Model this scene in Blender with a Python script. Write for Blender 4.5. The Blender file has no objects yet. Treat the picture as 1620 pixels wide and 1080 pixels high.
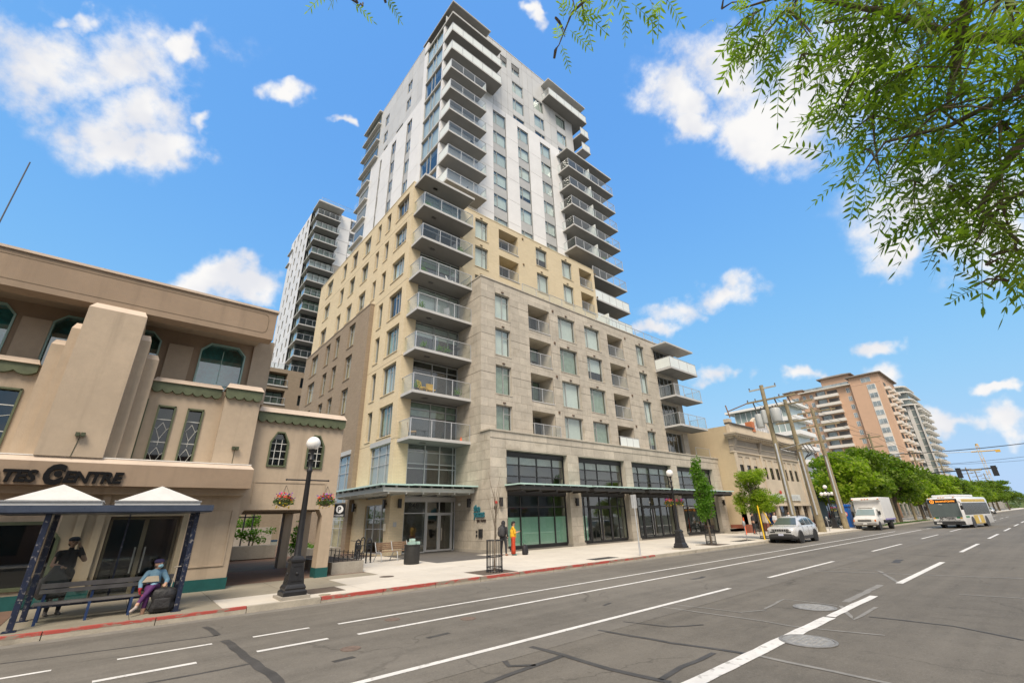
import bpy, bmesh, math, random
from mathutils import Vector, Matrix, noise as mnoise

random.seed(7)
SC = bpy.context.scene
COL = SC.collection
R = math.radians

# ------------------------------------------------------------------ camera
cam_d = bpy.data.cameras.new('camera')
cam = bpy.data.objects.new('camera', cam_d)
COL.objects.link(cam)
SC.camera = cam
cam_d.sensor_width = 36.0
cam_d.lens = 688.609 / 1620 * 36.0
cam_d.clip_start = 0.05
cam_d.clip_end = 6000
YAW, PIT, ROL = 0.711520544, 0.386517481, -0.0276052793
_f = Vector((math.sin(YAW) * math.cos(PIT), math.cos(YAW) * math.cos(PIT), math.sin(PIT)))
_r = Vector((math.cos(YAW), -math.sin(YAW), 0))
_u = _r.cross(_f)
_r2 = _r * math.cos(ROL) + _u * math.sin(ROL)
_u2 = -_r * math.sin(ROL) + _u * math.cos(ROL)
CAMPOS = Vector((0, 0, 2.0))
m3 = Matrix((_r2, _u2, -_f)).transposed()
cam.matrix_world = Matrix.Translation(CAMPOS) @ m3.to_4x4()


def pixdir(x, y):
    """world direction seen at a pixel of the 1620 x 1080 photograph (used to place clouds)"""
    return (_r2 * ((x - 810) / 688.609) - _u2 * ((y - 540) / 688.609) + _f).normalized()


# ------------------------------------------------------------------ light
SUN_EL, SUN_AZ = R(52), R(224)          # azimuth measured from +Y towards +X
sun_dir = Vector((math.sin(SUN_AZ) * math.cos(SUN_EL), math.cos(SUN_AZ) * math.cos(SUN_EL), math.sin(SUN_EL)))
sd = bpy.data.lights.new('sun', 'SUN')
sd.energy = 2.0
sd.angle = R(26)
sd.color = (1.0, 0.87, 0.71)
sun = bpy.data.objects.new('sun', sd)
COL.objects.link(sun)
sun.rotation_euler = sun_dir.to_track_quat('Z', 'Y').to_euler()

SC.view_settings.view_transform = 'Standard'
SC.view_settings.look = 'None'
SC.view_settings.gamma = 1.0
SC.view_settings.use_curve_mapping = False
SC.view_settings.exposure = 1.1
SC.cycles.use_denoising = True
SC.cycles.max_bounces = 7
SC.cycles.diffuse_bounces = 3
SC.cycles.glossy_bounces = 3
SC.cycles.transmission_bounces = 3
SC.cycles.transparent_max_bounces = 12
SC.cycles.caustics_reflective = False
SC.cycles.caustics_refractive = False
SC.render.resolution_x, SC.render.resolution_y = 1024, 682


class NT:
    """tiny helper to write node trees"""
    def __init__(s, nt):
        s.nt = nt; s.n = nt.nodes; s.l = nt.links

    def add(s, typ, ins=None, **kw):
        n = s.n.new(typ)
        for k, v in kw.items():
            setattr(n, k, v)
        for k, v in (ins or {}).items():
            s.put(n.inputs[k], v)
        return n

    def put(s, sock, v):
        if isinstance(v, bpy.types.NodeSocket):
            s.l.new(v, sock)
        elif isinstance(v, bpy.types.Node):
            s.l.new(v.outputs[0], sock)
        else:
            sock.default_value = v

    def math(s, op, a, b=0.0, c=0.0, clamp=False):
        n = s.add('ShaderNodeMath', {0: a, 1: b, 2: c}, operation=op)
        n.use_clamp = clamp
        return n.outputs[0]

    def vmath(s, op, a, b=(0, 0, 0)):
        n = s.add('ShaderNodeVectorMath', {0: a, 1: b}, operation=op)
        return n.outputs[1] if op in ('DOT_PRODUCT', 'DISTANCE', 'LENGTH') else n.outputs[0]

    def rng(s, v, a, b, c, d, smooth=True):
        n = s.add('ShaderNodeMapRange', {0: v, 1: a, 2: b, 3: c, 4: d})
        n.interpolation_type = 'SMOOTHSTEP' if smooth else 'LINEAR'
        return n.outputs[0]

    def noise(s, vec, scale, detail=4, rough=.55, dist=0.0):
        return s.add('ShaderNodeTexNoise', {'Vector': vec, 'Scale': scale, 'Detail': detail, 'Roughness': rough, 'Distortion': dist})

    def mix(s, f, a, b, typ='MIX'):
        n = s.add('ShaderNodeMix', data_type='RGBA', blend_type=typ)
        s.put(n.inputs[0], f); s.put(n.inputs[6], a); s.put(n.inputs[7], b)
        return n.outputs[2]


# ------------------------------------------------------------------ sky
world = bpy.data.worlds.new('World')
SC.world = world
world.use_nodes = True
world.cycles.sampling_method = 'MANUAL'
world.cycles.sample_map_resolution = 256
w = NT(world.node_tree)
w.n.clear()
BG_STRENGTH = 0.115
sky = w.add('ShaderNodeTexSky', sky_type='NISHITA')
sky.sun_disc = False
sky.sun_elevation = SUN_EL
sky.sun_rotation = SUN_AZ
sky.altitude = 0
sky.air_density = 1.0
sky.dust_density = 0.6
sky.ozone_density = 3.0
tc = w.add('ShaderNodeTexCoord')
dvec = w.vmath('NORMALIZE', tc.outputs['Generated'])
n_big = w.noise(dvec, 5.0, 5, .58)
n_fine = w.noise(dvec, 24.0, 5, .62)
edge = w.math('ADD', w.math('MULTIPLY', w.math('SUBTRACT', n_big.outputs[0], .5), 1.5),
              w.math('MULTIPLY', w.math('SUBTRACT', n_fine.outputs[0], .5), 1.25))
# clouds seen in the photograph: (pixel x, y, half width, half height) in photo pixels
CLOUDS = [(60, 95, 150, 85), (190, 90, 150, 80), (230, 190, 130, 80), (250, 245, 110, 34), (20, 70, 90, 60), (300, 55, 30, 40), (125, 20, 40, 22),
          (450, 142, 45, 20), (350, 440, 75, 34), (410, 452, 48, 34),
          (1150, 95, 95, 70), (1060, 150, 70, 60), (1070, 200, 50, 34), (1260, 190, 130, 75), (1320, 110, 120, 90), (1200, 225, 80, 36),
          (1470, 330, 130, 70), (1560, 350, 110, 80), (1420, 385, 70, 30), (1150, 470, 60, 30), (1080, 495, 75, 28), (1040, 520, 60, 16),
          (1170, 600, 40, 18), (1390, 540, 42, 16), (1265, 598, 24, 16), (1400, 596, 55, 24), (1500, 660, 70, 20), (1590, 665, 50, 24), (1600, 615, 30, 12), (530, 205, 18, 12), (350, 205, 26, 30), (845, 25, 14, 24)]
# place them on the plane that touches the sky sphere at the middle of the view (fixed in the world)
dfw = w.math('MAXIMUM', w.vmath('DOT_PRODUCT', dvec, tuple(_f)), .02)
pv = w.add('ShaderNodeCombineXYZ', {0: w.math('DIVIDE', w.vmath('DOT_PRODUCT', dvec, tuple(_r2)), dfw), 1: w.math('DIVIDE', w.vmath('DOT_PRODUCT', dvec, tuple(_u2)), dfw), 2: 0.0}).outputs[0]
wn1 = w.noise(pv, 3.2, 4, .6).outputs[1]
wn2 = w.noise(pv, 14.0, 3, .6).outputs[1]
pv = w.vmath('ADD', pv, w.vmath('MULTIPLY', w.vmath('SUBTRACT', wn1, (.5, .5, .5)), (.32, .26, 0)))
pv = w.vmath('ADD', pv, w.vmath('MULTIPLY', w.vmath('SUBTRACT', wn2, (.5, .5, .5)), (.09, .07, 0)))
rmin = None
for (cx, cy, hw, hh) in CLOUDS:
    sx, sy = 688.609 / hw, 688.609 / hh
    ox, oy = -(cx - 810) / 688.609 * sx, (cy - 540) / 688.609 * sy
    ma = w.add('ShaderNodeVectorMath', {0: pv, 1: (sx, sy, 0), 2: (ox, oy, 0)}, operation='MULTIPLY_ADD').outputs[0]
    r_ = w.vmath('LENGTH', ma)
    rmin = r_ if rmin is None else w.math('MINIMUM', rmin, r_)
dens = w.math('POWER', 2.718, w.math('MULTIPLY', w.math('MULTIPLY', rmin, rmin), -1.1))
# the same kind of broken cloud goes on all round, outside the part of the sky in view
infr = w.rng(w.vmath('DOT_PRODUCT', dvec, tuple(_f)), .36, .56, 1, 0)
n_gen = w.noise(dvec, 2.3, 2, .5)
gen = w.math('MULTIPLY', infr, w.rng(n_gen.outputs[0], .36, .50, 0, 1))
dens = w.math('MAXIMUM', dens, gen)
alpha = w.rng(w.math('ADD', dens, w.math('MULTIPLY', edge, w.rng(dens, .02, .35, 0, 1))), .16, .98, 0, 1)
shade = w.noise(w.vmath('ADD', dvec, (0, 0, .03)), 9.0, 3, .55)
ccol = w.mix(w.rng(shade.outputs[0], .38, .62, 0, 1), (3.25, 3.3, 3.5, 1), (3.95, 3.9, 3.85, 1))
# the photograph's sky: a deep clean blue that pales gently towards the horizon
KX = BG_STRENGTH * 2 ** SC.view_settings.exposure
tint = w.mix(1.0, sky.outputs[0], (.56, 1.12, 1.36, 1), 'MULTIPLY')
sep = w.add('ShaderNodeSeparateColor', {0: tint})
ch = []
for i, (mx_, k_) in enumerate(((.56, .37), (.69, .44), (.94, .33))):
    e = w.math('POWER', 2.71828, w.math('MULTIPLY', sep.outputs[i], -.264 / k_))
    ch.append(w.math('MULTIPLY', w.math('SUBTRACT', 1.0, e), mx_ / KX))
skyc = w.add('ShaderNodeCombineColor', {0: ch[0], 1: ch[1], 2: ch[2]}).outputs[0]
final = w.mix(alpha, skyc, ccol)
bg = w.add('ShaderNodeBackground', {'Color': final, 'Strength': BG_STRENGTH})
wo = w.add('ShaderNodeOutputWorld')
w.l.new(bg.outputs[0], wo.inputs[0])


# ------------------------------------------------------------------ mesh builder
class MB:
    def __init__(s):
        s.v = []; s.f = []; s.m = []

    def face(s, pts, mi=0):
        b = len(s.v)
        s.v.extend([tuple(p) for p in pts]); s.f.append(tuple(range(b, b + len(pts)))); s.m.append(mi)
        return s

    def hexa(s, p, mi=0):
        """8 points: 0-3 bottom loop, 4-7 top loop"""
        b = len(s.v)
        s.v.extend([tuple(q) for q in p])
        for f in ((0, 3, 2, 1), (4, 5, 6, 7), (0, 1, 5, 4), (1, 2, 6, 5), (2, 3, 7, 6), (3, 0, 4, 7)):
            s.f.append(tuple(b + i for i in f)); s.m.append(mi)
        return s

    def box(s, x0, x1, y0, y1, z0, z1, mi=0):
        if x1 < x0: x0, x1 = x1, x0
        if y1 < y0: y0, y1 = y1, y0
        if z1 < z0: z0, z1 = z1, z0
        return s.hexa([(x0, y0, z0), (x1, y0, z0), (x1, y1, z0), (x0, y1, z0), (x0, y0, z1), (x1, y0, z1), (x1, y1, z1), (x0, y1, z1)], mi)

    def fbox(s, F, u0, u1, v0, v1, w0, w1, mi=0):
        a = F(u0, v0, w0); b = F(u1, v1, w1)
        return s.box(a[0], b[0], a[1], b[1], a[2], b[2], mi)

    def loft(s, loops, mi=0, cap=True, closed=True):
        n = len(loops[0]); base = len(s.v)
        for L in loops:
            s.v.extend([tuple(p) for p in L])
        for i in range(len(loops) - 1):
            for j in range(n if closed else n - 1):
                k = (j + 1) % n
                s.f.append((base + i * n + j, base + i * n + k, base + (i + 1) * n + k, base + (i + 1) * n + j)); s.m.append(mi)
        if cap and closed:
            s.f.append(tuple(base + j for j in reversed(range(n)))); s.m.append(mi)
            s.f.append(tuple(base + (len(loops) - 1) * n + j for j in range(n))); s.m.append(mi)
        return s

    def tube(s, pts, rad, n=8, mi=0, cap=True):
        pts = [Vector(p) for p in pts]
        if not isinstance(rad, (list, tuple)): rad = [rad] * len(pts)
        loops = []; prev = None
        for i, p in enumerate(pts):
            t = (pts[min(i + 1, len(pts) - 1)] - pts[max(i - 1, 0)])
            if t.length < 1e-9: t = Vector((0, 0, 1))
            t.normalize()
            if prev is None:
                a = Vector((0, 0, 1)) if abs(t.z) < .9 else Vector((1, 0, 0))
                x = t.cross(a).normalized()
            else:
                x = (prev - t * prev.dot(t))
                x = x.normalized() if x.length > 1e-6 else t.orthogonal().normalized()
            y = t.cross(x); prev = x
            loops.append([p + (x * math.cos(2 * math.pi * k / n) + y * math.sin(2 * math.pi * k / n)) * rad[i] for k in range(n)])
        return s.loft(loops, mi, cap)

    def lathe(s, c, prof, n=16, mi=0, sq=False):
        """prof: list of (radius, z) from bottom to top about a vertical axis at c"""
        loops = []
        for r, z in prof:
            L = []
            for k in range(n):
                a = 2 * math.pi * (k + (.5 if sq else 0)) / n
                L.append((c[0] + r * math.cos(a), c[1] + r * math.sin(a), c[2] + z))
            loops.append(L)
        return s.loft(loops, mi)

    def ball(s, c, r, n=12, m=8, mi=0):
        if not isinstance(r, (tuple, list)): r = (r, r, r)
        loops = []
        for i in range(m + 1):
            t = math.pi * (i / m) - math.pi / 2
            q = max(math.cos(t), .02)
            loops.append([(c[0] + r[0] * q * math.cos(2 * math.pi * k / n), c[1] + r[1] * q * math.sin(2 * math.pi * k / n), c[2] + r[2] * math.sin(t)) for k in range(n)])
        return s.loft(loops, mi)

    def prism(s, poly, ext, mi=0):
        """poly: 3-D points, ext: vector to extrude along"""
        e = Vector(ext)
        return s.loft([[Vector(p) for p in poly], [Vector(p) + e for p in poly]], mi)

    def build(s, name, mats, parent=None, smooth=False, bevel=0, local=False):
        me = bpy.data.meshes.new(name)
        me.from_pydata(s.v, [], s.f)
        if not isinstance(mats, (list, tuple)): mats = [mats]
        for m in mats: me.materials.append(m)
        if len(mats) > 1:
            me.polygons.foreach_set('material_index', s.m)
        if smooth:
            me.polygons.foreach_set('use_smooth', [True] * len(me.polygons))
        me.update()
        if bevel or smooth == 'auto' or True:
            bm = bmesh.new(); bm.from_mesh(me)
            if smooth: bmesh.ops.remove_doubles(bm, verts=bm.verts, dist=1e-5)
            if len(bm.faces) < 60000:
                bmesh.ops.recalc_face_normals(bm, faces=bm.faces)
            if bevel:
                bmesh.ops.bevel(bm, geom=bm.edges[:], offset=bevel, segments=2, affect='EDGES', profile=.6)
            bm.to_mesh(me); bm.free()
        if smooth == 'auto':
            me.set_sharp_from_angle(angle=R(38))
        o = bpy.data.objects.new(name, me)
        COL.objects.link(o)
        if parent is not None:
            o.parent = parent
            if not local:
                o.matrix_parent_inverse = Matrix.Translation(-WLOC(parent))
        return o


def WLOC(o):
    """world position of a parent (parts are built in world coordinates under un-rotated roots)"""
    return Vector(o.location) if o.parent is None else Vector((0, 0, 0))


def FY(c):      # wall facing the street (-Y); u = X
    return lambda u, v, w=0.0: (u, c - w, v)


def FX(c):      # wall facing -X; u = Y
    return lambda u, v, w=0.0: (c - w, u, v)


def thing(name, label, cat, loc=(0, 0, 0), rz=0.0, group=None):
    o = bpy.data.objects.new(name, None)
    COL.objects.link(o)
    o.empty_display_size = .2
    o.location = loc; o.rotation_euler = (0, 0, rz)
    o['label'] = label; o['category'] = cat
    if group: o['group'] = group
    return o


def tag(o, label=None, cat=None, group=None, kind=None):
    if label: o['label'] = label
    if cat: o['category'] = cat
    if group: o['group'] = group
    if kind: o['kind'] = kind
    return o


def copy_tree(o, parent=None):
    c = o.copy()
    COL.objects.link(c)
    if parent is not None: c.parent = parent
    for ch in o.children:
        copy_tree(ch, c)
    return c


def dup(root, loc, rz=0.0, label=None, scale=None):
    r = copy_tree(root)
    r.location = loc; r.rotation_euler = (0, 0, rz)
    if scale: r.scale = scale
    if label: r['label'] = label
    return r


# ------------------------------------------------------------------ materials
def newmat(name):
    m = bpy.data.materials.new(name); m.use_nodes = True
    t = NT(m.node_tree); t.n.clear()
    out = t.add('ShaderNodeOutputMaterial')
    return m, t, out


def MAT(name, col, rough=.65, var=.12, scale=2.0, bump=0.0, bscale=30.0, metal=0.0, spec=.5, streak=0.0, rnd=0.0, coat=0.0, stain=None, detail=6):
    """principled surface with two scales of mottling, optional vertical weather streaks and per-piece variation"""
    m, t, out = newmat(name)
    pos = t.add('ShaderNodeNewGeometry').outputs['Position']
    n1 = t.noise(pos, scale, detail, .6)
    n2 = t.noise(pos, scale * 9.0, 4, .6)
    f = t.math('ADD', t.math('MULTIPLY', n1.outputs[0], .65), t.math('MULTIPLY', n2.outputs[0], .35))
    lo = tuple(c * (1 - var) for c in col) + (1,); hi = tuple(min(1, c * (1 + var)) for c in col) + (1,)
    c = t.mix(t.rng(f, .3, .7, 0, 1), lo, hi)
    if streak:
        st = t.noise(t.vmath('MULTIPLY', pos, (1, 1, .06)), 2.6, 6, .6)
        c = t.mix(t.rng(st.outputs[0], .5, .78, 0, streak), c, tuple(k * .55 for k in col) + (1,))
    if stain:
        sn = t.noise(pos, stain[1], 5, .6)
        c = t.mix(t.rng(sn.outputs[0], .55, .7, 0, stain[2]), c, stain[0] + (1,))
    if rnd:
        oi = t.add('ShaderNodeObjectInfo')
        k = t.math('ADD', 1 - rnd, t.math('MULTIPLY', oi.outputs['Random'], 2 * rnd))
        cc = t.add('ShaderNodeCombineColor', {0: k, 1: k, 2: k})
        c = t.mix(1.0, c, cc.outputs[0], 'MULTIPLY')
    p = t.add('ShaderNodeBsdfPrincipled', {'Base Color': c, 'Metallic': metal, 'Specular IOR Level': spec})
    t.put(p.inputs['Roughness'], t.rng(n2.outputs[0], .25, .75, max(0, rough - .08), min(1, rough + .08)))
    if coat:
        p.inputs['Coat Weight'].default_value = coat
        p.inputs['Coat Roughness'].default_value = .06
    if bump:
        nb = t.noise(pos, bscale, 5, .65)
        b = t.add('ShaderNodeBump', {'Strength': min(1.0, bump), 'Distance': .02, 'Height': nb.outputs[0]})
        t.put(p.inputs['Normal'], b.outputs[0])
    t.l.new(p.outputs[0], out.inputs[0])
    return m


def BRICK(name, c1, c2, mortar, bw=.3, bh=.085, var=.1, streak=.0, mort=.008):
    m, t, out = newmat(name)
    pos = t.add('ShaderNodeNewGeometry').outputs['Position']
    sx = t.add('ShaderNodeSeparateXYZ', {0: pos})
    u = t.math('ADD', sx.outputs[0], sx.outputs[1])
    vec = t.add('ShaderNodeCombineXYZ', {0: u, 1: sx.outputs[2], 2: 0.0})
    br = t.add('ShaderNodeTexBrick', {'Vector': vec.outputs[0], 'Color1': c1 + (1,), 'Color2': c2 + (1,), 'Mortar': mortar + (1,), 'Scale': 1.0,
                                      'Mortar Size': mort, 'Mortar Smooth': .3, 'Bias': 0.0, 'Brick Width': bw, 'Row Height': bh})
    n1 = t.noise(pos, .7, 6, .6)
    c = t.mix(t.rng(n1.outputs[0], .3, .7, 0, var * 2), br.outputs[0], tuple(k * .62 for k in c1) + (1,))
    if streak:
        st = t.noise(t.vmath('MULTIPLY', pos, (1, 1, .07)), 2.2, 5, .6)
        c = t.mix(t.rng(st.outputs[0], .5, .8, 0, streak), c, tuple(k * .5 for k in c1) + (1,))
    n2 = t.noise(pos, 30, 3, .6)
    h = t.math('ADD', t.math('SUBTRACT', 1.0, br.outputs[1]), t.math('MULTIPLY', n2.outputs[0], .25))
    b = t.add('ShaderNodeBump', {'Strength': .6, 'Distance': .012, 'Height': h})
    p = t.add('ShaderNodeBsdfPrincipled', {'Base Color': c, 'Roughness': .8, 'Normal': b.outputs[0], 'Specular IOR Level': .3})
    t.l.new(p.outputs[0], out.inputs[0])
    return m


def GLASS(name, tint=(.8, .9, .86), refl=.28, rough=.015, wavy=.0):
    """thin architectural pane: tinted see-through plus a mirror layer that grows towards grazing angles"""
    m, t, out = newmat(name)
    tr = t.add('ShaderNodeBsdfTransparent', {'Color': tint + (1,)})
    gl = t.add('ShaderNodeBsdfGlossy', {'Color': (.93, .96, .97, 1), 'Roughness': rough})
    lw = t.add('ShaderNodeLayerWeight', {'Blend': .35})
    if wavy:
        pos = t.add('ShaderNodeNewGeometry').outputs['Position']
        oi = t.add('ShaderNodeObjectInfo')
        nz = t.noise(t.vmath('ADD', pos, t.add('ShaderNodeCombineXYZ', {0: t.math('MULTIPLY', oi.outputs['Random'], 40.0), 1: 0.0, 2: 0.0}).outputs[0]), .8, 1, .4)
        b = t.add('ShaderNodeBump', {'Strength': wavy, 'Distance': .02, 'Height': nz.outputs[0]})
        t.put(gl.inputs['Normal'], b.outputs[0])
    f = t.math('ADD', refl, t.math('MULTIPLY', lw.outputs['Fresnel'], 1 - refl), clamp=True)
    f = t.math('MULTIPLY', f, t.math('SUBTRACT', 1.0, t.add('ShaderNodeNewGeometry').outputs['Backfacing']))
    mx = t.add('ShaderNodeMixShader', {0: f, 1: tr.outputs[0], 2: gl.outputs[0]})
    t.l.new(mx.outputs[0], out.inputs[0])
    return m


def EMIT(name, col, st=1.0, base=(.02, .02, .02)):
    m, t, out = newmat(name)
    p = t.add('ShaderNodeBsdfPrincipled', {'Base Color': base + (1,), 'Roughness': .4, 'Emission Color': col + (1,), 'Emission Strength': st})
    t.l.new(p.outputs[0], out.inputs[0])
    return m


def LEAF(name, dark, light, trans=.45, sat=1.0):
    m, t, out = newmat(name)
    pos = t.add('ShaderNodeNewGeometry').outputs['Position']
    n1 = t.noise(pos, 1.3, 4, .6); n2 = t.noise(pos, 11.0, 2, .6)
    f = t.math('ADD', t.math('MULTIPLY', n1.outputs[0], .5), t.math('MULTIPLY', n2.outputs[0], .5))
    c = t.mix(t.rng(f, .34, .66, 0, 1), dark + (1,), light + (1,))
    d = t.add('ShaderNodeBsdfPrincipled', {'Base Color': c, 'Roughness': .5, 'Specular IOR Level': .35})
    tl = t.add('ShaderNodeBsdfTranslucent', {'Color': t.mix(1.0, c, (1.25, 1.55, .55, 1), 'MULTIPLY')})
    mx = t.add('ShaderNodeMixShader', {0: trans, 1: d.outputs[0], 2: tl.outputs[0]})
    t.l.new(mx.outputs[0], out.inputs[0])
    return m


stone_m = MAT('limestone_cladding', (.46, .415, .345), .8, .16, 1.1, .3, 18, streak=.30, rnd=.11, stain=((.3, .26, .2), .9, .45))
joint_m = MAT('dark_joint', (.16, .145, .125), .9, .1)
ybrick_m = BRICK('yellow_brick', (.71, .60, .41), (.66, .55, .36), (.55, .48, .36), .30, .085, .08)
bbrick_m = BRICK('brown_brick', (.335, .265, .19), (.29, .225, .16), (.24, .195, .145), .30, .085, .1)
white_m = MAT('white_metal_panel', (.74, .74, .74), .45, .05, .8, .0, rnd=.035, streak=.06)
grey_m = MAT('light_grey_panel', (.56, .565, .56), .45, .05, .8, rnd=.05, streak=.05)
spandrel_m = MAT('grey_spandrel', (.43, .435, .43), .45, .08, 1.0)
frame_m = MAT('window_frame_grey', (.36, .37, .37), .45, .06, 2)
alu_m = MAT('anodised_aluminium', (.50, .51, .52), .4, .06, 2, metal=.3)
black_m = MAT('black_frame', (.022, .022, .024), .45, .2, 3)
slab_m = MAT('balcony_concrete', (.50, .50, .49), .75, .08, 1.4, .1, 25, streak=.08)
soffit_m = MAT('soffit_shaded_grey', (.19, .19, .187), .8, .08, .7)  # darker than the slab edges: shade of the undersides put into the colour
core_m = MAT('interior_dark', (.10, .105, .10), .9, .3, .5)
blind_m = MAT('roller_blind', (.66, .70, .68), .85, .08, 1.5, rnd=.14)
curtain_m = MAT('green_curtain', (.30, .38, .31), .85, .2, 3.0, rnd=.2)
glass_m = GLASS('window_glass', (.935, .965, .95), .07, .02, .05)
rail_glass_m = GLASS('railing_glass', (.955, .975, .97), .035, .22)
frit_glass_m = MAT('frosted_railing_glass', (.70, .75, .74), .55, .04, 1.5)
shop_glass_m = GLASS('shop_glass', (.88, .93, .90), .09, .012, .03)
green_film_m = MAT('green_frosted_film', (.30, .50, .41), .35, .08, 1.2)
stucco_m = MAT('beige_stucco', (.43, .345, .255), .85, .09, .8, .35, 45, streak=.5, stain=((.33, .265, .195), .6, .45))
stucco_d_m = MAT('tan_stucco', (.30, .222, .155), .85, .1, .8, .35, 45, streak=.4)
sill_m = MAT('pale_stucco_coping', (.56, .455, .36), .8, .1, 1.0, .25, 40, streak=.15)
green_trim_m = MAT('olive_green_trim', (.088, .105, .055), .6, .22, 4, .15, 40)
teal_base_m = MAT('teal_green_plinth', (.010, .085, .082), .5, .15, 2)
navy_m = MAT('navy_steel', (.014, .022, .05), .4, .25, 6, stain=((.45, .42, .38), 14.0, .55))
lamp_black_m = MAT('cast_iron_black', (.018, .018, .02), .42, .25, 8, .2, 60)
globe_m = MAT('opal_globe', (.86, .85, .82), .3, .03, 4)
concrete_m = MAT('weathered_concrete', (.36, .33, .28), .9, .16, 1.5, .4, 40, streak=.25)
wood_pole_m = MAT('weathered_pole_wood', (.27, .225, .14), .9, .25, 3.0, .5, 25, streak=.4)
galv_m = MAT('galvanised_steel', (.55, .57, .59), .45, .1, 5, metal=.4)
steel_m = MAT('dull_steel', (.45, .46, .47), .4, .1, 5, metal=.7)
tyre_m = MAT('tyre_rubber', (.02, .02, .021), .8, .15, 8)
chrome_m = MAT('chrome', (.75, .76, .77), .15, .03, 4, metal=1.0)
car_glass_m = MAT('car_glass', (.085, .105, .10), .04, .04, 2.0, spec=.9)
orange_m = MAT('orange_plastic', (.85, .13, .03), .45, .1, 3)
yellow_m = MAT('yellow_paint', (.85, .55, .03), .45, .1, 3)
white_paint_m = MAT('white_paint', (.80, .80, .78), .4, .04, 3)
skin_m = MAT('skin', (.50, .30, .21), .55, .08, 8)
bark_m = MAT('bark', (.16, .125, .09), .9, .3, 6, .6, 30)

# ================================================================== ground, road, pavement
def SZ(y):
    """height of the pavement at depth y (it falls gently to the kerb)"""
    return .15 + .012 * max(0.0, y - 14.0)


def asphalt(name, base, agg):
    m, t, out = newmat(name)
    pos = t.add('ShaderNodeNewGeometry').outputs['Position']
    big = t.noise(pos, .16, 5, .6); mid = t.noise(pos, 1.7, 5, .65); fine = t.noise(pos, 55, 3, .7)
    vor = t.add('ShaderNodeTexVoronoi', {'Vector': pos, 'Scale': 75.0})
    along = t.noise(t.vmath('MULTIPLY', pos, (.03, 1, 1)), 1.5, 4, .6)
    f = t.math('ADD', t.math('MULTIPLY', big.outputs[0], .4), t.math('ADD', t.math('MULTIPLY', mid.outputs[0], .25), t.math('MULTIPLY', along.outputs[0], .35)))
    c = t.mix(t.rng(f, .34, .64, 0, 1), tuple(k * .74 for k in base) + (1,), tuple(k * 1.24 for k in base) + (1,))
    spk = t.rng(fine.outputs[0], .52, .75, 0, agg)
    c = t.mix(spk, c, tuple(min(1, k * 2.1) for k in base) + (1,))
    c = t.mix(t.rng(vor.outputs[0], .0, .35, agg * .6, 0), c, tuple(k * .5 for k in base) + (1,))
    spots = t.noise(pos, 3.1, 3, .7)
    c = t.mix(t.rng(spots.outputs[0], .63, .74, 0, .45), c, tuple(k * .5 for k in base) + (1,))
    c = t.mix(t.rng(spots.outputs[0], .22, .32, .35, 0), c, tuple(k * 1.5 for k in base) + (1,))
    gr1 = t.noise(pos, 24.0, 2, .6); gr2 = t.noise(pos, 9.0, 3, .7)
    gf = t.math('ADD', t.math('MULTIPLY', gr1.outputs[0], .6), t.math('MULTIPLY', gr2.outputs[0], .4))
    c = t.mix(t.rng(gf, .30, .48, .5 * agg + .12, 0), c, tuple(k * .45 for k in base) + (1,))
    c = t.mix(t.rng(gf, .52, .70, 0, .5 * agg + .12), c, tuple(k * 1.75 for k in base) + (1,))
    # hairline cracks
    vc = t.add('ShaderNodeTexVoronoi', {'Vector': t.vmath('ADD', pos, t.vmath('MULTIPLY', t.noise(pos, 1.6, 4, .6).outputs[1], (.9, .9, 0))), 'Scale': .33}, feature='DISTANCE_TO_EDGE')
    crk = t.math('MULTIPLY', t.rng(vc.outputs[0], .0, .012, 1, 0), t.rng(t.noise(pos, .35, 2).outputs[0], .48, .6, 0, .55))
    c = t.mix(crk, c, tuple(k * .45 for k in base) + (1,))
    b = t.add('ShaderNodeBump', {'Strength': .45, 'Distance': .006, 'Height': fine.outputs[0]})
    p = t.add('ShaderNodeBsdfPrincipled', {'Base Color': c, 'Roughness': .85, 'Normal': b.outputs[0], 'Specular IOR Level': .35})
    t.l.new(p.outputs[0], out.inputs[0])
    return m


asph_m = asphalt('old_asphalt', (.134, .121, .100), .6)
asph2_m = asphalt('newer_asphalt', (.150, .137, .116), .42)
tar_m = MAT('crack_sealant', (.062, .059, .055), .7, .3, 3, .2, 30)
pale_seal_m = MAT('worn_seal', (.22, .21, .19), .8, .25, 3)
mark_m = MAT('road_paint', (.66, .645, .61), .8, .1, 2.5, .1, 40, stain=((.30, .285, .26), 7.0, .75))
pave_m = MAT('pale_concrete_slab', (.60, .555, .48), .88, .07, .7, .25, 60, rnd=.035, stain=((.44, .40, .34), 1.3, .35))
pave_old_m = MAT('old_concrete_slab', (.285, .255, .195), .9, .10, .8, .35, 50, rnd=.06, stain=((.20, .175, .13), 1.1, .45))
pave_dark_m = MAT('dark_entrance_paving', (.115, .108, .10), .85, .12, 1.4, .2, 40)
paver_red_m = BRICK('red_brown_pavers', (.20, .125, .09), (.16, .105, .08), (.12, .095, .075), .22, .11, .12)
kerb_m = MAT('kerb_concrete', (.42, .38, .31), .9, .15, 2, .4, 40, stain=((.2, .18, .15), 2.2, .5))
red_m, _t, _o = newmat('worn_red_kerb_paint')
_pos = _t.add('ShaderNodeNewGeometry').outputs['Position']
_n = _t.noise(_t.vmath('MULTIPLY', _pos, (.8, 1, 3.0)), 3.0, 7, .7)
_c = _t.mix(_t.rng(_n.outputs[0], .47, .56, 0, 1), (.42, .075, .06, 1), (.27, .23, .18, 1))
_p = _t.add('ShaderNodeBsdfPrincipled', {'Base Color': _c, 'Roughness': .75})
_t.l.new(_p.outputs[0], _o.inputs[0])

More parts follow.
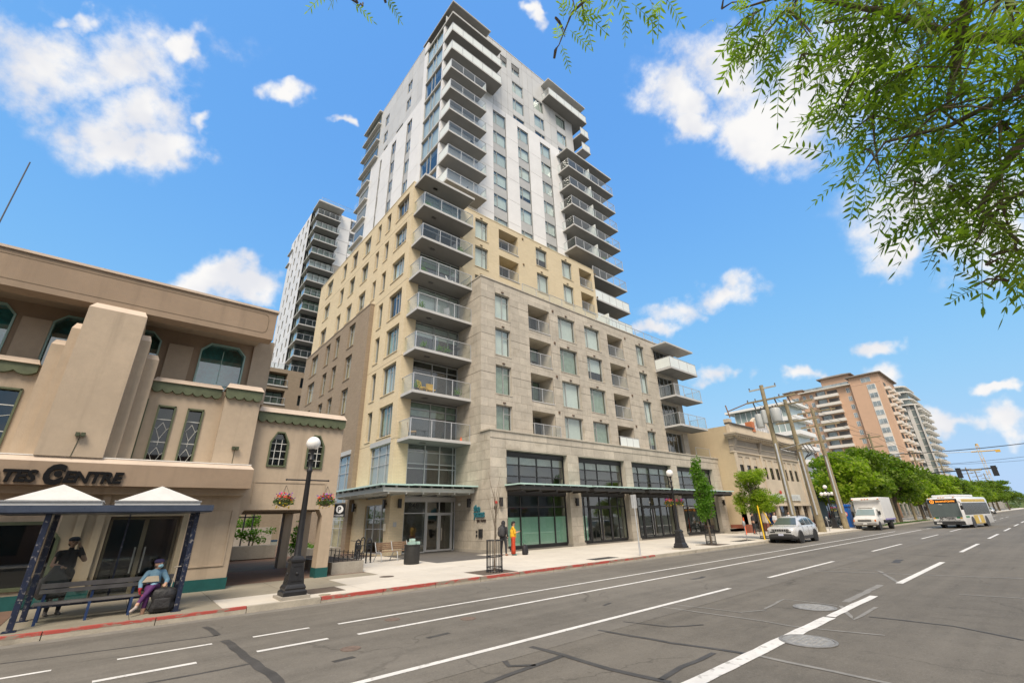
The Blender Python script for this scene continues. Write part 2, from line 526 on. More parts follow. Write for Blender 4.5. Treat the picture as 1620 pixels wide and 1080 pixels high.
g = MB(); g.face([(-900, -900, -.06), (3000, -900, -.06), (3000, 1500, -.06), (-900, 1500, -.06)])
tag(g.build('ground', MAT('far_ground', (.13, .13, .10), .9, .25, .05)), kind='structure')
g = MB(); g.face([(-200, -3.2, 0), (1500, -3.2, 0), (1500, 13.86, 0), (-200, 13.86, 0)])
road = tag(g.build('road', asph_m), kind='structure')
g = MB(); g.face([(-200, 6.2, .004), (1500, 6.2, .004), (1500, 13.855, .004), (-200, 13.855, .004)])
tag(g.build('resurfaced_lane', asph2_m, road), kind=None)

# painted markings
ZM = .008


def strip(pts, wd, z, mat, name, parent, jag=0.0):
    """a flat strip of paint or tar following pts (x, y) on the road"""
    P = []
    for i in range(len(pts) - 1):
        a = Vector(pts[i]); b = Vector(pts[i + 1]); n = max(1, int((b - a).length / .35)) if jag else 1
        for k in range(n): P.append(a.lerp(b, k / n))
    P.append(Vector(pts[-1]))
    mb = MB(); L = []; Rr = []
    for i, p in enumerate(P):
        t = (P[min(i + 1, len(P) - 1)] - P[max(i - 1, 0)]).normalized(); nrm = Vector((-t.y, t.x))
        j = nrm * random.uniform(-jag, jag) * 1.0; ww = wd * .5 * (1 + random.uniform(-jag, jag) * 3)
        L.append((p.x + nrm.x * ww + j.x, p.y + nrm.y * ww + j.y, z)); Rr.append((p.x - nrm.x * ww + j.x, p.y - nrm.y * ww + j.y, z))
    for i in range(len(P) - 1):
        mb.face([L[i], Rr[i], Rr[i + 1], L[i + 1]])
    return mb.build(name, mat, parent)


def line(x0, x1, y, wd=.12, y1=None, jag=0.0):
    return strip([(x0, y), (x1, y if y1 is None else y1)], wd, ZM, mark_m, 'lane_marking', road, jag)


line(4.17, 56, 10.82, .11); line(4.1, 140, 9.58, .12)
for a, b in ((2.56, 3.61), (.55, 1.89), (-.9, -.23)): line(a, b, 10.92, .10)
for a, b in ((2.37, 3.57), (.27, 1.51), (-2.2, -.9)): line(a, b, 9.68, .12)
line(2.4, 13.88, 6.86, .13)
for k in range(9): line(16.8 + 13.05 * k, 23.5 + 13.05 * k, 6.93 + .03 * k, .13)
line(5.2, 11.4, 3.73, .22, 3.71, .012); line(11.5, 14.8, 3.71, .17, 3.70, .012)
line(17.6, 25.1, 3.70, .17)
for k in range(9): line(30.9 + 13.2 * k, 38 + 13.2 * k, 3.77 + .02 * k, .16)
for k in range(8): line(60 + 13.2 * k, 63 + 13.2 * k, 9.55, .12)

ZT = .0062
TAR = [([(2.03, 12.81), (2.09, 11.62)], .12), ([(2.11, 11.06), (2.18, 9.02), (2.24, 7.78), (2.1, 6.6)], .15), ([(-1.6, 12.2), (-.91, 12.09), (2.09, 11.62)], .06), ([(.5, 9.05), (.88, 9.02), (2.12, 8.96)], .07),
       ([(5.83, 6.49), (5.87, 5.79), (5.8, 4.86), (5.91, 3.94)], .11), ([(4.2, 5.6), (4.72, 5.67), (5.81, 5.74)], .10), ([(5.0, 6.2), (4.9, 5.95), (5.2, 5.7)], .09), ([(7.51, 6.41), (7.62, 4.97), (7.85, 3.72)], .09),
       ([(5.93, 4.09), (6.59, 4.15), (7.54, 4.17)], .09), ([(8.4, 6.5), (8.6, 5.6), (9.2, 5.2)], .06), ([(12.0, 3.18), (12.03, 1.92), (11.5, 1.05)], .05)]
for pts, wd in TAR: strip(pts, wd, ZT, tar_m, 'sealed_crack', road, .02)
PALE = [([(7.85, 3.72), (7.8, 2.71), (7.77, 2.09), (7.7, 1.4)], .09), ([(10.26, 6.73), (10.25, 4.48), (10.15, 3.99), (10.45, 2.62)], .07), ([(11.52, 4.98), (13.0, 5.12), (12.9, 3.96)], .07), ([(12.9, 3.9), (11.49, 3.32), (13.2, 3.33)], .08),
        ([(20.88, 6.39), (20.71, 4.82), (17.63, 3.67)], .10), ([(19.58, 6.42), (20.2, 3.4), (20.67, 1.38)], .12), ([(16.25, 2.3), (16.44, 1.22), (16.5, .4)], .09), ([(13.46, 3.95), (16.99, 4.0)], .16), ([(10.7, 6.7), (10.8, 5.2), (11.4, 4.9)], .06)]
for pts, wd in PALE: strip(pts, wd, ZT, pale_seal_m, 'worn_seal_line', road, .02)
for x, y, a, b in ((4.9, 8.3, .5, .12), (9.5, 7.9, .4, .1), (15.0, 8.6, .9, .14), (3.1, 8.1, .35, .12), (24, 5.0, 1.6, .25)):
    strip([(x, y), (x + a, y + .05)], b, ZT, tar_m, 'asphalt_patch', road, .05)

# manholes
iron_m = MAT('cast_iron_cover', (.20, .195, .185), .6, .25, 8, .3, 40)


def manhole(x, y, r, label):
    t = thing('manhole_cover', label, 'manhole cover', (x, y, .005), 0)
    mb = MB(); mb.lathe((0, 0, 0), [(r * 1.12, 0), (r * 1.12, .008), (r * 1.0, .012), (r * .99, .004)], 32); mb.build('rim', iron_m, t, local=True)
    mb = MB(); mb.lathe((0, 0, 0), [(r * .97, 0), (r * .97, .009)], 32)
    for i in range(-4, 5):
        for j in range(-4, 5):
            px, py = i * r * .2, j * r * .2
            if px * px + py * py < (r * .8) ** 2: mb.lathe((px, py, .009), [(r * .07, 0), (r * .05, .006)], 6)
    mb.build('lid', MAT('cover_lid', (.25, .245, .23), .6, .3, 10), t, local=True)
    return t


manhole(9.22, 3.40, .38, 'larger near manhole cover cut by the thick white lane line')
manhole(12.35, 4.25, .38, 'farther manhole cover beside the thick white lane line')
for x, y, lab in ((3.6, 8.65, 'small rusty valve cover in the lane near the photographer'), (5.2, 10.35, 'small worn cover between the bicycle lane lines, left of the tree guard'), (6.4, 9.15, 'small worn cover below the long bicycle lane line')):
    t = thing('valve_cover', lab, 'valve cover', (x, y, .005)); mb = MB(); mb.lathe((0, 0, 0), [(.17, 0), (.17, .006), (.14, .008), (.13, .004)], 20); mb.build('lid', MAT('rust_cover', (.16, .115, .09), .7, .3, 10), t, local=True)

# kerb: stones along the far side, red paint down to the lamp and the sign post
KY0, KY1 = 13.86, 14.02
kerb = thing('kerb', 'stone kerb along the far pavement', 'kerb', (0, KY0, 0))
kerb['kind'] = 'structure'
del kerb['category']; del kerb['label']
x = -6.0
while x < 130:
    L = 1.8 if x < 60 else 6.0
    red = x < 20.2
    mb = MB()
    mb.box(x + .008, x + L - .008, KY0, KY1, 0, .152)
    o = mb.build('kerb_stone', kerb_m, kerb)
    if red and not (2.4 < x < 4.2):
        pb = MB(); pb.box(x + .008, x + L - .008, KY0 - .003, KY1 - .02, .075 if x > 4 else .10, .156)
        pb.build('red_paint', red_m, o)
    x += L
g = MB(); g.face([(-8, KY0 - .36, .0066), (130, KY0 - .36, .0066), (130, KY0 - .001, .0066), (-8, KY0 - .001, .0066)])
g.build('gutter', MAT('gutter_concrete', (.20, .185, .16), .9, .2, 1.6, .3, 40), kerb)

# far pavement, slab by slab near the camera
pavement = thing('pavement', 'x', 'x', (0, 14, 0)); del pavement['label']; del pavement['category']; pavement['kind'] = 'structure'


def slab(x0, x1, y0, y1, mat, name='paving_slab', gap=.006, dz=0.0):
    mb = MB()
    a, b = SZ(y0) + dz, SZ(y1) + dz
    x0 += gap; x1 -= gap; y0 += gap; y1 -= gap
    mb.hexa([(x0, y0, a - .12), (x1, y0, a - .12), (x1, y1, b - .12), (x0, y1, b - .12), (x0, y0, a), (x1, y0, a), (x1, y1, b), (x0, y1, b)])
    return mb.build(name, mat, pavement)


g = MB(); g.face([(-120, 14.02, .10), (400, 14.02, .10), (400, 25.5, .235), (-120, 25.5, .235)])
g.build('pavement_bed', MAT('joint_fill', (.12, .11, .09), .9, .2, 2), pavement)
for (a, b) in ((-6.5, -4.0), (-4.0, -1.36), (-1.36, .74), (.74, 2.5)):
    slab(a, b, 14.02, 15.55, pave_old_m if a > -1.4 else paver_red_m); slab(a, b, 15.55, 17.9, pave_old_m if a > -1.4 else paver_red_m)
x = 2.5
while x < 130:
    L = 1.85 if x < 46 else 7.0
    nx = min(x + L, 131)
    slab(x, nx, 14.02, 15.6, pave_m)
    slab(x, nx, 15.6, 17.4 if x < 46 else 18, pave_m if x > 5.4 else pave_old_m)
    if x < 6.2:
        slab(x, nx, 17.4, 18.5, pave_old_m)
    elif x < 46:
        for (ya, yb) in ((17.4, 19.3), (19.3, 21.45)):
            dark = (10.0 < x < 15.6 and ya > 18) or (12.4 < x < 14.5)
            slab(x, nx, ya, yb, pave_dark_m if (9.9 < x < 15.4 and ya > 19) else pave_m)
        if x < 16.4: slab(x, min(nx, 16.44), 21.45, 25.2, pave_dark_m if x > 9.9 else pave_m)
    else:
        slab(x, nx, 18, 21, pave_m)
    x = nx
g = MB(); g.face([(2.2, 18.5, SZ(18.5) - .005), (13, 18.5, SZ(18.5) - .005), (13, 48, SZ(25)), (2.2, 48, SZ(25))])
g.build('courtyard_paving', paver_red_m, pavement)
# drain covers and patches let into the pavement
def inlay(name, x0, x1, y0, y1, mat, label, cat):
    mb = MB(); mb.hexa([(x0, y0, SZ(y0)), (x1, y0, SZ(y0)), (x1, y1, SZ(y1)), (x0, y1, SZ(y1)), (x0, y0, SZ(y0) + .006), (x1, y0, SZ(y0) + .006), (x1, y1, SZ(y1) + .006), (x0, y1, SZ(y1) + .006)])
    return tag(mb.build(name, mat), label, cat)
rust_m = MAT('brown_soil_pit', (.115, .09, .07), .9, .2, 6, .4, 40)
grate_m = MAT('dark_grate', (.05, .048, .045), .7, .2, 6)
inlay('pit_cover', 4.62, 5.75, 14.6, 15.6, rust_m, 'brown square pit cover in pavement beside the near lamp post', 'pit cover')
inlay('tree_pit', 10.55, 12.15, 14.12, 15.4, rust_m, 'brown tree pit around the bare sapling guard', 'tree pit')
inlay('drain_grate', 17.2, 18.9, 14.5, 15.1, grate_m, 'dark drain grate in the pavement left of the sign post', 'grate')
inlay('tree_pit', 28.5, 30.3, 14.4, 15.8, rust_m, 'tree pit under the narrow upright street tree', 'tree pit')
inlay('drain_grate', 33, 35.6, 14.9, 15.7, grate_m, 'dark grate in the pavement beyond the upright tree', 'grate')
mb = MB(); mb.lathe((8.0, 16.6, SZ(16.6)), [(.26, 0), (.26, .006)], 24); tag(mb.build('pavement_cover', rust_m), 'round brown cover in the pale pavement before the planter', 'cover')
mb = MB(); mb.lathe((5.0, 13.1 + 1.1, SZ(14.2)), [(.16, 0), (.16, .006)], 20); tag(mb.build('pavement_cover', MAT('tan_cover', (.33, .29, .2), .8)), 'small tan cover at the kerb right of the near lamp post', 'cover')

# near pavement behind the camera
near = thing('near_pavement', 'x', 'x', (0, -3.2, 0)); del near['label']; del near['category']; near['kind'] = 'structure'
for i in range(24):
    mb = MB(); mb.box(-20 + i * 3 + .006, -17 + i * 3 - .006, -7.5, -3.38, .02, .15); mb.build('paving_slab', pave_m, near)
    mb = MB(); mb.box(-20 + i * 3 + .006, -17 + i * 3 - .006, -3.36, -3.2, 0, .152); mb.build('kerb_stone', kerb_m, near)
mb = MB(); mb.box(52, 1400, -9, -3.25, -.03, .14); mb.build('far_stretch', pave_m, near)
mb = MB(); mb.box(131, 1400, 13.9, 21, -.03, .14); mb.build('far_stretch', pave_m, pavement)

# ================================================================== building kit
def subtract(cell, ops):
    """cut opening rectangles out of a rectangle (u0,u1,v0,v1) -> list of rectangles"""
    out = [cell]
    for o in ops:
        a, b, c, d = o[:4]
        nxt = []
        for (u0, u1, v0, v1) in out:
            if a >= u1 - 1e-6 or b <= u0 + 1e-6 or c >= v1 - 1e-6 or d <= v0 + 1e-6:
                nxt.append((u0, u1, v0, v1)); continue
            if a > u0: nxt.append((u0, a, v0, v1))
            if b < u1: nxt.append((b, u1, v0, v1))
            x0, x1 = max(u0, a), min(u1, b)
            if c > v0: nxt.append((x0, x1, v0, c))
            if d < v1: nxt.append((x0, x1, d, v1))
        out = nxt
    return out


def wall(mb, F, u0, u1, v0, v1, ops, depth=.25, mi=0, w0=0.0, mi_rev=None):
    us = sorted({u0, u1, *[max(u0, min(u1, o[0])) for o in ops], *[max(u0, min(u1, o[1])) for o in ops]})
    vs = sorted({v0, v1, *[max(v0, min(v1, o[2])) for o in ops], *[max(v0, min(v1, o[3])) for o in ops]})
    for i in range(len(us) - 1):
        for j in range(len(vs) - 1):
            cu, cv = (us[i] + us[i + 1]) / 2, (vs[j] + vs[j + 1]) / 2
            if any(o[0] < cu < o[1] and o[2] < cv < o[3] for o in ops): continue
            mb.face([F(us[i], vs[j], w0), F(us[i + 1], vs[j], w0), F(us[i + 1], vs[j + 1], w0), F(us[i], vs[j + 1], w0)], mi)
    r = mi if mi_rev is None else mi_rev
    for o in ops:
        a, b, c, d = o[:4]; dp = o[4] if len(o) > 4 else depth
        for (p, q) in (((a, c), (b, c)), ((b, c), (b, d)), ((b, d), (a, d)), ((a, d), (a, c))):
            mb.face([F(p[0], p[1], w0), F(q[0], q[1], w0), F(q[0], q[1], w0 - dp), F(p[0], p[1], w0 - dp)], r)


def window(parent, F, u0, u1, v0, v1, inset=.16, cols=(0.42,), rows_=None, fm=None, gm=None, blind=0.0, bm=None, fw=.05, name='window', panes=True, sill=None, dark_col=None):
    """frame (part) with panes and blind as its own pieces"""
    fm = fm or frame_m; gm = gm or glass_m
    mb = MB(); w1 = -inset + .05; w0 = -inset - .03
    mb.fbox(F, u0, u0 + fw, v0, v1, w0, w1); mb.fbox(F, u1 - fw, u1, v0, v1, w0, w1)
    mb.fbox(F, u0 + fw, u1 - fw, v0, v0 + fw, w0, w1); mb.fbox(F, u0 + fw, u1 - fw, v1 - fw, v1, w0, w1)
    us = [u0 + fw] + [u0 + (u1 - u0) * c for c in cols] + [u1 - fw]
    for c in us[1:-1]: mb.fbox(F, c - fw * .45, c + fw * .45, v0 + fw, v1 - fw, w0 + .004, w1 - .004)
    rw = rows_ or {}
    cells = []
    for i in range(len(us) - 1):
        a = us[i] + (fw * .45 if i else 0); b = us[i + 1] - (fw * .45 if i < len(us) - 2 else 0)
        rr = rw.get(i, rw.get('all', ()))
        vs = [v0 + fw] + [v0 + (v1 - v0) * r for r in rr] + [v1 - fw]
        for r in vs[1:-1]: mb.fbox(F, a, b, r - fw * .4, r + fw * .4, w0 + .008, w1 - .008)
        for j in range(len(vs) - 1):
            cells.append((a, b, vs[j] + (fw * .4 if j else 0), vs[j + 1] - (fw * .4 if j < len(vs) - 2 else 0)))
    if sill is not None:
        mb.fbox(F, u0 - .04, u1 + .04, v0 - .06, v0 - .002, -inset, .05, 1)
    win = mb.build(name, [fm, sill] if sill is not None else fm, parent)
    if panes:
        for (a, b, c, d) in cells:
            q = MB(); q.fbox(F, a, b, c, d, -inset - .006, -inset + .006); q.build('pane', gm, win)
    else:
        q = MB()
        for (a, b, c, d) in cells: q.fbox(F, a, b, c, d, -inset - .006, -inset + .006)
        q.build('pane', gm, win)
    if blind > 0:
        q = MB(); vb = v1 - fw - (v1 - v0 - 2 * fw) * blind
        q.fbox(F, u0 + fw, u1 - fw, vb, v1 - fw, -inset - .14, -inset - .125)
        q.build('blind', bm or blind_m, win)
    return win


def curtain(parent, F, u0, u1, v0, v1, w, mat, name='curtain', n=18):
    mb = MB()
    for i in range(n):
        a = u0 + (u1 - u0) * i / n; b = u0 + (u1 - u0) * (i + 1) / n
        wa = w + .035 * math.sin(i * 2.1); wb = w + .035 * math.sin((i + 1) * 2.1)
        mb.face([F(a, v0, wa), F(b, v0, wb), F(b, v1, wb), F(a, v1, wa)])
    return mb.build(name, mat, parent)


def balcony(parent, x0, x1, y0, y1, zb, left=True, right=True, th=.2, rh=1.06, npan=3, gm=None, mat=None, name='balcony', frontrail=True, glassleft=None):
    """slab (part) with railing and glass sheets (pieces); y0 is the street edge"""
    mb = MB()
    mb.box(x0, x1, y0, y1, zb + .02, zb + th)
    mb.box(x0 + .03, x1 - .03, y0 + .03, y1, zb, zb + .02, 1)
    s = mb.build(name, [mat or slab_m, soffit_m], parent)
    if not frontrail: return s
    zt = zb + th; gm = gm or rail_glass_m
    r = MB(); in_ = .06
    xs = [x0 + in_ + (x1 - x0 - 2 * in_) * i / npan for i in range(npan + 1)]
    for xx in xs: r.box(xx - .022, xx + .022, y0 + in_ - .022, y0 + in_ + .022, zt - .1, zt + rh)
    r.box(x0 + in_, x1 - in_, y0 + in_ - .026, y0 + in_ + .026, zt + rh, zt + rh + .035)
    sides = []
    if left: sides.append(x0 + in_)
    if right: sides.append(x1 - in_)
    for xx in sides:
        r.box(xx - .026, xx + .026, y0 + in_ + .026, y1 - .02, zt + rh + .002, zt + rh + .033)
        r.box(xx - .02, xx + .02, y1 - .07, y1 - .03, zt - .02, zt + rh)
    r.build('railing', alu_m, s)
    for i in range(npan):
        q = MB(); q.box(xs[i] + .03, xs[i + 1] - .03, y0 + in_ - .006, y0 + in_ + .006, zt + .05, zt + rh - .02); q.build('glass_panel', gm, s)
    for xx in sides:
        q = MB(); q.box(xx - .006, xx + .006, y0 + in_ + .035, y1 - .09, zt + .05, zt + rh - .02); q.build('glass_panel', (glassleft or gm), s)
    return s


class Pieces:
    """collects cladding pieces; the ones showing largest become parts, the rest one joined part"""
    def __init__(s): s.p = []

    def grid(s, F, nrm, u0, u1, v0, v1, du, dv, ops, w0=.0, w1=.02, gap=.012, stagger=0.0, us=None, vs=None, mi=0):
        vs = vs or [v0 + (v1 - v0) * i / max(1, round((v1 - v0) / dv)) for i in range(max(1, round((v1 - v0) / dv)) + 1)]
        for j in range(len(vs) - 1):
            if us: uu = us
            else:
                n = max(1, round((u1 - u0) / du)); uu = [u0 + (u1 - u0) * i / n for i in range(n + 1)]
                if stagger and j % 2: uu = [u0] + [x + (u1 - u0) / n * stagger for x in uu[:-1]] + [u1]
            for i in range(len(uu) - 1):
                for (a, b, c, d) in subtract((uu[i], uu[i + 1], vs[j], vs[j + 1]), ops):
                    if b - a < .07 or d - c < .06: continue
                    ctr = Vector(F((a + b) / 2, (c + d) / 2, w1)) - CAMPOS
                    size = (b - a) * (d - c) * abs(ctr.normalized().dot(nrm)) / ctr.length_squared
                    s.p.append((size, F, a + gap / 2, b - gap / 2, c + gap / 2, d - gap / 2, w0, w1, mi))

    def build(s, name, mats, parent, limit=290):
        s.p.sort(key=lambda t: -t[0])
        for k, (_, F, a, b, c, d, w0, w1, mi) in enumerate(s.p):
            if k < limit:
                mb = MB(); mb.fbox(F, a, b, c, d, w0, w1); mb.build(name, mats[mi] if isinstance(mats, (list, tuple)) else mats, parent)
        rest = s.p[limit:]
        if rest:
            mb = MB()
            for (_, F, a, b, c, d, w0, w1, mi) in rest: mb.fbox(F, a, b, c, d, w0, w1, mi)
            tag(mb.build(name + 's_far', mats, parent), kind='stuff')
NY = Vector((0, -1, 0)); NX = Vector((-1, 0, 0))

# ================================================================== main tower
T = thing('apartment_tower', 'tall apartment tower with grey stone base, yellow brick middle and white panelled top', 'building', (16.4, 21.4, .25))
FH = 2.8
# ---- planes
Ys, Yu, Yy, Yw = 21.37, 22.33, 25.0, 26.8
Xs, Xy, Xw = 16.44, 11.94, 15.0
# ---- stone base (two storeys, street front)
F1 = FY(Ys)
ZC = 7.1
bays = [(17.69, 23.2), (24.36, 29.79), (30.72, 36.6), (37.55, 44.2)]
ops1 = [(a, b, .30, 6.02) for a, b in bays]
mb = MB()
wall(mb, F1, Xs, 45.64, .1, ZC, ops1, .75)
FL = FX(Xs)
wall(mb, FL, Ys, Yy + .2, .1, ZC, [], .1); wall(mb, FL, Yu, Yy + .2, ZC, 18.45, [], .1)
mb.face([(Xs, Ys, ZC), (45.64, Ys, ZC), (45.64, Yu + .3, ZC), (Xs, Yu + .3, ZC)])
mb.face([(45.64, Ys, .1), (45.64, 26, .1), (45.64, 26, ZC), (45.64, Ys, ZC)])
# ---- stone upper (four storeys, set back above the ledge)
F2 = FY(Yu)
heads = [9.12 + 2.815 * k for k in range(4)]          # window heads
ops2 = []; wins2 = []; logg = []
for k, hd in enumerate(heads):
    sl = hd - 2.06 if k else 7.16
    for (a, b) in ((17.69, 19.1), (24.3, 26.4), (27.6, 29.7), (35.2, 36.6)):
        ops2.append((a, b, sl, hd, .3)); wins2.append((a, b, sl, hd))
    for (a, b) in ((20.98, 23.3), (30.78, 33.1)):
        ops2.append((a, b, sl, hd, 1.55)); logg.append((a, b, sl, hd, Yu))
    ops2.append((38.3, 41.4, sl, hd + .25, .35))
STOP = 18.48; XE = 42.3
wall(mb, F2, Xs, XE, ZC - .05, STOP, ops2, .3)
mb.face([(XE, Yu, ZC), (XE, Yu + 4, ZC), (XE, Yu + 4, STOP), (XE, Yu, STOP)])
mb.face([(Xs, Yu, STOP), (XE, Yu, STOP), (XE, Yy + .2, STOP - .2), (Xs, Yy + .2, STOP - .2)])
mb.build('stone_backing_wall', joint_m, T)
# loggia linings in stone
mb = MB()
for (a, b, c, d, y) in logg:
    for (p, q) in (((a, c), (b, c)), ((b, c), (b, d)), ((b, d), (a, d)), ((a, d), (a, c))):
        s_ = .004
        P = lambda u, v: (u + (s_ if u == a else -s_), v + (s_ if v == c else -s_))
        p2, q2 = P(*p), P(*q)
        mb.face([F2(p2[0], p2[1], -.02), F2(q2[0], q2[1], -.02), F2(q2[0], q2[1], -1.52), F2(p2[0], p2[1], -1.52)])
for (a, b, c, d, *_) in ops2:
    if (a, b) in ((20.98, 23.3), (30.78, 33.1)): continue
    s_ = .004
    P = lambda u, v: (u + (s_ if u == a else -s_), v + (s_ if v == c else -s_))
    for (p, q) in (((a, c), (b, c)), ((b, c), (b, d)), ((b, d), (a, d)), ((a, d), (a, c))):
        p2, q2 = P(*p), P(*q)
        mb.face([F2(p2[0], p2[1], .02), F2(q2[0], q2[1], .02), F2(q2[0], q2[1], -.28), F2(p2[0], p2[1], -.28)])
for (a, b, c, d) in ops1:
    s_ = .004
    P = lambda u, v: (u + (s_ if u == a else -s_), v + (s_ if v == c else -s_))
    for (p, q) in (((b, c), (b, d)), ((b, d), (a, d)), ((a, d), (a, c))):
        p2, q2 = P(*p), P(*q)
        mb.face([F1(p2[0], p2[1], .02), F1(q2[0], q2[1], .02), F1(q2[0], q2[1], -.7), F1(p2[0], p2[1], -.7)])
mb.build('opening_linings', stone_m, T)
# cladding pieces
pc = Pieces()
pc.grid(F1, NY, Xs - .02, 45.64, .28, ZC - .42, 1.2, .58, ops1, stagger=.5)
pc.grid(F1, NY, Xs - .02, 45.64, ZC - .42, ZC + .02, 1.2, .44, [], w1=.05)
rows = [ZC] + [h - .70 for h in heads[1:]] + [STOP]
for j in range(4):
    pc.grid(F2, NY, Xs - .02, XE, rows[j] + .012, rows[j + 1] - .012, 1.18, .56, ops2, stagger=.5)
for j in range(-1, 4):
    lo, hi = (.28, ZC) if j < 0 else (rows[j] + .012, rows[j + 1] - .012)
    pc.grid(FL, NX, Yu if j >= 0 else Ys, Yy + .1, lo, hi, 1.0, .56, [], stagger=.5)
pc.build('stone_panel', stone_m, T)
mb = MB()
mb.box(Xs - .10, 45.7, Ys - .12, Yu, ZC + .021, ZC + .11)
mb.box(Xs - .07, XE + .05, Yu - .08, Yu + .3, STOP + .0, STOP + .09)
mb.box(Xs - .07, Xs + .3, Yu + .3, Yy, STOP, STOP + .09)
mb.build('stone_coping', stone_m, T)
mb = MB()
for a, b in bays + [(None, None)]:
    pass
for a, b in ((Xs - .06, 17.69), (23.2, 24.36), (29.79, 30.72), (36.6, 37.55), (44.2, 45.7)):
    mb.box(a - .05, b + .05, Ys - .09, Ys + .5, .1, .42)
mb.box(Xs - .07, Xs + .1, Ys + .5, Yy, .1, .42)
mb.build('stone_plinth', concrete_m, T)
# ---- windows in the stone
rs = random.Random(3)
for (a, b, c, d) in wins2:
    narrow = b - a < 1.5
    first = abs(a - 17.69) < .1
    window(T, F2, a, b, c, d, .2, cols=(.55,) if first else ((.4,) if narrow else (.25,)), rows_={1: (.72,)} if first else {0: (.74,)},
           blind=rs.choice([.97, .97, .95, .6, .95, .97]), bm=rs.choice([blind_m, blind_m, blind_m, blind_m, curtain_m]), sill=stone_m if c > 7.5 else None)
vent_m = MAT('brown_vent', (.13, .085, .055), .6)
for (a, b, c, d) in wins2:
    mb = MB(); mb.fbox(F2, a + (b - a) * .42, a + (b - a) * .42 + .22, d + .12, d + .2, .02, .09); mb.build('vent_hood', vent_m, T)
for (a, b, c, d, y) in logg:
    mb = MB(); mb.fbox(F2, b + .35, b + .5, d + .1, d + .28, .02, .09); mb.build('vent_hood', vent_m, T)
core_back = 1.9
for (a, b, c, d, y) in logg:
    FB = FY(y + 1.5)
    window(T, FB, a + .02, b - .02, c + .02, d - .02, .0, cols=(.33, .66), rows_={}, fm=frame_m, blind=rs.choice([.0, .9, .5]), bm=rs.choice([blind_m, curtain_m]), name='patio_door')
    low = c < 7.5
    s = MB(); yy = y - (.16 if low else -.06); aa, bb = (a - .02, b + .35) if low else (a, b)
    s.box(aa, bb, yy - .02, yy + .02, c + 1.0, c + 1.04)
    for i in range(4 if low else 3):
        xx = aa + .03 + (bb - aa - .06) * i / (3 if low else 2); s.box(xx - .018, xx + .018, yy - .018, yy + .018, c + .02, c + 1.0)
    if low: s.box(aa, aa + .03, yy, y, c + 1.0, c + 1.04); s.box(bb - .03, bb, yy, y, c + 1.0, c + 1.04)
    ro = s.build('loggia_railing', alu_m, T)
    n = 3 if low else 2
    for i in range(n):
        q = MB(); x0 = aa + .03 + (bb - aa - .06) * i / n + .025; x1 = aa + .03 + (bb - aa - .06) * (i + 1) / n - .025
        q.box(x0, x1, yy - .006, yy + .006, c + .1, c + .97); q.build('glass_panel', frit_glass_m if (a > 30 and low) else rail_glass_m, ro)
    q = MB(); q.box(a - .02, b + .02, y - .06, y + .12, c - .07, c - .003); q.build('sill', slab_m, T)
# right-hand stone corner: glazed doors and three balconies
for k, hd in enumerate(heads):
    sl = hd - 2.06 if k else 7.16
    window(T, F2, 38.3, 41.4, sl, hd + .25, .25, cols=(.25, .5, .75), rows_={}, fm=frame_m, blind=.0, name='glazed_door')
for k in range(3):
    zb = 9.62 + 2.815 * k
    balcony(T, 38.2, 43.3, Yu - 1.75, Yu, zb, npan=3, gm=frit_glass_m if k == 2 else rail_glass_m)
mb = MB(); mb.box(37.9, 43.2, Yu - 1.75, Yu, 17.85, 18.0); mb.build('canopy_slab', slab_m, T)
# roof terrace railing on the stone
def rail_line(parent, p0, p1, z, h=1.05, step=1.5, gm=None, name='terrace_railing'):
    p0 = Vector(p0); p1 = Vector(p1); L = (p1 - p0).length; n = max(1, int(L / step)); d = (p1 - p0) / n
    mb = MB()
    for i in range(n + 1):
        q = p0 + d * i; mb.box(q.x - .02, q.x + .02, q.y - .02, q.y + .02, z, z + h)
    mb.tube([(p0.x, p0.y, z + h), (p1.x, p1.y, z + h)], .025, 6)
    o = mb.build(name, alu_m, parent)
    for i in range(n):
        a = p0 + d * i; b = p0 + d * (i + 1); t = (b - a).normalized(); a = a + t * .05; b = b - t * .05
        q = MB(); nn = Vector((-t.y, t.x)) * .006
        q.hexa([(a.x - nn.x, a.y - nn.y, z + .08), (b.x - nn.x, b.y - nn.y, z + .08), (b.x + nn.x, b.y + nn.y, z + .08), (a.x + nn.x, a.y + nn.y, z + .08),
                (a.x - nn.x, a.y - nn.y, z + h - .05), (b.x - nn.x, b.y - nn.y, z + h - .05), (b.x + nn.x, b.y + nn.y, z + h - .05), (a.x + nn.x, a.y + nn.y, z + h - .05)])
        q.build('glass_panel', gm or rail_glass_m, o)
    return o
rail_line(T, (20.8, Yu + .35), (42.2, Yu + .35), STOP + .05, 1.0)
rail_line(T, (42.6, Ys + .5), (45.4, Ys + .5), ZC + .1, .95)
mb = MB(); mb.box(32.0, 32.08, Yu + .4, Yy, STOP, STOP + 1.7); mb.build('privacy_screen', frit_glass_m, T)

# ---- yellow brick middle
YT = 26.55
F3 = FY(Yy)
XYE = 33.4
yheads = [20.42, 23.24, 26.04 - .03]
ops3 = []; yw = []; yl = []
for k, hd in enumerate(yheads):
    sl = hd - 2.0
    for (a, b) in ((17.8, 19.15), (24.85, 26.35), (28.4, 29.9)):
        ops3.append((a, b, sl, hd, .3)); yw.append((a, b, sl, hd))
    if k > 0:
        for (a, b) in ((20.35, 22.6), (31.0, 33.0)):
            ops3.append((a, b, sl, hd, 1.5)); yl.append((a, b, sl, hd))
PR = 12.83     # right edge of the corner pier
mb = MB()
wall(mb, F3, 16.3, XYE, STOP - .3, YT, ops3, .3)
wall(mb, F3, Xy, PR, .1, YT, [], .3)
wall(mb, FX(PR), Yy, Yy + .35, .1, YT, [], .1)
mb.face([F3(PR, 26.0), F3(16.3, 26.0), F3(16.3, YT), F3(PR, YT)])
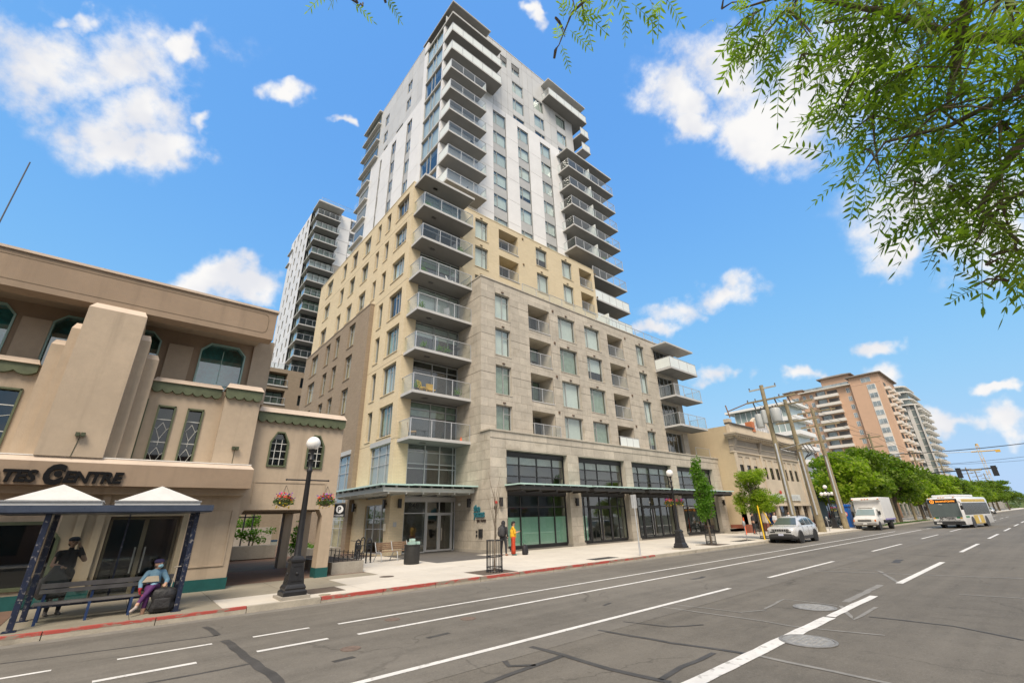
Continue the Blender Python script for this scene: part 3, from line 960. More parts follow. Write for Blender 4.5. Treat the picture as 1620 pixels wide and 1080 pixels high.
mb.face([(XYE, Yy, STOP - .2), (XYE, Yy + 3, STOP - .2), (XYE, Yy + 3, YT), (XYE, Yy, YT)])
# left flank
F4 = FX(Xy)
YB = 46.5
ops4 = []; lw = []
allh = heads + yheads
for k, hd in enumerate(allh):
    sl = hd - 2.05 if k < 4 else hd - 1.75
    cols_ = [(25.7, 27.75, 1), (28.82, 29.62, 0)]
    if k >= 4: cols_ += [(30.68, 31.4, 0), (32.8, 34.3, 2), (35.8, 37.15, 2), (38.55, 39.65, 0), (42.4, 44.2, 2)]
    for (a, b, kind) in cols_:
        ops4.append((a, b, sl, hd, .3)); lw.append((a, b, sl, hd, kind))
ops4 += [(25.62, 28.5, 3.35, 6.55, .25), (25.62, 28.5, .3, 3.0, .25)]
wall(mb, F4, Yy, YB, .1, YT, ops4, .3)
mb.face([(Xy, YB, .1), (Xy + 12, YB, .1), (Xy + 12, YB, YT), (Xy, YB, YT)])
mb.face([(Xy + .01, Yy + .01, YT - .02), (XYE, Yy + .01, YT - .02), (XYE, YB, YT - .02), (Xy + .01, YB, YT - .02)])
# yellow return seen beside the lower right balconies
wall(mb, FY(28.2), 36.0, 41.6, STOP - .4, 25.9, [(38.9, 40.6, 20.3, 21.4)], .2)
mb.face([(41.6, 28.2, STOP - .4), (41.6, 34, STOP - .4), (41.6, 34, 25.9), (41.6, 28.2, 25.9)])
mb.build('yellow_brick_wall', ybrick_m, T)
mb = MB()
mb.box(Xy - .03, Xy + .3, Yy - .02, YB, YT, YT + .07); mb.box(Xy + .3, XYE + .03, Yy - .03, Yy + .3, YT, YT + .07)
mb.build('parapet_cap', MAT('tan_cap', (.66, .56, .37), .6), T)
# thin floor lines
mb = MB()
for z in (6.75, 9.55 + 2.6, 17.9, 23.55):
    mb.box(Xy - .002, PR, Yy - .004, Yy, z, z + .025); mb.box(Xy - .004, Xy, Yy, YB, z, z + .025)
mb.build('movement_joint', MAT('joint_line', (.2, .16, .1), .9), T)
for (a, b, c, d) in yw:
    window(T, F3, a, b, c, d, .2, cols=(.3,) if a > 20 else (.62,), rows_={0: (.74,)} if a > 20 else {1: (.74,)}, blind=rs.choice([.97, .95, .97, .95, .5]), sill=ybrick_m)
for (a, b, c, d) in yl:
    window(T, FY(Yy + 1.45), a + .02, b - .02, c + .02, d - .02, .0, cols=(.33, .66), rows_={}, blind=0, name='patio_door')
    s = MB(); s.box(a, b, Yy + .05, Yy + .09, c + .95, c + .99)
    for i in range(3): s.box(a + .02 + (b - a - .04) * i / 2 - .018, a + .02 + (b - a - .04) * i / 2 + .018, Yy + .05, Yy + .09, c + .02, c + .95)
    ro = s.build('loggia_railing', alu_m, T)
    for i in range(2):
        q = MB(); q.box(a + .05 + (b - a) * i / 2, a + (b - a) * (i + 1) / 2 - .05, Yy + .064, Yy + .076, c + .1, c + .92); q.build('glass_panel', rail_glass_m, ro)
    q = MB(); q.box(a - .02, b + .02, Yy - .05, Yy + .1, c - .07, c - .003); q.build('sill', slab_m, T)
vent2_m = MAT('brown_vent2', (.2, .14, .07), .6)
for (a, b, c, d) in yw:
    mb = MB(); mb.fbox(F3, a + .5, a + .72, d + .12, d + .2, 0, .07); mb.build('vent_hood', vent2_m, T)
for (a, b, c, d) in yl:
    mb = MB(); mb.fbox(F3, b + .5, b + .66, d + .05, d + .22, 0, .07); mb.build('vent_hood', vent2_m, T)
for (a, b, c, d, kind) in lw:
    if a < 31 or d > 18 :
        window(T, F4, a, b, c, d, .22, cols=(.33, .55) if kind == 1 else ((.5,) if kind == 2 else ()), rows_={1: (.74,)} if kind == 1 else {}, blind=rs.choice([.0, .9, .9, .5]), bm=rs.choice([blind_m, blind_m, curtain_m]), sill=ybrick_m, panes=(kind == 1))
# ---- brown brick wing on the left flank
XB, YB0, YB1, BT = 11.62, 30.45, 46.6, 18.0
F5 = FX(XB)
ops5 = []
for k in range(4):
    hd = heads[k] - .05; sl = hd - 2.05
    for (a, b) in ((33.3, 34.7), (36.8, 37.95), (39.2, 40.4), (42.6, 44.6)): ops5.append((a, b, sl, hd, .3))
ops5.append((31.2, 34.6, 3.3, 6.5, .25)); ops5.append((31.2, 34.6, .4, 3.0, .25))
mb = MB()
wall(mb, F5, YB0, YB1, .1, BT, ops5, .3)
mb.face([(XB, YB0, .1), (Xy + .2, YB0, .1), (Xy + .2, YB0, BT), (XB, YB0, BT)])
mb.face([(XB, YB0, BT), (Xy + .2, YB0, BT), (Xy + .2, YB1, BT), (XB, YB1, BT)])
mb.face([(XB, YB1, .1), (Xy + 12, YB1, .1), (Xy + 12, YB1, BT), (XB, YB1, BT)])
mb.build('brown_brick_wing', bbrick_m, T)
mb = MB(); mb.box(XB - .04, Xy - .01, YB0 - .03, YB1, BT + .002, BT + .08); mb.build('wing_coping', MAT('brown_cap', (.36, .29, .21), .6), T)
for (a, b, c, d, *_) in ops5[:-2]:
    window(T, F5, a, b, c, d, .22, cols=(.5,) if b - a > 1.3 else (.45,), rows_={1: (.72,)}, blind=rs.choice([.0, .9, .9, .5]), sill=bbrick_m, panes=False)
for (a, b, c, d, *_) in ops5[-2:] + ops4[-2:]:
    F = F5 if a > 31 else F4
    window(T, F, a, b, c, d, .15, cols=(.25, .62), rows_={'all': (.62, .82) if c > 3 else (.5, .7)}, fm=alu_m, blind=0, name='shop_window')
    q = MB()
    if c > 3: q.fbox(F, a + .06, b - .06, c + .06, d - .06, -.19, -.18); q.build('spandrel_sheet', MAT('ribbed_grey_sheet', (.30, .31, .32), .5, .1, 3), T)
mb = MB(); mb.fbox(F4, 25.55, 28.55, 6.55, 6.85, 0, .06); mb.fbox(F5, 31.1, 34.7, 6.5, 6.8, 0, .06); mb.build('grey_lintel', spandrel_m, T)

# ---- entrance recess below the balcony stack
FE = FY(Yy + .12)
window(T, FE, PR, Xs - .02, 3.35, 6.55, .0, cols=(.35, .65, .93), rows_={'all': (.53, .62, .84)}, fm=alu_m, blind=0, fw=.07, name='entrance_upper_glazing')
mb = MB(); mb.fbox(FE, PR + .1, Xs - .1, 5.3, 6.5, -.12, -.1); mb.build('spandrel_sheet', MAT('dark_grey_sheet', (.16, .165, .17), .5, .1, 3), T)
window(T, FE, PR, 14.35, .3, 3.15, .0, cols=(), rows_={0: (.76,)}, fm=alu_m, blind=0, fw=.06, name='entrance_sidelight')
window(T, FE, 14.35, 16.2, 2.42, 3.15, .0, cols=(.5,), rows_={}, fm=alu_m, blind=0, fw=.06, name='entrance_transom')
window(T, FE, 16.2, 16.42, .3, 3.15, .0, cols=(), rows_={0: (.76,)}, fm=alu_m, blind=0, fw=.05, name='entrance_sidelight')
for a, b in ((14.36, 15.28), (15.29, 16.2)):
    d = window(T, FE, a, b, .32, 2.42, -.01, cols=(), rows_={}, fm=alu_m, blind=0, fw=.10, name='entrance_door')
    q = MB(); hx = b - .14 if a < 15 else a + .14
    q.box(hx - .015, hx + .015, Yy + .0, Yy + .03, .9, 1.6); q.build('door_handle', chrome_m, d)
for z0_, z1_ in ((3.15, 3.35), (6.55, 6.66)):
    mb = MB(); mb.box(PR, Xs, Yy + .0, Yy + .3, z0_, z1_); mb.build('entrance_lintel', alu_m, T)
mb = MB(); mb.face([(PR, Yy + 3.4, .3), (Xs, Yy + 3.4, .3), (Xs, Yy + 3.4, 3.2), (PR, Yy + 3.4, 3.2)]); mb.face([(PR, Yy + .2, .3), (Xs, Yy + .2, .3), (Xs, Yy + 3.4, .3), (PR, Yy + 3.4, .3)]); mb.face([(PR, Yy + .2, 3.2), (Xs, Yy + .2, 3.2), (Xs, Yy + 3.4, 3.2), (PR, Yy + 3.4, 3.2)])
mb.build('lobby_lining', MAT('lobby_wall', (.34, .31, .25), .8, .2, 1), T)
# balconies of the recess
for k in range(7):
    zb = 6.48 + 2.81 * k
    balcony(T, Xy + .12, 16.44 if k < 5 else 16.5, 23.4, Yy + .1, zb, left=True, right=k >= 4, npan=3)
    window(T, FE, PR, Xs - .02, zb + .22, zb + 2.75, .02, cols=(.42, .75), rows_={0: (.0001,), 'all': (.8,)} if False else {'all': (.8,)}, fm=frame_m, blind=rs.choice([0, 0, .9, .35]), bm=rs.choice([curtain_m, blind_m]), fw=.06, name='balcony_glazing')
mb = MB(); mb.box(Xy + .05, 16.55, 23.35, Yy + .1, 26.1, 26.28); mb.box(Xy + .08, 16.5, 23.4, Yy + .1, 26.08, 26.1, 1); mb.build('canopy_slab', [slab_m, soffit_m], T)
mb = MB()
for k in range(8):
    mb.box(13.2, 13.55, 24.1, 24.3, 6.44 + 2.81 * k - (0 if k < 7 else .03), 6.47 + 2.81 * k)
mb.build('soffit_light', MAT('soffit_fitting', (.08, .08, .08), .5), T)

# ---- white tower
F6 = FY(Yw)
WT = 43.9                       # top of white panels
wh = [29.07 + 2.79 * j for j in range(6)]
colsW = [(21.27, 23.03), (24.76, 26.4), (28.3, 29.95)]
XWE = 31.65
strips = [(a, b, YT - .2, wh[-1] + .03, .12) for a, b in colsW]
mb = MB()
wall(mb, F6, Xw, XWE, YT - .3, WT, strips, .12)
F7 = FX(Xw)
Y7a, Y7b = 30.9, 47.2
lcols = [(33.05, 34.2), (36.85, 37.98), (40.7, 41.15)]
strips7 = [(a, b, YT - .2, wh[-1] - .1, .12) for a, b in lcols]
wall(mb, F7, Y7a, Y7b, YT - .3, WT, strips7, .12)
mb.face([(XWE, Yw, YT), (XWE, Yw + 6, YT), (XWE, Yw + 6, WT), (XWE, Yw, WT)])
mb.build('white_backing_wall', MAT('dark_seam', (.11, .11, .11), .9), T)
pw = Pieces()
seams = [YT - .2] + [h + .08 - .0 for h in wh[:-1]] + [WT]
seams = [YT - .2] + [29.4 - .15 + 2.79 * j - 1.0 + .95 for j in range(6)]
seams = [YT - .2] + [29.2 + 2.79 * j for j in range(5)] + [WT]
ufr = [19.3, 21.27, 23.03, 24.76, 26.4, 28.3, 29.95, XWE]
pw.grid(F6, NY, 15, XWE, 0, 0, 1, 1, strips, us=[Xw] + ufr, vs=seams, gap=.035, w1=.03)
pw.grid(F7, NX, Y7a, Y7b, 0, 0, 1, 1, strips7, us=[Y7a, 33.05, 34.2, 36.85, 37.98, 40.7, 41.15, 43.4, Y7b], vs=seams, gap=.035, w1=.03)
pw.build('white_panel', white_m, T)
def spand(F, a, b, c, d):
    mb = MB(); mb.fbox(F, a + .01, b - .01, c, d, -.10, -.04); mb.build('spandrel', spandrel_m, T)
for (a, b) in colsW:
    for j in range(5): spand(F6, a, b, wh[j], wh[j + 1] - 1.72)
    spand(F6, a, b, YT - .2, wh[0] - 1.72)
for (a, b) in lcols:
    for j in range(5): spand(F7, a, b, wh[j] - .1, wh[j + 1] - 1.75)
    spand(F7, a, b, YT - .2, wh[0] - 1.75)
for j in range(6):
    for i, (a, b) in enumerate(colsW):
        window(T, F6, a, b, wh[j] - 1.72, wh[j], .08, cols=(.27,), rows_={0: (.74,)}, blind=rs.choice([.97, .97, .8, .6, .95]), fw=.05)
    for (a, b) in lcols:
        window(T, F7, a, b, wh[j] - 1.75, wh[j] - .1, .08, cols=(.45,) if b - a > .6 else (), rows_={}, blind=rs.choice([.9, 0, .5]), fw=.06, panes=False, fm=frame_m)
# grey top storeys
GT = 54.55; XGE = 34.65
F8 = FY(Yw + .06)
F9 = FX(Xw + .05)
gh = [44.55, 47.25, 50.08, 53.15]
ops8 = []; gw = []
for (a, b) in ((24.25, 25.95), (27.65, 29.3), (31.55, 33.25)):
    for hd in gh[1:3]: ops8.append((a, b, hd - 1.8, hd, .12)); gw.append((a, b, hd - 1.8, hd))
    ops8.append((a, b, 44.05, 44.58, .12)); gw.append((a, b, 44.05, 44.58))
for (a, b) in ((22.5, 23.5), (24.25, 25.5)):
    ops8.append((a, b, 51.5, 53.15, .12)); gw.append((a, b, 51.5, 53.15))
mb = MB()
wall(mb, F8, Xw + .05, 19.4, WT - .05, GT - 2.2, [], .12); wall(mb, F8, 19.4, XGE, WT - .05, GT, ops8, .12)
ops9 = [(a, b, hd - 1.7, hd - .1, .12) for (a, b) in ((33.9, 35.0), (39.9, 41.0)) for hd in gh[1:3]] + [(a, b, 43.95, 44.4, .12) for (a, b) in ((35.5, 37.2), (39.5, 40.6))]
wall(mb, F9, Y7a + .2, Y7b, WT - .05, GT - 2.2, ops9, .12)
mb.face([(XGE, Yw + .06, WT), (XGE, Yw + 7, WT), (XGE, Yw + 7, GT), (XGE, Yw + .06, GT)]); mb.box(Xw + 4.4, XGE - .01, Yw + .07, Yw + .35, GT - 2.2, GT - .002)
mb.face([(Xw + .06, Yw + .1, GT - 2.25), (XGE - .01, Yw + .1, GT - 2.25), (XGE - .01, Y7b - .01, GT - 2.25), (Xw + .06, Y7b - .01, GT - 2.25)])
mb.face([(Xw, Y7b, YT), (XGE, Y7b, YT), (XGE, Y7b, GT - 2.3), (Xw, Y7b, GT - 2.3)])
mb.build('grey_backing_wall', MAT('mid_seam', (.17, .17, .17), .9), T)
pg = Pieces()
gs = [WT, 44.75, 47.5, 50.3, 53.4, GT]
gu = [19.4, 20.4, 21.4, 22.5, 23.5, 24.25, 25.95, 26.8, 27.65, 29.3, 30.4, 31.55, 33.25, XGE]
pg.grid(F8, NY, 0, 0, 0, 0, 1, 1, ops8, us=gu, vs=gs, gap=.03, w1=.03); pg.grid(F8, NY, 0, 0, 0, 0, 1, 1, [], us=[Xw + .05, 17, 19.4], vs=gs[:-2] + [GT - 2.2], gap=.03, w1=.03)
pg.grid(F9, NX, 0, 0, 0, 0, 1, 1, ops9, us=[Y7a + .2, 32.4, 33.9, 35.0, 36.5, 38.2, 39.9, 41, 43, Y7b], vs=gs[:-2] + [GT - 2.2], gap=.03, w1=.03)
pg.build('grey_panel', grey_m, T)
for (a, b, c, d) in gw:
    window(T, F8, a, b, c, d, .06, cols=(.28,) if a < 27 else (.68,), rows_={}, blind=.92 if d - c > 1 else 0, fw=.05)
for (a, b, c, d, *_) in ops9:
    window(T, F9, a, b, c, d, .06, cols=(.5,), rows_={}, blind=.5, fw=.06, panes=False)
mb = MB(); mb.box(19.5, XGE + .03, Yw - .0, Yw + .4, GT + .002, GT + .1); mb.box(Xw, Xw + .4, 31.5, Y7b, GT - 2.195, GT - 2.1); mb.build('roof_cap', grey_m, T)
# white strip, bay glazing and floor bands on the left front corner
mb = MB(); mb.box(Xw - .02, Xw + .3, Y7a - .5, Y7a + .19, YT, 52.2); mb.box(Xw - .03, Xw + .28, Yw - .02, Yw + .28, YT, 50.6); mb.build('corner_post', white_m, T)
slabz = [28.68, 31.45, 34.2, 36.92, 39.67, 42.45, 45.2, 47.92]
for j, zb in enumerate(slabz):
    top = (slabz[j + 1] if j < 7 else 50.7)
    window(T, FX(Xw + .08), Yw + .3, Y7a - .52, zb + .22, top - .02, .0, cols=(.42, .62), rows_={}, fm=frame_m, blind=rs.choice([0, .9, .9]), fw=.06, name='bay_glazing')
    window(T, FY(Yw + .04), Xw + .3, 19.25, zb + .22, top - .02, .0, cols=(.3, .6), rows_={}, fm=frame_m, blind=rs.choice([0, 0, .9, .5]), fw=.06, name='balcony_glazing')
    mb = MB(); mb.box(Xw - .06, Xw + .5, Yw + .1, Y7a - .5, zb + .02, zb + .21); mb.build('floor_band', slab_m, T)
    balcony(T, 14.93, 19.22 if j < 6 else 21.33, 25.2, Yw + .1, zb, npan=3 if j < 6 else 5, left=True, right=True, gm=frit_glass_m if j > 5 else rail_glass_m, glassleft=frit_glass_m)
window(T, FX(Xw + .08), Yw + .3, Y7a - .52, YT + .1, 28.6, .0, cols=(.42, .62), rows_={}, fm=frame_m, blind=0, fw=.06, name='bay_glazing')
window(T, FY(Yw + .04), Xw + .3, 19.25, YT + .1, 28.6, .0, cols=(.3, .6), rows_={}, fm=frame_m, blind=0, fw=.06, name='balcony_glazing')
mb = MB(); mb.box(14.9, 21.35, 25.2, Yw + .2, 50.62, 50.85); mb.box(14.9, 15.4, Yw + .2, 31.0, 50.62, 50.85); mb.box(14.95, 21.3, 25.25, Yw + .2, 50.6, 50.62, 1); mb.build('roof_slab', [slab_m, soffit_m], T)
mb = MB(); mb.box(15.12, 20.2, 25.6, 32.0, 53.3, 53.42); mb.box(15.2, 20.1, 25.7, 31.9, 53.28, 53.3, 1); mb.build('roof_overhang', [slab_m, soffit_m], T)
mb = MB(); mb.box(15.6, 20.0, 27.2, 31.5, 50.85, 53.28); mb.build('penthouse_glazing', MAT('penthouse_glass', (.12, .14, .14), .08, .1, 1), T)
# right front balconies
YR = 25.05
for zb in (28.72, 31.48, 34.3, 37.05, 39.75):
    balcony(T, 31.0, 39.35, YR, 28.6, zb, npan=6, gm=frit_glass_m if False else rail_glass_m, glassleft=rail_glass_m)
    mb = MB(); mb.box(34.9, 34.97, YR + .1, 28.0, zb + .2, zb + 1.95); mb.build('privacy_screen', frit_glass_m, T)
    window(T, FY(28.55), XWE, 38.6, zb + .22, zb + 2.7, .0, cols=(.2, .4, .6, .8), rows_={}, fm=frame_m, blind=0, fw=.07, name='balcony_glazing', panes=False)
mb = MB(); mb.box(31.0, 39.4, YR, 28.6, 42.5, 42.68); mb.box(31.05, 39.3, YR + .05, 28.6, 42.48, 42.5, 1); mb.build('canopy_slab', [slab_m, soffit_m], T)
mb = MB(); wall(mb, FX(38.6), 28.5, 46, STOP - .3, 42.5, [], .1); mb.face([(XWE, 28.6, YT), (38.6, 28.6, YT), (38.6, 28.6, 42.5), (XWE, 28.6, 42.5)]); mb.build('right_return_wall', grey_m, T)
for zb, x0 in ((25.98, XYE + .02), (23.15, XYE + .02), (20.4, XYE + .02)):
    balcony(T, x0, 39.5, YR, 28.2, zb, npan=5, left=False, gm=frit_glass_m if zb < 25 else rail_glass_m)
    window(T, FY(28.15), x0 + .1, 38.4, zb + .22, zb + 2.6, .0, cols=(.25, .5, .75), rows_={}, fm=frame_m, blind=0, fw=.07, name='balcony_glazing', panes=False)
YR2 = 25.5
balcony(T, 29.15, 36.2, YR2, Yw + 1.4, 50.42, npan=5, gm=frit_glass_m, glassleft=rail_glass_m)
mb = MB(); mb.box(29.2, 36.2, YR2, Yw + 2.0, 53.2, 53.35); mb.build('roof_overhang', slab_m, T)
for zb in (47.7, 45.12):
    balcony(T, XGE + .03, 36.3, YR2, Yw + 5, zb, npan=2, left=False, gm=frit_glass_m)
window(T, FX(XGE + .12), 27.3, 33, 45.5, 50.2, .0, cols=(.5,), rows_={'all': (.5,)}, fm=frame_m, name='balcony_glazing', panes=False)
# left rear balconies seen in silhouette
for zb in (52.3, 50.1, 47.3, 44.5, 41.8, 39.0, 36.2, 33.4, 30.6):
    mb = MB(); mb.box(14.6, Xw + .05, 42.3 if zb > 43 else 44.0, 47.6, zb, zb + .16); s = mb.build('rear_balcony', slab_m, T)
    if zb < 52:
        q = MB(); q.box(14.63, 14.65, 46.6, 47.55, zb + .18, zb + 1.15); q.build('glass_panel', rail_glass_m, s)
        q = MB(); q.box(Xw - .04, Xw + .0, 42.5 if zb > 43 else 44.1, 47.1, zb + .3, zb + 2.2); q.build('rear_glazing', car_glass_m, s)
# ---- dark cores behind the glass
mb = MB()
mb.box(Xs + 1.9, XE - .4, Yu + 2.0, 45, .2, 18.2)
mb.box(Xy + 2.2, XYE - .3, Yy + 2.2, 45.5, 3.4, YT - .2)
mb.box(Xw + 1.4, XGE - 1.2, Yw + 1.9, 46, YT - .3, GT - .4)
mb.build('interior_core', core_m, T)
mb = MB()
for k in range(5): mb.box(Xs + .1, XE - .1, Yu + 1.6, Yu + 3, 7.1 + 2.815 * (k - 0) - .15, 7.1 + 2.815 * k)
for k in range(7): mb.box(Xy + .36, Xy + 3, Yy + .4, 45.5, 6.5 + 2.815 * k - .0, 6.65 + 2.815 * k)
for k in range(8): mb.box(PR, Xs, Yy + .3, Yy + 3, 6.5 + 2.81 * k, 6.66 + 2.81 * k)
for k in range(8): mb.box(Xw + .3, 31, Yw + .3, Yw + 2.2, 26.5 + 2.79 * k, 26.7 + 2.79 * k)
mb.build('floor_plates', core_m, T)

# ================================================================== text helper
def text_mesh(txt, size, mat, depth=.02, shear=0.0, bold=0.0, space=1.0, name='lettering', parent=None, M4=None, align='LEFT', res=3):
    """flat or raised lettering as a mesh; M4 places it (local x = reading direction, y = up, z = outwards)"""
    cu = bpy.data.curves.new('tmp', 'FONT')
    cu.body = txt; cu.size = size; cu.extrude = depth; cu.shear = shear; cu.offset = bold; cu.space_character = space; cu.align_x = align; cu.resolution_u = res
    ob = bpy.data.objects.new('tmp', cu); COL.objects.link(ob)
    dg = bpy.context.evaluated_depsgraph_get()
    me = bpy.data.meshes.new_from_object(ob.evaluated_get(dg))
    bpy.data.objects.remove(ob)
    me.materials.clear(); me.materials.append(mat)
    if M4 is not None: me.transform(M4)
    o = bpy.data.objects.new(name, me); COL.objects.link(o)
    if parent is not None:
        o.parent = parent
        o.matrix_parent_inverse = Matrix.Translation(-WLOC(parent))
    return o


def m4(o, x, y, z=None):
    x = Vector(x).normalized(); y = Vector(y).normalized(); z = x.cross(y)
    M = Matrix((x, y, z)).transposed().to_4x4(); M.translation = Vector(o)
    return M


# ================================================================== shopfronts of the tower
YS = 21.78
FS = FY(YS)
for i, (a, b) in enumerate(bays):
    c4 = (.25, .53, .79) if i == 0 else (.2, .45, .76) if i == 1 else (.22, .5, .76)
    window(T, FS, a, b, 4.0, 5.76, .0, cols=c4, rows_={'all': (.28, .67)}, fm=black_m, gm=shop_glass_m, fw=.09, name='clerestory_window')
    mb = MB(); mb.fbox(FS, a + .05, b - .05, 4.55, 5.15, -.16, -.13); mb.build('dark_louvre_sheet', MAT('black_louvre', (.03, .03, .032), .6, .2, 4), T)
    mb = MB(); mb.fbox(FS, a + .05, b - .05, 5.2, 5.72, -.2, -.17); mb.build('blind', MAT('pale_shade', (.50, .50, .47), .8, .2, 2), T)
    for (v0, v1, w1) in ((5.76, 6.02, .1), (3.40, 3.98, .12), (.28, .42, .02)):
        mb = MB(); mb.fbox(FS, a, b, v0, v1, -.1, w1); mb.build('shopfront_surround', black_m, T)
    if i in (0, 3):
        o = window(T, FS, a, b, .42, 3.40, .0, cols=c4, rows_={'all': (.755,)}, fm=black_m, gm=shop_glass_m, fw=.09, name='shop_window')
    else:
        w0, w1 = a + (b - a) * .22, a + (b - a) * .66
        window(T, FS, a, w0, .42, 3.40, .0, cols=(.55,), rows_={'all': (.755,)}, fm=black_m, gm=shop_glass_m, fw=.09, name='shop_window')
        window(T, FS, w1, b, .42, 3.40, .0, cols=(.5,), rows_={'all': (.755,)}, fm=black_m, gm=shop_glass_m, fw=.09, name='shop_window')
        window(T, FS, w0, w1, 2.65, 3.40, .0, cols=(.5,), rows_={}, fm=black_m, gm=shop_glass_m, fw=.08, name='shop_transom')
        mid = (w0 + w1) / 2
        for (p, q, hx) in ((w0 + .02, mid - .01, mid - .16), (mid + .01, w1 - .02, mid + .16)):
            d = window(T, FS, p, q, .32, 2.64, -.02, cols=(), rows_={}, fm=black_m, gm=shop_glass_m, fw=.12, name='shop_door')
            h = MB(); h.box(hx - .02, hx + .02, YS - .11, YS - .07, .55, 2.45); h.build('door_pull', chrome_m, d)
for (a, b) in ((17.75, 23.14), (24.4, 25.3)):
    q = MB(); q.fbox(FS, a, b, .5, 2.08, -.03, -.022); q.build('frosted_film', green_film_m, T)
# shop interiors
shop_in = MAT('shop_interior', (.36, .34, .29), .85, .3, .6)
mb = MB()
mb.face([(17.2, 27.5, .3), (45, 27.5, .3), (45, 27.5, 6), (17.2, 27.5, 6)]); mb.face([(17.2, 21.9, .3), (45, 21.9, .3), (45, 27.5, .3), (17.2, 27.5, .3)]); mb.face([(17.2, 21.9, 3.7), (45, 21.9, 3.7), (45, 27.5, 3.7), (17.2, 27.5, 3.7)])
for xx in (17.2, 24, 30.2, 37, 45): mb.face([(xx, 22.5, .3), (xx, 27.5, .3), (xx, 27.5, 6), (xx, 22.5, 6)])
mb.build('shop_interior_lining', shop_in, T)
# canopies over the shops
can_steel = MAT('dark_canopy_steel', (.045, .042, .04), .5, .2, 4)
can_grey = MAT('pale_canopy_steel', (.60, .62, .59), .45, .08, 3)
can_glass = MAT('green_canopy_glass', (.44, .62, .58), .18, .08, 1.5)
for (a, b) in ((17.62, 23.75), (24.25, 30.15), (30.75, 37.3), (37.7, 44.6)):
    mb = MB(); mb.box(a, b, 20.05, Ys - .02, 3.60, 3.80)
    for k in range(5): mb.box(a + .2 + (b - a - .4) * k / 4 - .05, a + .2 + (b - a - .4) * k / 4 + .05, 20.1, Ys - .02, 3.50, 3.60)
    c = mb.build('canopy', can_steel, T)
    mb = MB(); mb.box(a - .12, b + .12, 19.9, Ys - .02, 3.86, 3.94); mb.build('canopy_glass', can_glass, c)
    for k in range(8):
        mb = MB(); mb.box(a + .3 + (b - a - .6) * k / 7 - .03, a + .3 + (b - a - .6) * k / 7 + .03, 20.0, 20.25, 3.80, 3.86); mb.build('glass_clip', alu_m, c)
# entrance canopy wrapping the corner
mb = MB()
mb.box(10.5, 16.42, 22.95, Yy - .03, 3.52, 3.74); mb.box(10.5, Xy - .03, Yy - .03, 30.2, 3.52, 3.74)
for k in range(6): mb.box(10.8 + k * 1.05, 10.88 + k * 1.05, 23.0, Yy - .05, 3.42, 3.52)
for k in range(5): mb.box(10.55, Xy - .05, 25.4 + k * 1.05, 25.48 + k * 1.05, 3.42, 3.52)
c = mb.build('entrance_canopy', can_grey, T)
mb = MB(); mb.box(10.25, 12.1, 22.75, 30.5, 3.84, 3.92); mb.box(12.1, 16.42, 22.55, Yy - .03, 3.842, 3.925); mb.build('canopy_glass', can_glass, c)
mb = MB()
for k in range(9): mb.box(10.5 + k * .72, 10.56 + k * .72, 22.9, 23.1, 3.74, 3.84)
for k in range(9): mb.box(10.4, 10.6, 23.6 + k * .8, 23.66 + k * .8, 3.74, 3.84)
mb.build('glass_clip', alu_m, c)


def wall_light(F, u, z):
    mb = MB(); mb.fbox(F, u - .09, u + .09, z - .25, z + .25, .08, .22); mb.fbox(F, u - .05, u + .05, z - .06, z + .06, 0, .08)
    return mb.build('wall_light', black_m, T)
wall_light(FY(Yy), 12.46, 3.0); wall_light(FX(Xy), 25.5, 3.0); wall_light(FX(Xy), 30.1, 2.95); wall_light(FX(Xs - .02), 23.35, 2.97)
for u in (17.1, 24.05 - .3, 30.25, 37.1, 45.0): wall_light(FY(Ys - .02), u, 2.95)
mb = MB(); mb.fbox(FY(Ys - .02), 16.72, 16.87, 2.86, 3.0, 0, .09); mb.build('fire_bell', MAT('red_bell', (.6, .04, .03), .4), T)
mb = MB(); mb.fbox(FY(Ys - .02), 16.68, 16.85, 2.55, 2.72, 0, .08); mb.build('alarm_box', black_m, T)
mb = MB(); mb.fbox(FX(Xs - .02), 22.1, 22.45, 1.05, 1.5, 0, .06); mb.fbox(FX(Xs - .02), 22.62, 22.72, 1.1, 1.2, 0, .05); mb.fbox(FX(Xs - .02), 22.62, 22.72, 1.3, 1.4, 0, .05); mb.build('intercom', black_m, T)
mb = MB(); mb.ball((Xs - .08, 24.5, 2.92), .09); mb.build('dome_camera', white_paint_m, T, smooth=True)
mb = MB(); mb.fbox(FY(Yy), 12.2, 12.4, 1.75, 2.0, 0, .02); mb.build('wall_plaque', steel_m, T)
mb = MB(); mb.fbox(FX(Xy), 25.32, 25.5, 1.55, 1.95, 0, .1); mb.build('meter_box', MAT('cream_box', (.7, .66, .55), .5), T)
# lettering on the tower
teal_sign = MAT('teal_letters', (.035, .16, .20), .4, .1, 3)
dark_sign = MAT('brown_black_letters', (.05, .035, .03), .5, .1, 3)
tx = Vector((0, -1, 0)); tz = Vector((0, 0, 1))
text_mesh('the', .50, teal_sign, .03, .0, .014, .95, 'sign_lettering', T, m4((Xs - .06, 22.95, 2.48), tx, tz))
text_mesh('yates', .55, teal_sign, .03, .0, .014, .95, 'sign_lettering', T, m4((Xs - .06, 22.95, 2.15), tx, tz))
text_mesh('ON YATES', .17, dark_sign, .02, .0, .004, 1.15, 'sign_lettering', T, m4((Xs - .06, 22.65, 1.90), tx, tz))
text_mesh('848', .42, MAT('black_numerals', (.02, .02, .02), .4), .01, 0, .004, 1.1, 'house_number', T, m4((13.13, Yy + .05, 2.74), (1, 0, 0), (0, 0, 1)))
text_mesh('101', .2, white_paint_m, .005, 0, 0, 1, 'shop_number', T, m4((33.0, YS - .03, 2.9), (1, 0, 0), (0, 0, 1)))

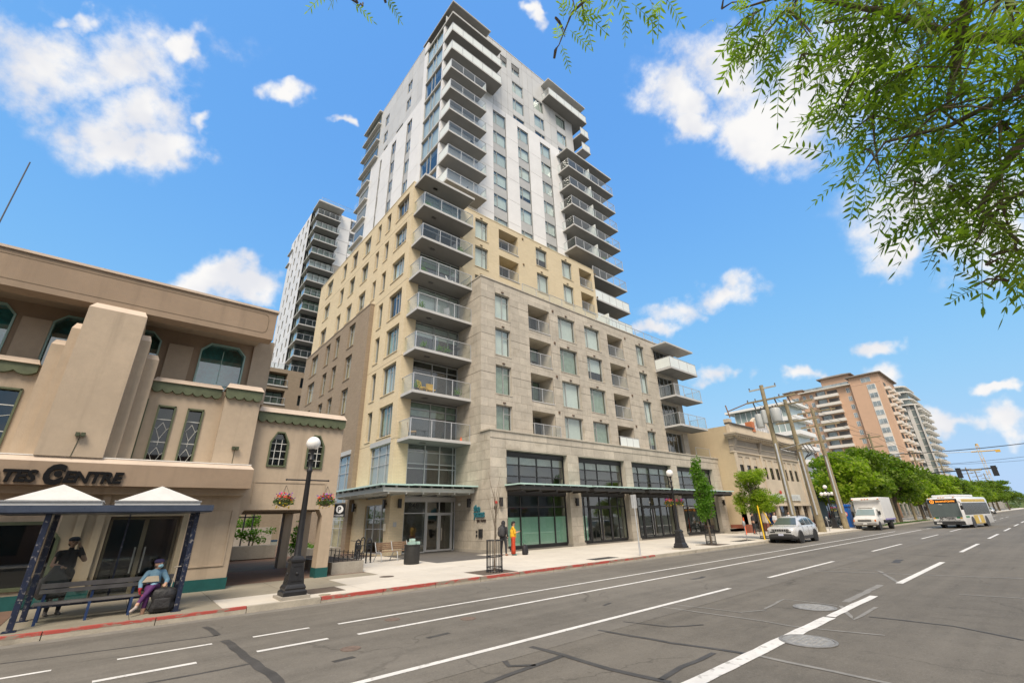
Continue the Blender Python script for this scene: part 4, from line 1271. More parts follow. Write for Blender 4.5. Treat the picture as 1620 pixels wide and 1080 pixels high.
# ================================================================== beige centre on the left
C = thing('shopping_centre', 'beige stucco shopping centre with buttress, olive scalloped trims and raised black sign letters', 'building', (-2, 17.8, .2))
came_m = MAT('lead_came', (.55, .55, .52), .5)
teal_glass = GLASS('teal_glass', (.60, .88, .88), .20, .02, .05)
dark_glass = GLASS('dark_shop_glass', (.45, .48, .46), .05, .02, .03)
teal_frame = MAT('teal_frame', (.30, .46, .42), .5, .1, 3)
FLW, FMID, FUP, FWG = FY(17.8), FY(18.2), FY(19.2), FY(18.3)
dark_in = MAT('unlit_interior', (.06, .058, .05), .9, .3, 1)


def chamfers(mb, F, a, b, c, d, cu, cv, depth, bottom=False):
    """fill the top corners of a rectangular opening so that it reads as a chamfered arch"""
    for (u, s_) in ((a, 1), (b, -1)):
        mb.prism([F(u, d), F(u + s_ * cu, d), F(u, d - cv)], Vector(F(0, 0, -depth)) - Vector(F(0, 0, 0)))


def octo(parent, F, a, b, c, d, cu, cv, fm, gm, fw=.07, inset=.12, muntU=(), muntV=(), mm=None, name='arched_window', came=None, back=True):
    """chamfer-headed window: frame, pane, bars"""
    out = [(a, c), (b, c), (b, d - cv), (b - cu, d), (a + cu, d), (a, d - cv)]
    k = fw; inn = [(a + k, c + k), (b - k, c + k), (b - k, d - cv - k * .3), (b - cu - k * .3, d - k), (a + cu + k * .3, d - k), (a + k, d - cv - k * .3)]
    mb = MB(); n = len(out)
    for w0, w1 in ((-inset, .05),):
        for i in range(n):
            j = (i + 1) % n
            mb.hexa([F(*out[i], w0), F(*out[j], w0), F(*inn[j], w0), F(*inn[i], w0), F(*out[i], w1), F(*out[j], w1), F(*inn[j], w1), F(*inn[i], w1)])
    o = mb.build(name, fm, parent)
    q = MB(); q.prism([F(*p, -inset + .02) for p in inn], Vector(F(0, 0, -.01)) - Vector(F(0, 0, 0))); q.build('pane', gm, o)
    if muntU or muntV or came:
        q = MB()
        for u in muntU: q.fbox(F, u - .012, u + .012, c + k, d - cv * .6 - k, -inset + .025, -inset + .045)
        for v in muntV: q.fbox(F, a + k, b - k, v - .012, v + .012, -inset + .026, -inset + .044)
        for (p, r) in (came or []): q.tube([F(*p, -inset + .04), F(*r, -inset + .04)], .008, 4)
        q.build('glazing_bars', mm or came_m, o)
    return o


mb = MB()
door_op = (-.1, 1.62, .2, 2.36)
win_op = (-2.9, -1.02, .62, 2.26)
wall(mb, FLW, -9, 3.1, .12, 3.0, [door_op + (.9,), win_op + (.2,)], .2)
chamfers(mb, FLW, *win_op, .36, .42, .2)
mb.face([(3.1, 17.8, .12), (3.1, 20.6, .12), (3.1, 20.6, 3.0), (3.1, 17.8, 3.0)])
# pilasters between the shop window and the doors
mb.box(-.80, -.62, 17.7, 17.79, .55, 2.95); mb.box(-.4, -.22, 17.7, 17.79, .55, 2.95)
wall(mb, FMID, -9, 2.02, 3.1, 6.5, [(-3.9, -2.84, 3.6, 5.8, .2), (.25, .74, 3.6, 5.77, .2), (1.05, 1.52, 3.6, 5.76, .2)], .2)
mb.box(2.02, 3.13, 17.9, 19.3, 3.1, 6.5)
mb.box(2.74, 3.44, 19.1, 21, 6.4, 9.02)
mb.box(.08, .81, 19.11, 19.25, 6.3, 8.22); mb.box(-3.62, -2.95, 19.11, 19.25, 6.3, 8.25)
mb.build('stucco_wall', stucco_m, C)
mb = MB()
mb.hexa([(-2.01, 16.9, 3.87), (-.65, 16.9, 3.87), (-.65, 18.9, 3.87), (-2.01, 18.9, 3.87), (-2.01, 16.9, 8.2), (-.65, 16.9, 8.2), (-.65, 18.9, 8.2), (-2.01, 18.9, 8.2)])
mb.hexa([(-2.01, 16.9, 8.2), (-.65, 16.9, 8.2), (-.65, 18.9, 8.2), (-2.01, 18.9, 8.2), (-1.9, 17.1, 8.42), (-.74, 17.1, 8.42), (-.74, 18.9, 8.42), (-1.9, 18.9, 8.42)], 1)
mb.build('buttress', [stucco_m, sill_m], C)
for (a, b, y, z, dz) in ((-2.25, -.385, 17.3, 7.57, .2), (-2.59, -.065, 17.7, 7.12, .17)):
    mb = MB()
    mb.box(a, b, y, 19.15, 3.88, z)
    mb.hexa([(a, y, z), (b, y, z), (b, 19.15, z), (a, 19.15, z), (a + .06, y + .1, z + dz), (b - .06, y + .1, z + dz), (b - .06, 19.15, z + dz), (a + .06, 19.15, z + dz)], 1)
    mb.build('buttress_step', [stucco_m, sill_m], C)
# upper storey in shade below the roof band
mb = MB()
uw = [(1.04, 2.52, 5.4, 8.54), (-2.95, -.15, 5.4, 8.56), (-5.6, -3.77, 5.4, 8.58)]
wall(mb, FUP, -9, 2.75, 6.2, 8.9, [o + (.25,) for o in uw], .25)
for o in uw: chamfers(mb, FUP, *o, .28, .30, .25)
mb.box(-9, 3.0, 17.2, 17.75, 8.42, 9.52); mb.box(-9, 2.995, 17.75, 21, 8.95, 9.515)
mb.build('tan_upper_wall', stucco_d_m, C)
mb = MB(); mb.box(-9, 2.8, 18.35, 19.18, 8.74, 8.949)
mb.build('roof_band_soffit', stucco_m, C)
mb = MB(); mb.box(-9, 3.05, 17.14, 21, 9.522, 9.6); mb.build('roof_coping', sill_m, C)
# rounded line pressed into the band
mb = MB()
for z in (8.62, 9.36): mb.box(-9, 2.62, 17.192, 17.2, z, z + .018)
mb.tube([(2.62, 17.196, 9.37), (2.72, 17.196, 9.30), (2.75, 17.196, 9.15), (2.75, 17.196, 8.85), (2.72, 17.196, 8.70), (2.62, 17.196, 8.63)], .01, 5)
mb.build('band_groove', MAT('groove', (.2, .15, .1), .9), C)
for o in uw:
    mu = (o[0] + (o[1] - o[0]) * .5,) if o[0] > 0 else ()
    octo(C, FUP, *o, .28, .30, teal_frame, teal_glass, .05, .12, mu, (6.95,) if o[0] > 0 else (), teal_frame, 'chamfered_window')
mb = MB(); mb.box(-8.5, 2.7, 19.75, 19.8, 5.0, 8.8); mb.build('teal_reflection_sheet', MAT('painted_teal_reflection', (.13, .40, .41), .8, .6, 1.1), C)  # sheet behind the panes; the teal reflected in the glass is painted on it


def scallop(name, a, b, y, zt, zb, n, parent, th=.14):
    """olive band whose lower edge hangs in scallops, under a pale coping"""
    poly = [(a, y, zt), (b, y, zt)]
    pts = []
    for i in range(n):
        for t in range(7):
            u = (i + t / 6) / n
            pts.append((a + (b - a) * u, y, zb + .10 - .10 * math.sin(math.pi * t / 6) ** .7))
    poly = [(a, y, zt)] + pts + [(b, y, zt)]
    mb = MB(); mb.prism(poly, (0, th, 0))
    return mb.build(name, green_trim_m, parent)
for (a, b, y, zt, zb, n, zc) in ((-6.0, -2.7, 18.06, 6.52, 6.2, 7, 6.70), (-.05, 1.90, 18.06, 6.52, 6.18, 7, 6.69), (1.99, 3.14, 17.76, 6.55, 6.18, 4, 6.75), (3.2, 6.43, 18.16, 5.95, 5.58, 11, 6.16)):
    scallop('scalloped_trim', a, b, y, zt, zb, n, C)
    mb = MB(); mb.hexa([(a - .02, y - .06, zt), (b + .02, y - .06, zt), (b + .02, y + 1.2, zt), (a - .02, y + 1.2, zt), (a + .06, y + .12, zc), (b - .06, y + .12, zc), (b - .06, y + 1.2, zc), (a + .06, y + 1.2, zc)]); mb.build('trim_coping', sill_m, C)
# tall leaded windows
for (a, b, c, d) in ((.25, .74, 3.6, 5.77), (1.05, 1.52, 3.6, 5.76), (-3.9, -2.84, 3.6, 5.8)):
    m_ = (a + b) / 2; h = .22 if b - a < .6 else .4
    came = []
    for zc in (4.95, 4.15):
        came += [((m_, zc + .28), (m_ - h * .6, zc + .05)), ((m_ - h * .6, zc + .05), (m_, zc - .25)), ((m_, zc - .25), (m_ + h * .6, zc + .05)), ((m_ + h * .6, zc + .05), (m_, zc + .28)), ((m_, zc - .25), (m_, zc - .45)), ((a + .05, zc + .12), (m_ - h * .6, zc + .05)), ((b - .05, zc + .12), (m_ + h * .6, zc + .05))]
    octo(C, FMID, a, b, c, d, .002, .002, green_trim_m, dark_glass, .05, .13, (), (4.6, 5.33), None, 'leaded_window', came)
    if b - a < .6:
        q = MB(); q.fbox(FMID, a + .06, b - .06, 5.32, d - .08, -.2, -.19); q.build('blind', MAT('teal_blind', (.35, .48, .44), .8), C)
        q = MB(); q.fbox(FMID, a + .06, b - .06, 4.45, 4.68, -.2, -.19); q.build('inner_ledge', MAT('lilac_ledge', (.45, .42, .42), .8), C)
mb = MB(); mb.box(-.062, -.03, 18.1, 18.19, 3.9, 5.92); mb.build('drain_strip', green_trim_m, C)
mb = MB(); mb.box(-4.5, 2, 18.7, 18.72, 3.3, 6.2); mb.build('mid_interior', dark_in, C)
# sign band
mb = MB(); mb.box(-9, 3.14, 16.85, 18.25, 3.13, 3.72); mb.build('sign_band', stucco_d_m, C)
mb = MB(); mb.hexa([(-9, 16.85, 3.72), (3.14, 16.85, 3.72), (3.14, 18.2, 3.72), (-9, 18.2, 3.72), (-9, 16.98, 3.86), (3.04, 16.98, 3.86), (3.04, 18.2, 3.86), (-9, 18.2, 3.86)]); mb.build('band_coping', sill_m, C)
mb = MB(); mb.box(-9, 3.06, 16.96, 18.15, 3.862, 3.89); mb.build('metal_flashing', MAT('white_flashing', (.8, .76, .7), .4), C)
mb = MB(); mb.box(-9, 3.11, 17.4, 18, 2.95, 3.128); mb.build('band_moulding', stucco_m, C)
letter_m = MAT('black_letters', (.008, .008, .009), .8, .1, 4, spec=.15)


def sign(txt, x, z, size, sh=.12, bold=.016, depth=.03):
    return text_mesh(txt, size, letter_m, depth, sh, bold * size / .4, .98, 'sign_lettering', C, m4((x, 16.81, z), (1, 0, 0), (0, 0, 1)))
sign('YATES', -2.93, 3.2, .40); c_ = sign('C', 0, 0, .66, .12, .022); c_.data.transform(Matrix.Translation((0, -16.81, 0))); c_.data.transform(Matrix.Diagonal((.80, 1, 1, 1))); c_.data.transform(Matrix.Translation((-1.70, 16.81, 3.165))); sign('ENTRE', -1.30, 3.2, .40)
mb = MB(); mb.lathe((0, 0, 0), [(.078, 0), (.078, .05)], 24); o = mb.build('sign_dot', letter_m, C)
o.data.transform(Matrix.Translation((-1.41, 16.80, 3.40)) @ Matrix.Rotation(R(90), 4, 'X'))
# base plinth, framed panel
mb = MB(); mb.box(-9, -.12, 17.76, 17.79, .12, .52); mb.box(1.65, 3.13, 17.76, 17.79, .12, .52); mb.box(3.105, 3.135, 17.79, 20.6, .12, .52); mb.build('teal_plinth', teal_base_m, C)
mb = MB()
for (a, b, c, d) in ((1.98, 2.95, .86, .90), (1.98, 2.95, 2.50, 2.54), (1.98, 2.02, .90, 2.50), (2.91, 2.95, .90, 2.50)): mb.fbox(FLW, a, b, c, d, 0, .03)
mb.build('wall_panel_moulding', stucco_m, C)
octo(C, FLW, *win_op, .36, .42, green_trim_m, dark_glass, .08, .14, (), (), None, 'shop_window')
# glazed entrance doors
FD = FY(18.6)
for (a, b) in ((-.08, .78), (.78, 1.6)):
    d = window(C, FD, a, b, .22, 2.34, .0, cols=(), rows_={}, fm=MAT('bronze_frame', (.22, .19, .13), .4, .1, 3), gm=dark_glass, fw=.055, name='glass_door')
    mb = MB(); mb.box((b - .14 if a < 0 else a + .1), (b - .10 if a < 0 else a + .14), 18.46, 18.5, .8, 1.5); mb.build('door_handle', steel_m, d)
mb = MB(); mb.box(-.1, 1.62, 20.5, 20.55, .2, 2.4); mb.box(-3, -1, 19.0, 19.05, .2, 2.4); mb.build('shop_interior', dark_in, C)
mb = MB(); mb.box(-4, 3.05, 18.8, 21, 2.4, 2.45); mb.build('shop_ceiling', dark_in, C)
for (x, z) in ((-1.25, 4.45), (2.62, 4.5)):
    y0 = 16.9 if x < 0 else 17.9
    mb = MB(); mb.box(x - .10, x - .01, y0 - .16, y0 - .02, z - .05, z + .05); mb.box(x + .01, x + .10, y0 - .16, y0 - .02, z - .05, z + .05); mb.tube([(x, y0 - .01, z - .05), (x - .06 * (x < 0), y0 - .01, z - .6)], .008, 5); mb.build('flood_lamp', MAT('olive_lamp', (.05, .06, .03), .5), C)

# wing with the passage
mb = MB()
arch = (3.2, 6.0, .12, 2.52)
aw = [(3.76, 4.42, 4.0, 5.28), (5.09, 5.73, 3.99, 5.27)]
wall(mb, FWG, 3.14, 6.42, .12, 5.96, [arch + (.5,)] + [o + (.2,) for o in aw], .2)
chamfers(mb, FWG, 3.2, 6.0, .12, 2.52, .14, .26, .5)
for o in aw: chamfers(mb, FWG, *o, .20, .38, .2)
mb.box(6.0 + .003, 6.417, 18.303, 18.8, .12, 2.5)
mb.face([(6.42, 18.3, .12), (6.42, 18.8, .12), (6.42, 18.8, 5.96), (6.42, 18.3, 5.96)]); mb.face([(6.42, 18.8, 2.5), (6.42, 24.2, 2.5), (6.42, 24.2, 5.96), (6.42, 18.8, 5.96)])
mb.face([(3.14, 18.3, 5.96), (6.42, 18.3, 5.96), (6.42, 24.2, 5.96), (3.14, 24.2, 5.96)])
mb.face([(3.14, 18.3, 2.54), (6.42, 18.3, 2.54), (6.42, 24.2, 2.54), (3.14, 24.2, 2.54)])
mb.box(6.05, 6.4, 23.6, 24.1, .12, 2.5); mb.box(6.05, 6.4, 20.9, 21.35, .12, 2.5)
mb.face([(3.14, 24.2, 2.5), (6.42, 24.2, 2.5), (6.42, 24.2, 5.96), (3.14, 24.2, 5.96)])
mb.box(3.12, 3.2, 20.4, 24.2, .12, 2.5)
mb.build('passage_wing', stucco_m, C)
mb = MB(); mb.box(5.99, 6.435, 18.285, 18.82, .12, .52); mb.build('teal_plinth', teal_base_m, C)
for o in aw:
    octo(C, FWG, *o, .20, .38, green_trim_m, dark_glass, .055, .12, (o[0] + .22, o[0] + .43), (4.3, 4.58, 4.85), None, 'arched_window')
    q = MB(); q.fbox(FWG, o[0] + .1, o[1] - .1, 4.86, 5.15, -.2, -.19); q.build('lace_valance', MAT('lace', (.5, .5, .5), .9, .3, 20), C)
mb = MB(); mb.box(3.4, 6.3, 18.9, 18.95, 3.2, 5.8); mb.build('wing_interior', dark_in, C)
mb = MB()
for (a, b, c, d) in ((3.47, 5.98, 3.44, 3.48), (3.49, 3.52, 2.75, 3.44), (5.94, 5.97, 2.75, 3.44)): mb.fbox(FWG, a, b, c, d, 0, .02)
mb.build('wall_panel_moulding', stucco_m, C)
mb = MB(); mb.box(-30, -9.0, 17.2, 30, 0, 9.5); mb.box(-9, 3.0, 21.05, 30, 0, 9.4); mb.build('rear_block', stucco_d_m, C)
mast = MB(); mast.tube([(-5.69, 22.0, 9.3), (-5.685, 22, 15.4)], .022, 6); tag(mast.build('roof_antenna', MAT('dark_rod', (.08, .08, .085), .5)), 'thin slanting antenna rod on the roof at far left', 'antenna')

# courtyard beyond the passage
yc = thing('courtyard_garden', 'planted courtyard with concrete blocks and dark trellis seen through the passage', 'garden', (4.5, 30, .3))
for q_ in ((2.9, 4.4, 29.5, 31, .28, 1.0), (4.0, 4.7, 31.2, 33, .28, 1.7), (4.6, 5.3, 30.4, 32, .28, 1.3), (5.2, 7.6, 30.5, 31.4, .28, .95), (3.3, 3.7, 27.5, 27.9, .28, 1.5)):
    mb = MB(); mb.box(*q_); mb.build('concrete_block', concrete_m, yc)
mb = MB(); mb.box(2, 9.5, 40, 40.3, .28, 1.9); mb.build('white_wall', MAT('courtyard_wall', (.34, .32, .29), .8), yc)
mb = MB()
for i in range(5): mb.box(4.9 + i * .5, 4.98 + i * .5, 34.5, 34.58, .3, 3.2)
mb.box(4.8, 7.2, 34.5, 34.6, 3.1, 3.25); mb.box(4.8, 7.2, 34.5, 34.6, 2.5, 2.58)
mb.build('trellis', black_m, yc)
mb = MB()
for i in range(8): mb.box(3.3, 3.9, 31.6, 31.62, .35 + i * .11, .39 + i * .11)
mb.build('vent_louvre', steel_m, yc)
# planter with low iron fence in front of the tower's flank
pl = thing('planter_box', 'weathered concrete planter box with low iron fence beside passage pier', 'planter', (7.3, 19.6, .2))
mb = MB(); mb.box(6.75, 8.0, 18.75, 24.0, .15, .62); mb.box(6.85, 7.9, 18.85, 23.9, .62, .63, 1); mb.build('concrete_box', [concrete_m, MAT('planter_soil', (.08, .06, .045), .95, .3, 8)], pl)
mb = MB()
for i in range(11):
    y = 18.85 + i * .5; mb.box(7.94, 7.965, y, y + .025, .62, .95)
for i in range(7):
    x = 6.8 + i * .18; mb.box(x, x + .02, 18.8, 18.82, .62, .92)
mb.box(6.8, 7.97, 18.8, 18.815, .86, .88); mb.box(7.94, 7.96, 18.82, 23.9, .86, .88); mb.box(6.8, 7.97, 18.8, 18.815, .68, .70)
for i in range(6):
    x = 6.9 + i * .18; mb.tube([(x + .07 * math.cos(t), 18.81, .78 + .07 * math.sin(t)) for t in [k * 2 * math.pi / 10 for k in range(11)]], .008, 4)
mb.build('iron_fence', black_m, pl)

def leafquad(mb, c, s, rnd, asp=.5, mi=0, up=None):
    d = Vector((rnd.gauss(0, 1), rnd.gauss(0, 1), rnd.gauss(0, 1)))
    if up is not None: d = d * .8 + up
    d = d.normalized(); e = d.orthogonal().normalized()
    a = rnd.random() * 6.283; e = (Matrix.Rotation(a, 3, d) @ e); f = d.cross(e)
    c = Vector(c)
    mb.face([c - e * s, c + f * s * asp, c + e * s, c - f * s * asp], mi)



# ================================================================== second tower behind
T2 = thing('apartment_tower', 'distant pale apartment tower with corner balconies rising behind the brown brick flank', 'building', (20, 75, .2))
G2 = FY(74.3); L2 = FX(15.95); Z2T = 58.2
sl2 = [55.1 - 2.8 * k for k in range(12)]
mb = MB()
lo = []
for k, z in enumerate(sl2):
    for (a, b) in ((78.6, 79.6), (81.5, 82.4), (84.6, 85.6), (87.4, 88.2)):
        lo.append((a, b, z + .8, z + 2.4, .2))
wall(mb, L2, 77.2, 90.5, 20, Z2T, lo, .2)
wall(mb, G2, 20.2, 26, 20, Z2T, [(22.6, 25.4, z + .7, z + 2.6, .2) for z in sl2], .2)
mb.face([(15.95, 74.3, Z2T), (26, 74.3, Z2T), (26, 90.5, Z2T), (15.95, 90.5, Z2T)])
mb.build('backing_wall', MAT('seam2', (.2, .2, .2), .9), T2)
p2 = Pieces()
vs2 = [24.2] + [z + .1 for z in reversed(sl2)] + [Z2T]
p2.grid(L2, NX, 0, 0, 0, 0, 1, 1, lo, us=[77.2, 78.6, 80.6, 82.4, 84.6, 86.5, 88.2, 90.5], vs=vs2, gap=.06, w1=.04)
tanp = MAT('taupe_panel', (.42, .385, .34), .5, .06, 1)
p2.grid(G2, NY, 0, 0, 0, 0, 1, 1, [(22.6, 25.4, z + .7, z + 2.6) for z in sl2], us=[20.2, 22.6, 25.4, 26], vs=[v for v in vs2 if v > 46], gap=.06, w1=.04)
p2.grid(G2, NY, 0, 0, 0, 0, 1, 1, [(22.6, 25.4, z + .7, z + 2.6) for z in sl2], us=[20.2, 22.6, 25.4, 26], vs=[v for v in vs2 if v < 47.5], gap=.06, w1=.04, mi=1)
p2.build('wall_panel', [white_m, tanp], T2, 200)
for (a, b, c, d, *_) in lo: window(T2, L2, a, b, c, d, .1, cols=(), rows_={}, blind=rs.choice([0, .9]), fw=.07, panes=False)
for z in sl2: window(T2, G2, 22.6, 25.4, z + .7, z + 2.6, .1, cols=(.33, .66), rows_={'all': (.4,)}, blind=rs.choice([.9, 0]), fw=.08, panes=False)
for k, z in enumerate(sl2):
    balcony(T2, 15.9, 20.2, 72.4, 74.35, z, npan=4)
    window(T2, G2, 16.3, 20.15, z + .25, z + 2.75, .0, cols=(.25, .5, .75), rows_={}, fm=black_m, blind=rs.choice([0, .9, .9]), bm=rs.choice([curtain_m, curtain_m, blind_m]), fw=.07, name='balcony_glazing', panes=False)
    window(T2, FX(16.3), 74.3, 77.2, z + .25, z + 2.75, .0, cols=(.5,), rows_={}, fm=frame_m, blind=.95, bm=curtain_m, fw=.07, name='side_glazing', panes=False)
    mb = MB(); mb.box(15.9, 16.5, 74.36, 77.2, z + .02, z + .22); mb.build('floor_band', slab_m, T2)
for q_ in ((15.8, 20.5, 72.3, 76, Z2T - .2, Z2T + .1), (15.6, 16.5, 88, 91.5, 55.5, 55.7), (15.6, 16.5, 89, 91.5, 52.6, 52.8)):
    mb = MB(); mb.box(*q_); mb.build('roof_overhang', slab_m, T2)
rail_line(T2, (16.3, 72.8), (26, 72.8), Z2T + .1, 1.0, 2.5)
mb = MB(); mb.box(17.4, 25.6, 75.6, 90, 20, Z2T - .3); mb.build('interior_core', core_m, T2)
mb = MB()
FP = FY(71.0)
wall(mb, FP, 11.5, 24, .2, 24.2, [(12.7, 15.35, 21.6, 23.6, 1.3), (12.7, 15.35, 18.8, 20.9, 1.3), (12.7, 15.35, 16.0, 18.1, 1.3), (17.3, 17.9, 21.7, 23.3, .2), (17.3, 17.9, 18.9, 20.5, .2)], .3)
mb.face([(11.5, 71, .2), (11.5, 92, .2), (11.5, 92, 24.2), (11.5, 71, 24.2)]); mb.face([(11.5, 71, 24.2), (24, 71, 24.2), (24, 92, 24.2), (11.5, 92, 24.2)])
mb.build('brown_brick_podium', bbrick_m, T2)
for z in (21.6, 18.8, 16.0):
    window(T2, FY(72.25), 12.8, 15.3, z + .05, z + 2.0, .0, cols=(.5,), rows_={}, fm=black_m, blind=.9, bm=curtain_m, fw=.08, name='patio_door', panes=False)
    s = MB(); s.box(12.6, 15.5, 70.9, 70.95, z + .9, z + .96); [s.box(12.6 + i * .95, 12.64 + i * .95, 70.9, 70.94, z, z + .9) for i in range(4)]; r = s.build('loggia_railing', alu_m, T2)
    q = MB(); q.box(12.65, 15.45, 70.92, 70.93, z + .08, z + .88); q.build('glass_panel', rail_glass_m, r)
    s = MB(); s.box(12.5, 15.6, 70.85, 71.3, z - .18, z - .003); s.build('sill', slab_m, T2)
for z in (21.7, 18.9): window(T2, FP, 17.3, 17.9, z, z + 1.6, .1, cols=(), rows_={}, fm=black_m, blind=0, fw=.06, panes=False)
rail_line(T2, (11.8, 71.3), (16, 71.3), 24.2, .9, 1.4)

# ================================================================== heritage building
HB = thing('heritage_building', 'two-storey cream brick heritage building with bracketed cornice and raised centre gable', 'building', (54, 19.6, .2))
cream_m = BRICK('cream_painted_brick', (.58, .47, .31), (.56, .45, .30), (.55, .44, .29), .25, .075, .10, .25, .004)
cream2_m = MAT('cream_stucco', (.56, .48, .37), .85, .1, .8, .2, 30, streak=.22)
taupe_m = MAT('taupe_frieze', (.33, .29, .24), .8, .1, 1, streak=.2)
XH0, XH1, YH = 45.75, 63.4, 19.6
FH_ = FY(YH)
redb_m = BRICK('red_brick', (.30, .10, .06), (.26, .085, .05), (.2, .12, .09))
hw = []
for bx in (46.55, 52.2, 57.9):
    for i in range(3): hw.append((bx + i * 1.65, bx + i * 1.65 + 1.05, 5.25, 7.3, .22))
mb = MB()
wall(mb, FH_, XH0, XH1, 2.7, 8.9, hw, .22)
mb.build('front_wall', cream2_m, HB)
mb = MB()
mb.face([(XH0, YH, .1), (XH0, 44, .1), (XH0, 44, 9.2), (XH0, YH, 9.3)]); mb.face([(XH0, YH, 9.3), (XH0, 44, 9.2), (XH0, 44, 10.3), (XH0, YH, 10.3)])
mb.face([(XH0, YH + .5, 9.8), (XH1, YH + .5, 9.8), (XH1, 44, 9.6), (XH0, 44, 9.6)]); mb.face([(XH1, YH, .1), (XH1, 44, .1), (XH1, 44, 10), (XH1, YH, 10)])
mb.build('side_wall', cream_m, HB)
mb = MB(); mb.box(XH0 - .05, XH1 + .05, YH - .06, YH + .3, 7.75, 8.95); mb.build('frieze', taupe_m, HB)
mb = MB(); mb.box(XH0 - .1, XH1 + .1, YH - .14, YH + .3, 7.62, 7.75); mb.box(XH0 - .1, XH1 + .1, YH - .12, YH + .3, 8.25, 8.33)
mb.box(XH0 - .45, XH1 + .3, YH - .75, YH + .4, 9.2, 9.36); mb.box(XH0 - .55, XH1 + .4, YH - .9, YH + .4, 9.36, 9.52); mb.box(XH0 - .2, XH1 + .1, YH - .3, YH + .3, 8.95, 9.2)
mb.build('cornice', cream2_m, HB)
for i in range(34):
    x = XH0 + .15 + i * (XH1 - XH0 - .3) / 33; mb = MB(); mb.box(x - .09, x + .09, YH - .62, YH - .3, 9.0, 9.2); mb.build('cornice_bracket', cream2_m, HB)
mb = MB(); mb.box(XH0 - .05, XH1, YH - .12, YH + .25, 9.52, 10.45); mb.box(XH0 - .05, XH0 + .6, YH - .2, YH + .35, 10.45, 10.95)
N_ = 14
poly = [(51.6, YH - .05, 10.15)] + [(54.2 - 2.5 * math.cos(math.pi * i / N_), YH - .05, 10.4 + 1.75 * math.sin(math.pi * i / N_)) for i in range(N_ + 1)] + [(56.8, YH - .05, 10.15)]
mb.prism(poly, (0, .35, 0))
mb.build('parapet', cream2_m, HB)
poly = [(52.2, YH - .07, 10.3)] + [(54.2 - 2.0 * math.cos(math.pi * i / N_), YH - .07, 10.4 + 1.35 * math.sin(math.pi * i / N_)) for i in range(N_ + 1)] + [(56.2, YH - .07, 10.3)]
mb = MB(); mb.prism(poly, (0, .02, 0)); mb.build('gable_mural', MAT('mural_grey', (.5, .5, .5), .8, .6, 2.5), HB)
rustt = MAT('rust_tile', (.50, .17, .07), .7, .2, 3)
mb = MB(); mb.box(51.3, 52.0, YH - .2, YH + .5, 10.2, 11.3); mb.build('rust_cap', rustt, HB)
mb = MB(); mb.box(XH0 - .08, 51.5, YH - .25, YH + .3, 10.452, 10.6); mb.box(56.9, XH1 + .1, YH - .25, YH + .3, 10.452, 10.6); mb.build('parapet_capping', MAT('dark_cap', (.07, .065, .06), .6), HB)
for x in (XH0 - .02, 51.75, 57.45, XH1 - .5):
    mb = MB(); mb.box(x, x + .5, YH - .12, YH, 2.7, 7.62); mb.build('pilaster', cream2_m, HB)
    mb = MB(); mb.hexa([(x + .05, YH - .1, 7.9), (x + .45, YH - .1, 7.9), (x + .45, YH, 7.9), (x + .05, YH, 7.9), (x, YH - .42, 8.95), (x + .5, YH - .42, 8.95), (x + .5, YH, 8.95), (x, YH, 8.95)]); mb.build('console_bracket', taupe_m, HB)
for (a, b, c, d, _) in hw:
    window(HB, FH_, a, b, c, 6.5, .15, cols=(), rows_={'all': (.5,)}, fm=black_m, gm=dark_glass, blind=0, fw=.06, panes=False)
    q = MB(); q.fbox(FH_, a, b, 6.5, 7.3, -.15, -.08); q.build('blind_panel', cream2_m, HB)
mb = MB(); mb.box(XH0 + .5, XH1 - .5, YH + .6, YH + .7, .3, 7.5); mb.build('interior_wall', dark_in, HB)
# ground floor: piers, dark shopfronts, sign
for (a, b) in ((XH0, 46.6), (49.6, 50.2), (53.4, 53.9), (57, 57.6), (60.3, 60.9), (62.9, XH1)):
    mb = MB(); mb.box(a, b, YH - .04, YH + .5, .1, 2.7); mb.build('ground_floor_pier', cream2_m, HB)
for (a, b) in ((XH0 - .02, 46.65), (49.55, 50.25), (53.35, 53.95), (56.95, 57.65), (60.25, 60.95), (62.85, XH1 + .03)): 
    mb = MB(); mb.box(a, b, YH - .07, YH + .5, .1, .95); mb.build('red_brick_base', redb_m, HB)
mb = MB(); mb.box(XH0 - .06, XH0 - .02, YH, 21.3, .1, .95); mb.build('red_brick_base', redb_m, HB)
for (a, b) in ((46.6, 49.6), (50.2, 53.4), (53.9, 57), (57.6, 60.3), (60.9, 62.9)):
    window(HB, FY(YH + .3), a, b, .25, 2.7, .0, cols=(.35, .7), rows_={'all': (.75,)}, fm=MAT('brown_frame', (.12, .085, .06), .5), gm=dark_glass, blind=0, fw=.1, name='shopfront', panes=False)
mb = MB(); mb.box(XH0, XH1, YH - .2, YH, 2.55, 2.75); mb.build('shopfront_cornice', cream2_m, HB)
mb = MB(); mb.box(52.4, 60.6, YH - .14, YH - .05, 3.1, 3.75); s = mb.build('sign_board', MAT('pale_sign', (.62, .64, .62), .5, .1, 2), HB)
text_mesh('DINER', .5, MAT('sign_grey', (.3, .33, .34), .5), .004, .15, .006, 1.1, 'sign_lettering', s, m4((57.2, YH - .145, 3.2), (1, 0, 0), (0, 0, 1))) if False else None
mb = MB()
for i in range(9): mb.box(57.0 + i * .33, 57.0 + i * .33 + .16, YH - .15, YH - .141, 3.25, 3.6)
mb.build('sign_marks', MAT('sign_mark', (.35, .38, .40), .6), s)
mb = MB(); mb.ball((55.1, YH - .12, 3.95), (.3, .04, .2)); mb.build('red_leaf_mark', MAT('sign_red', (.5, .05, .03), .5), s, smooth=True)
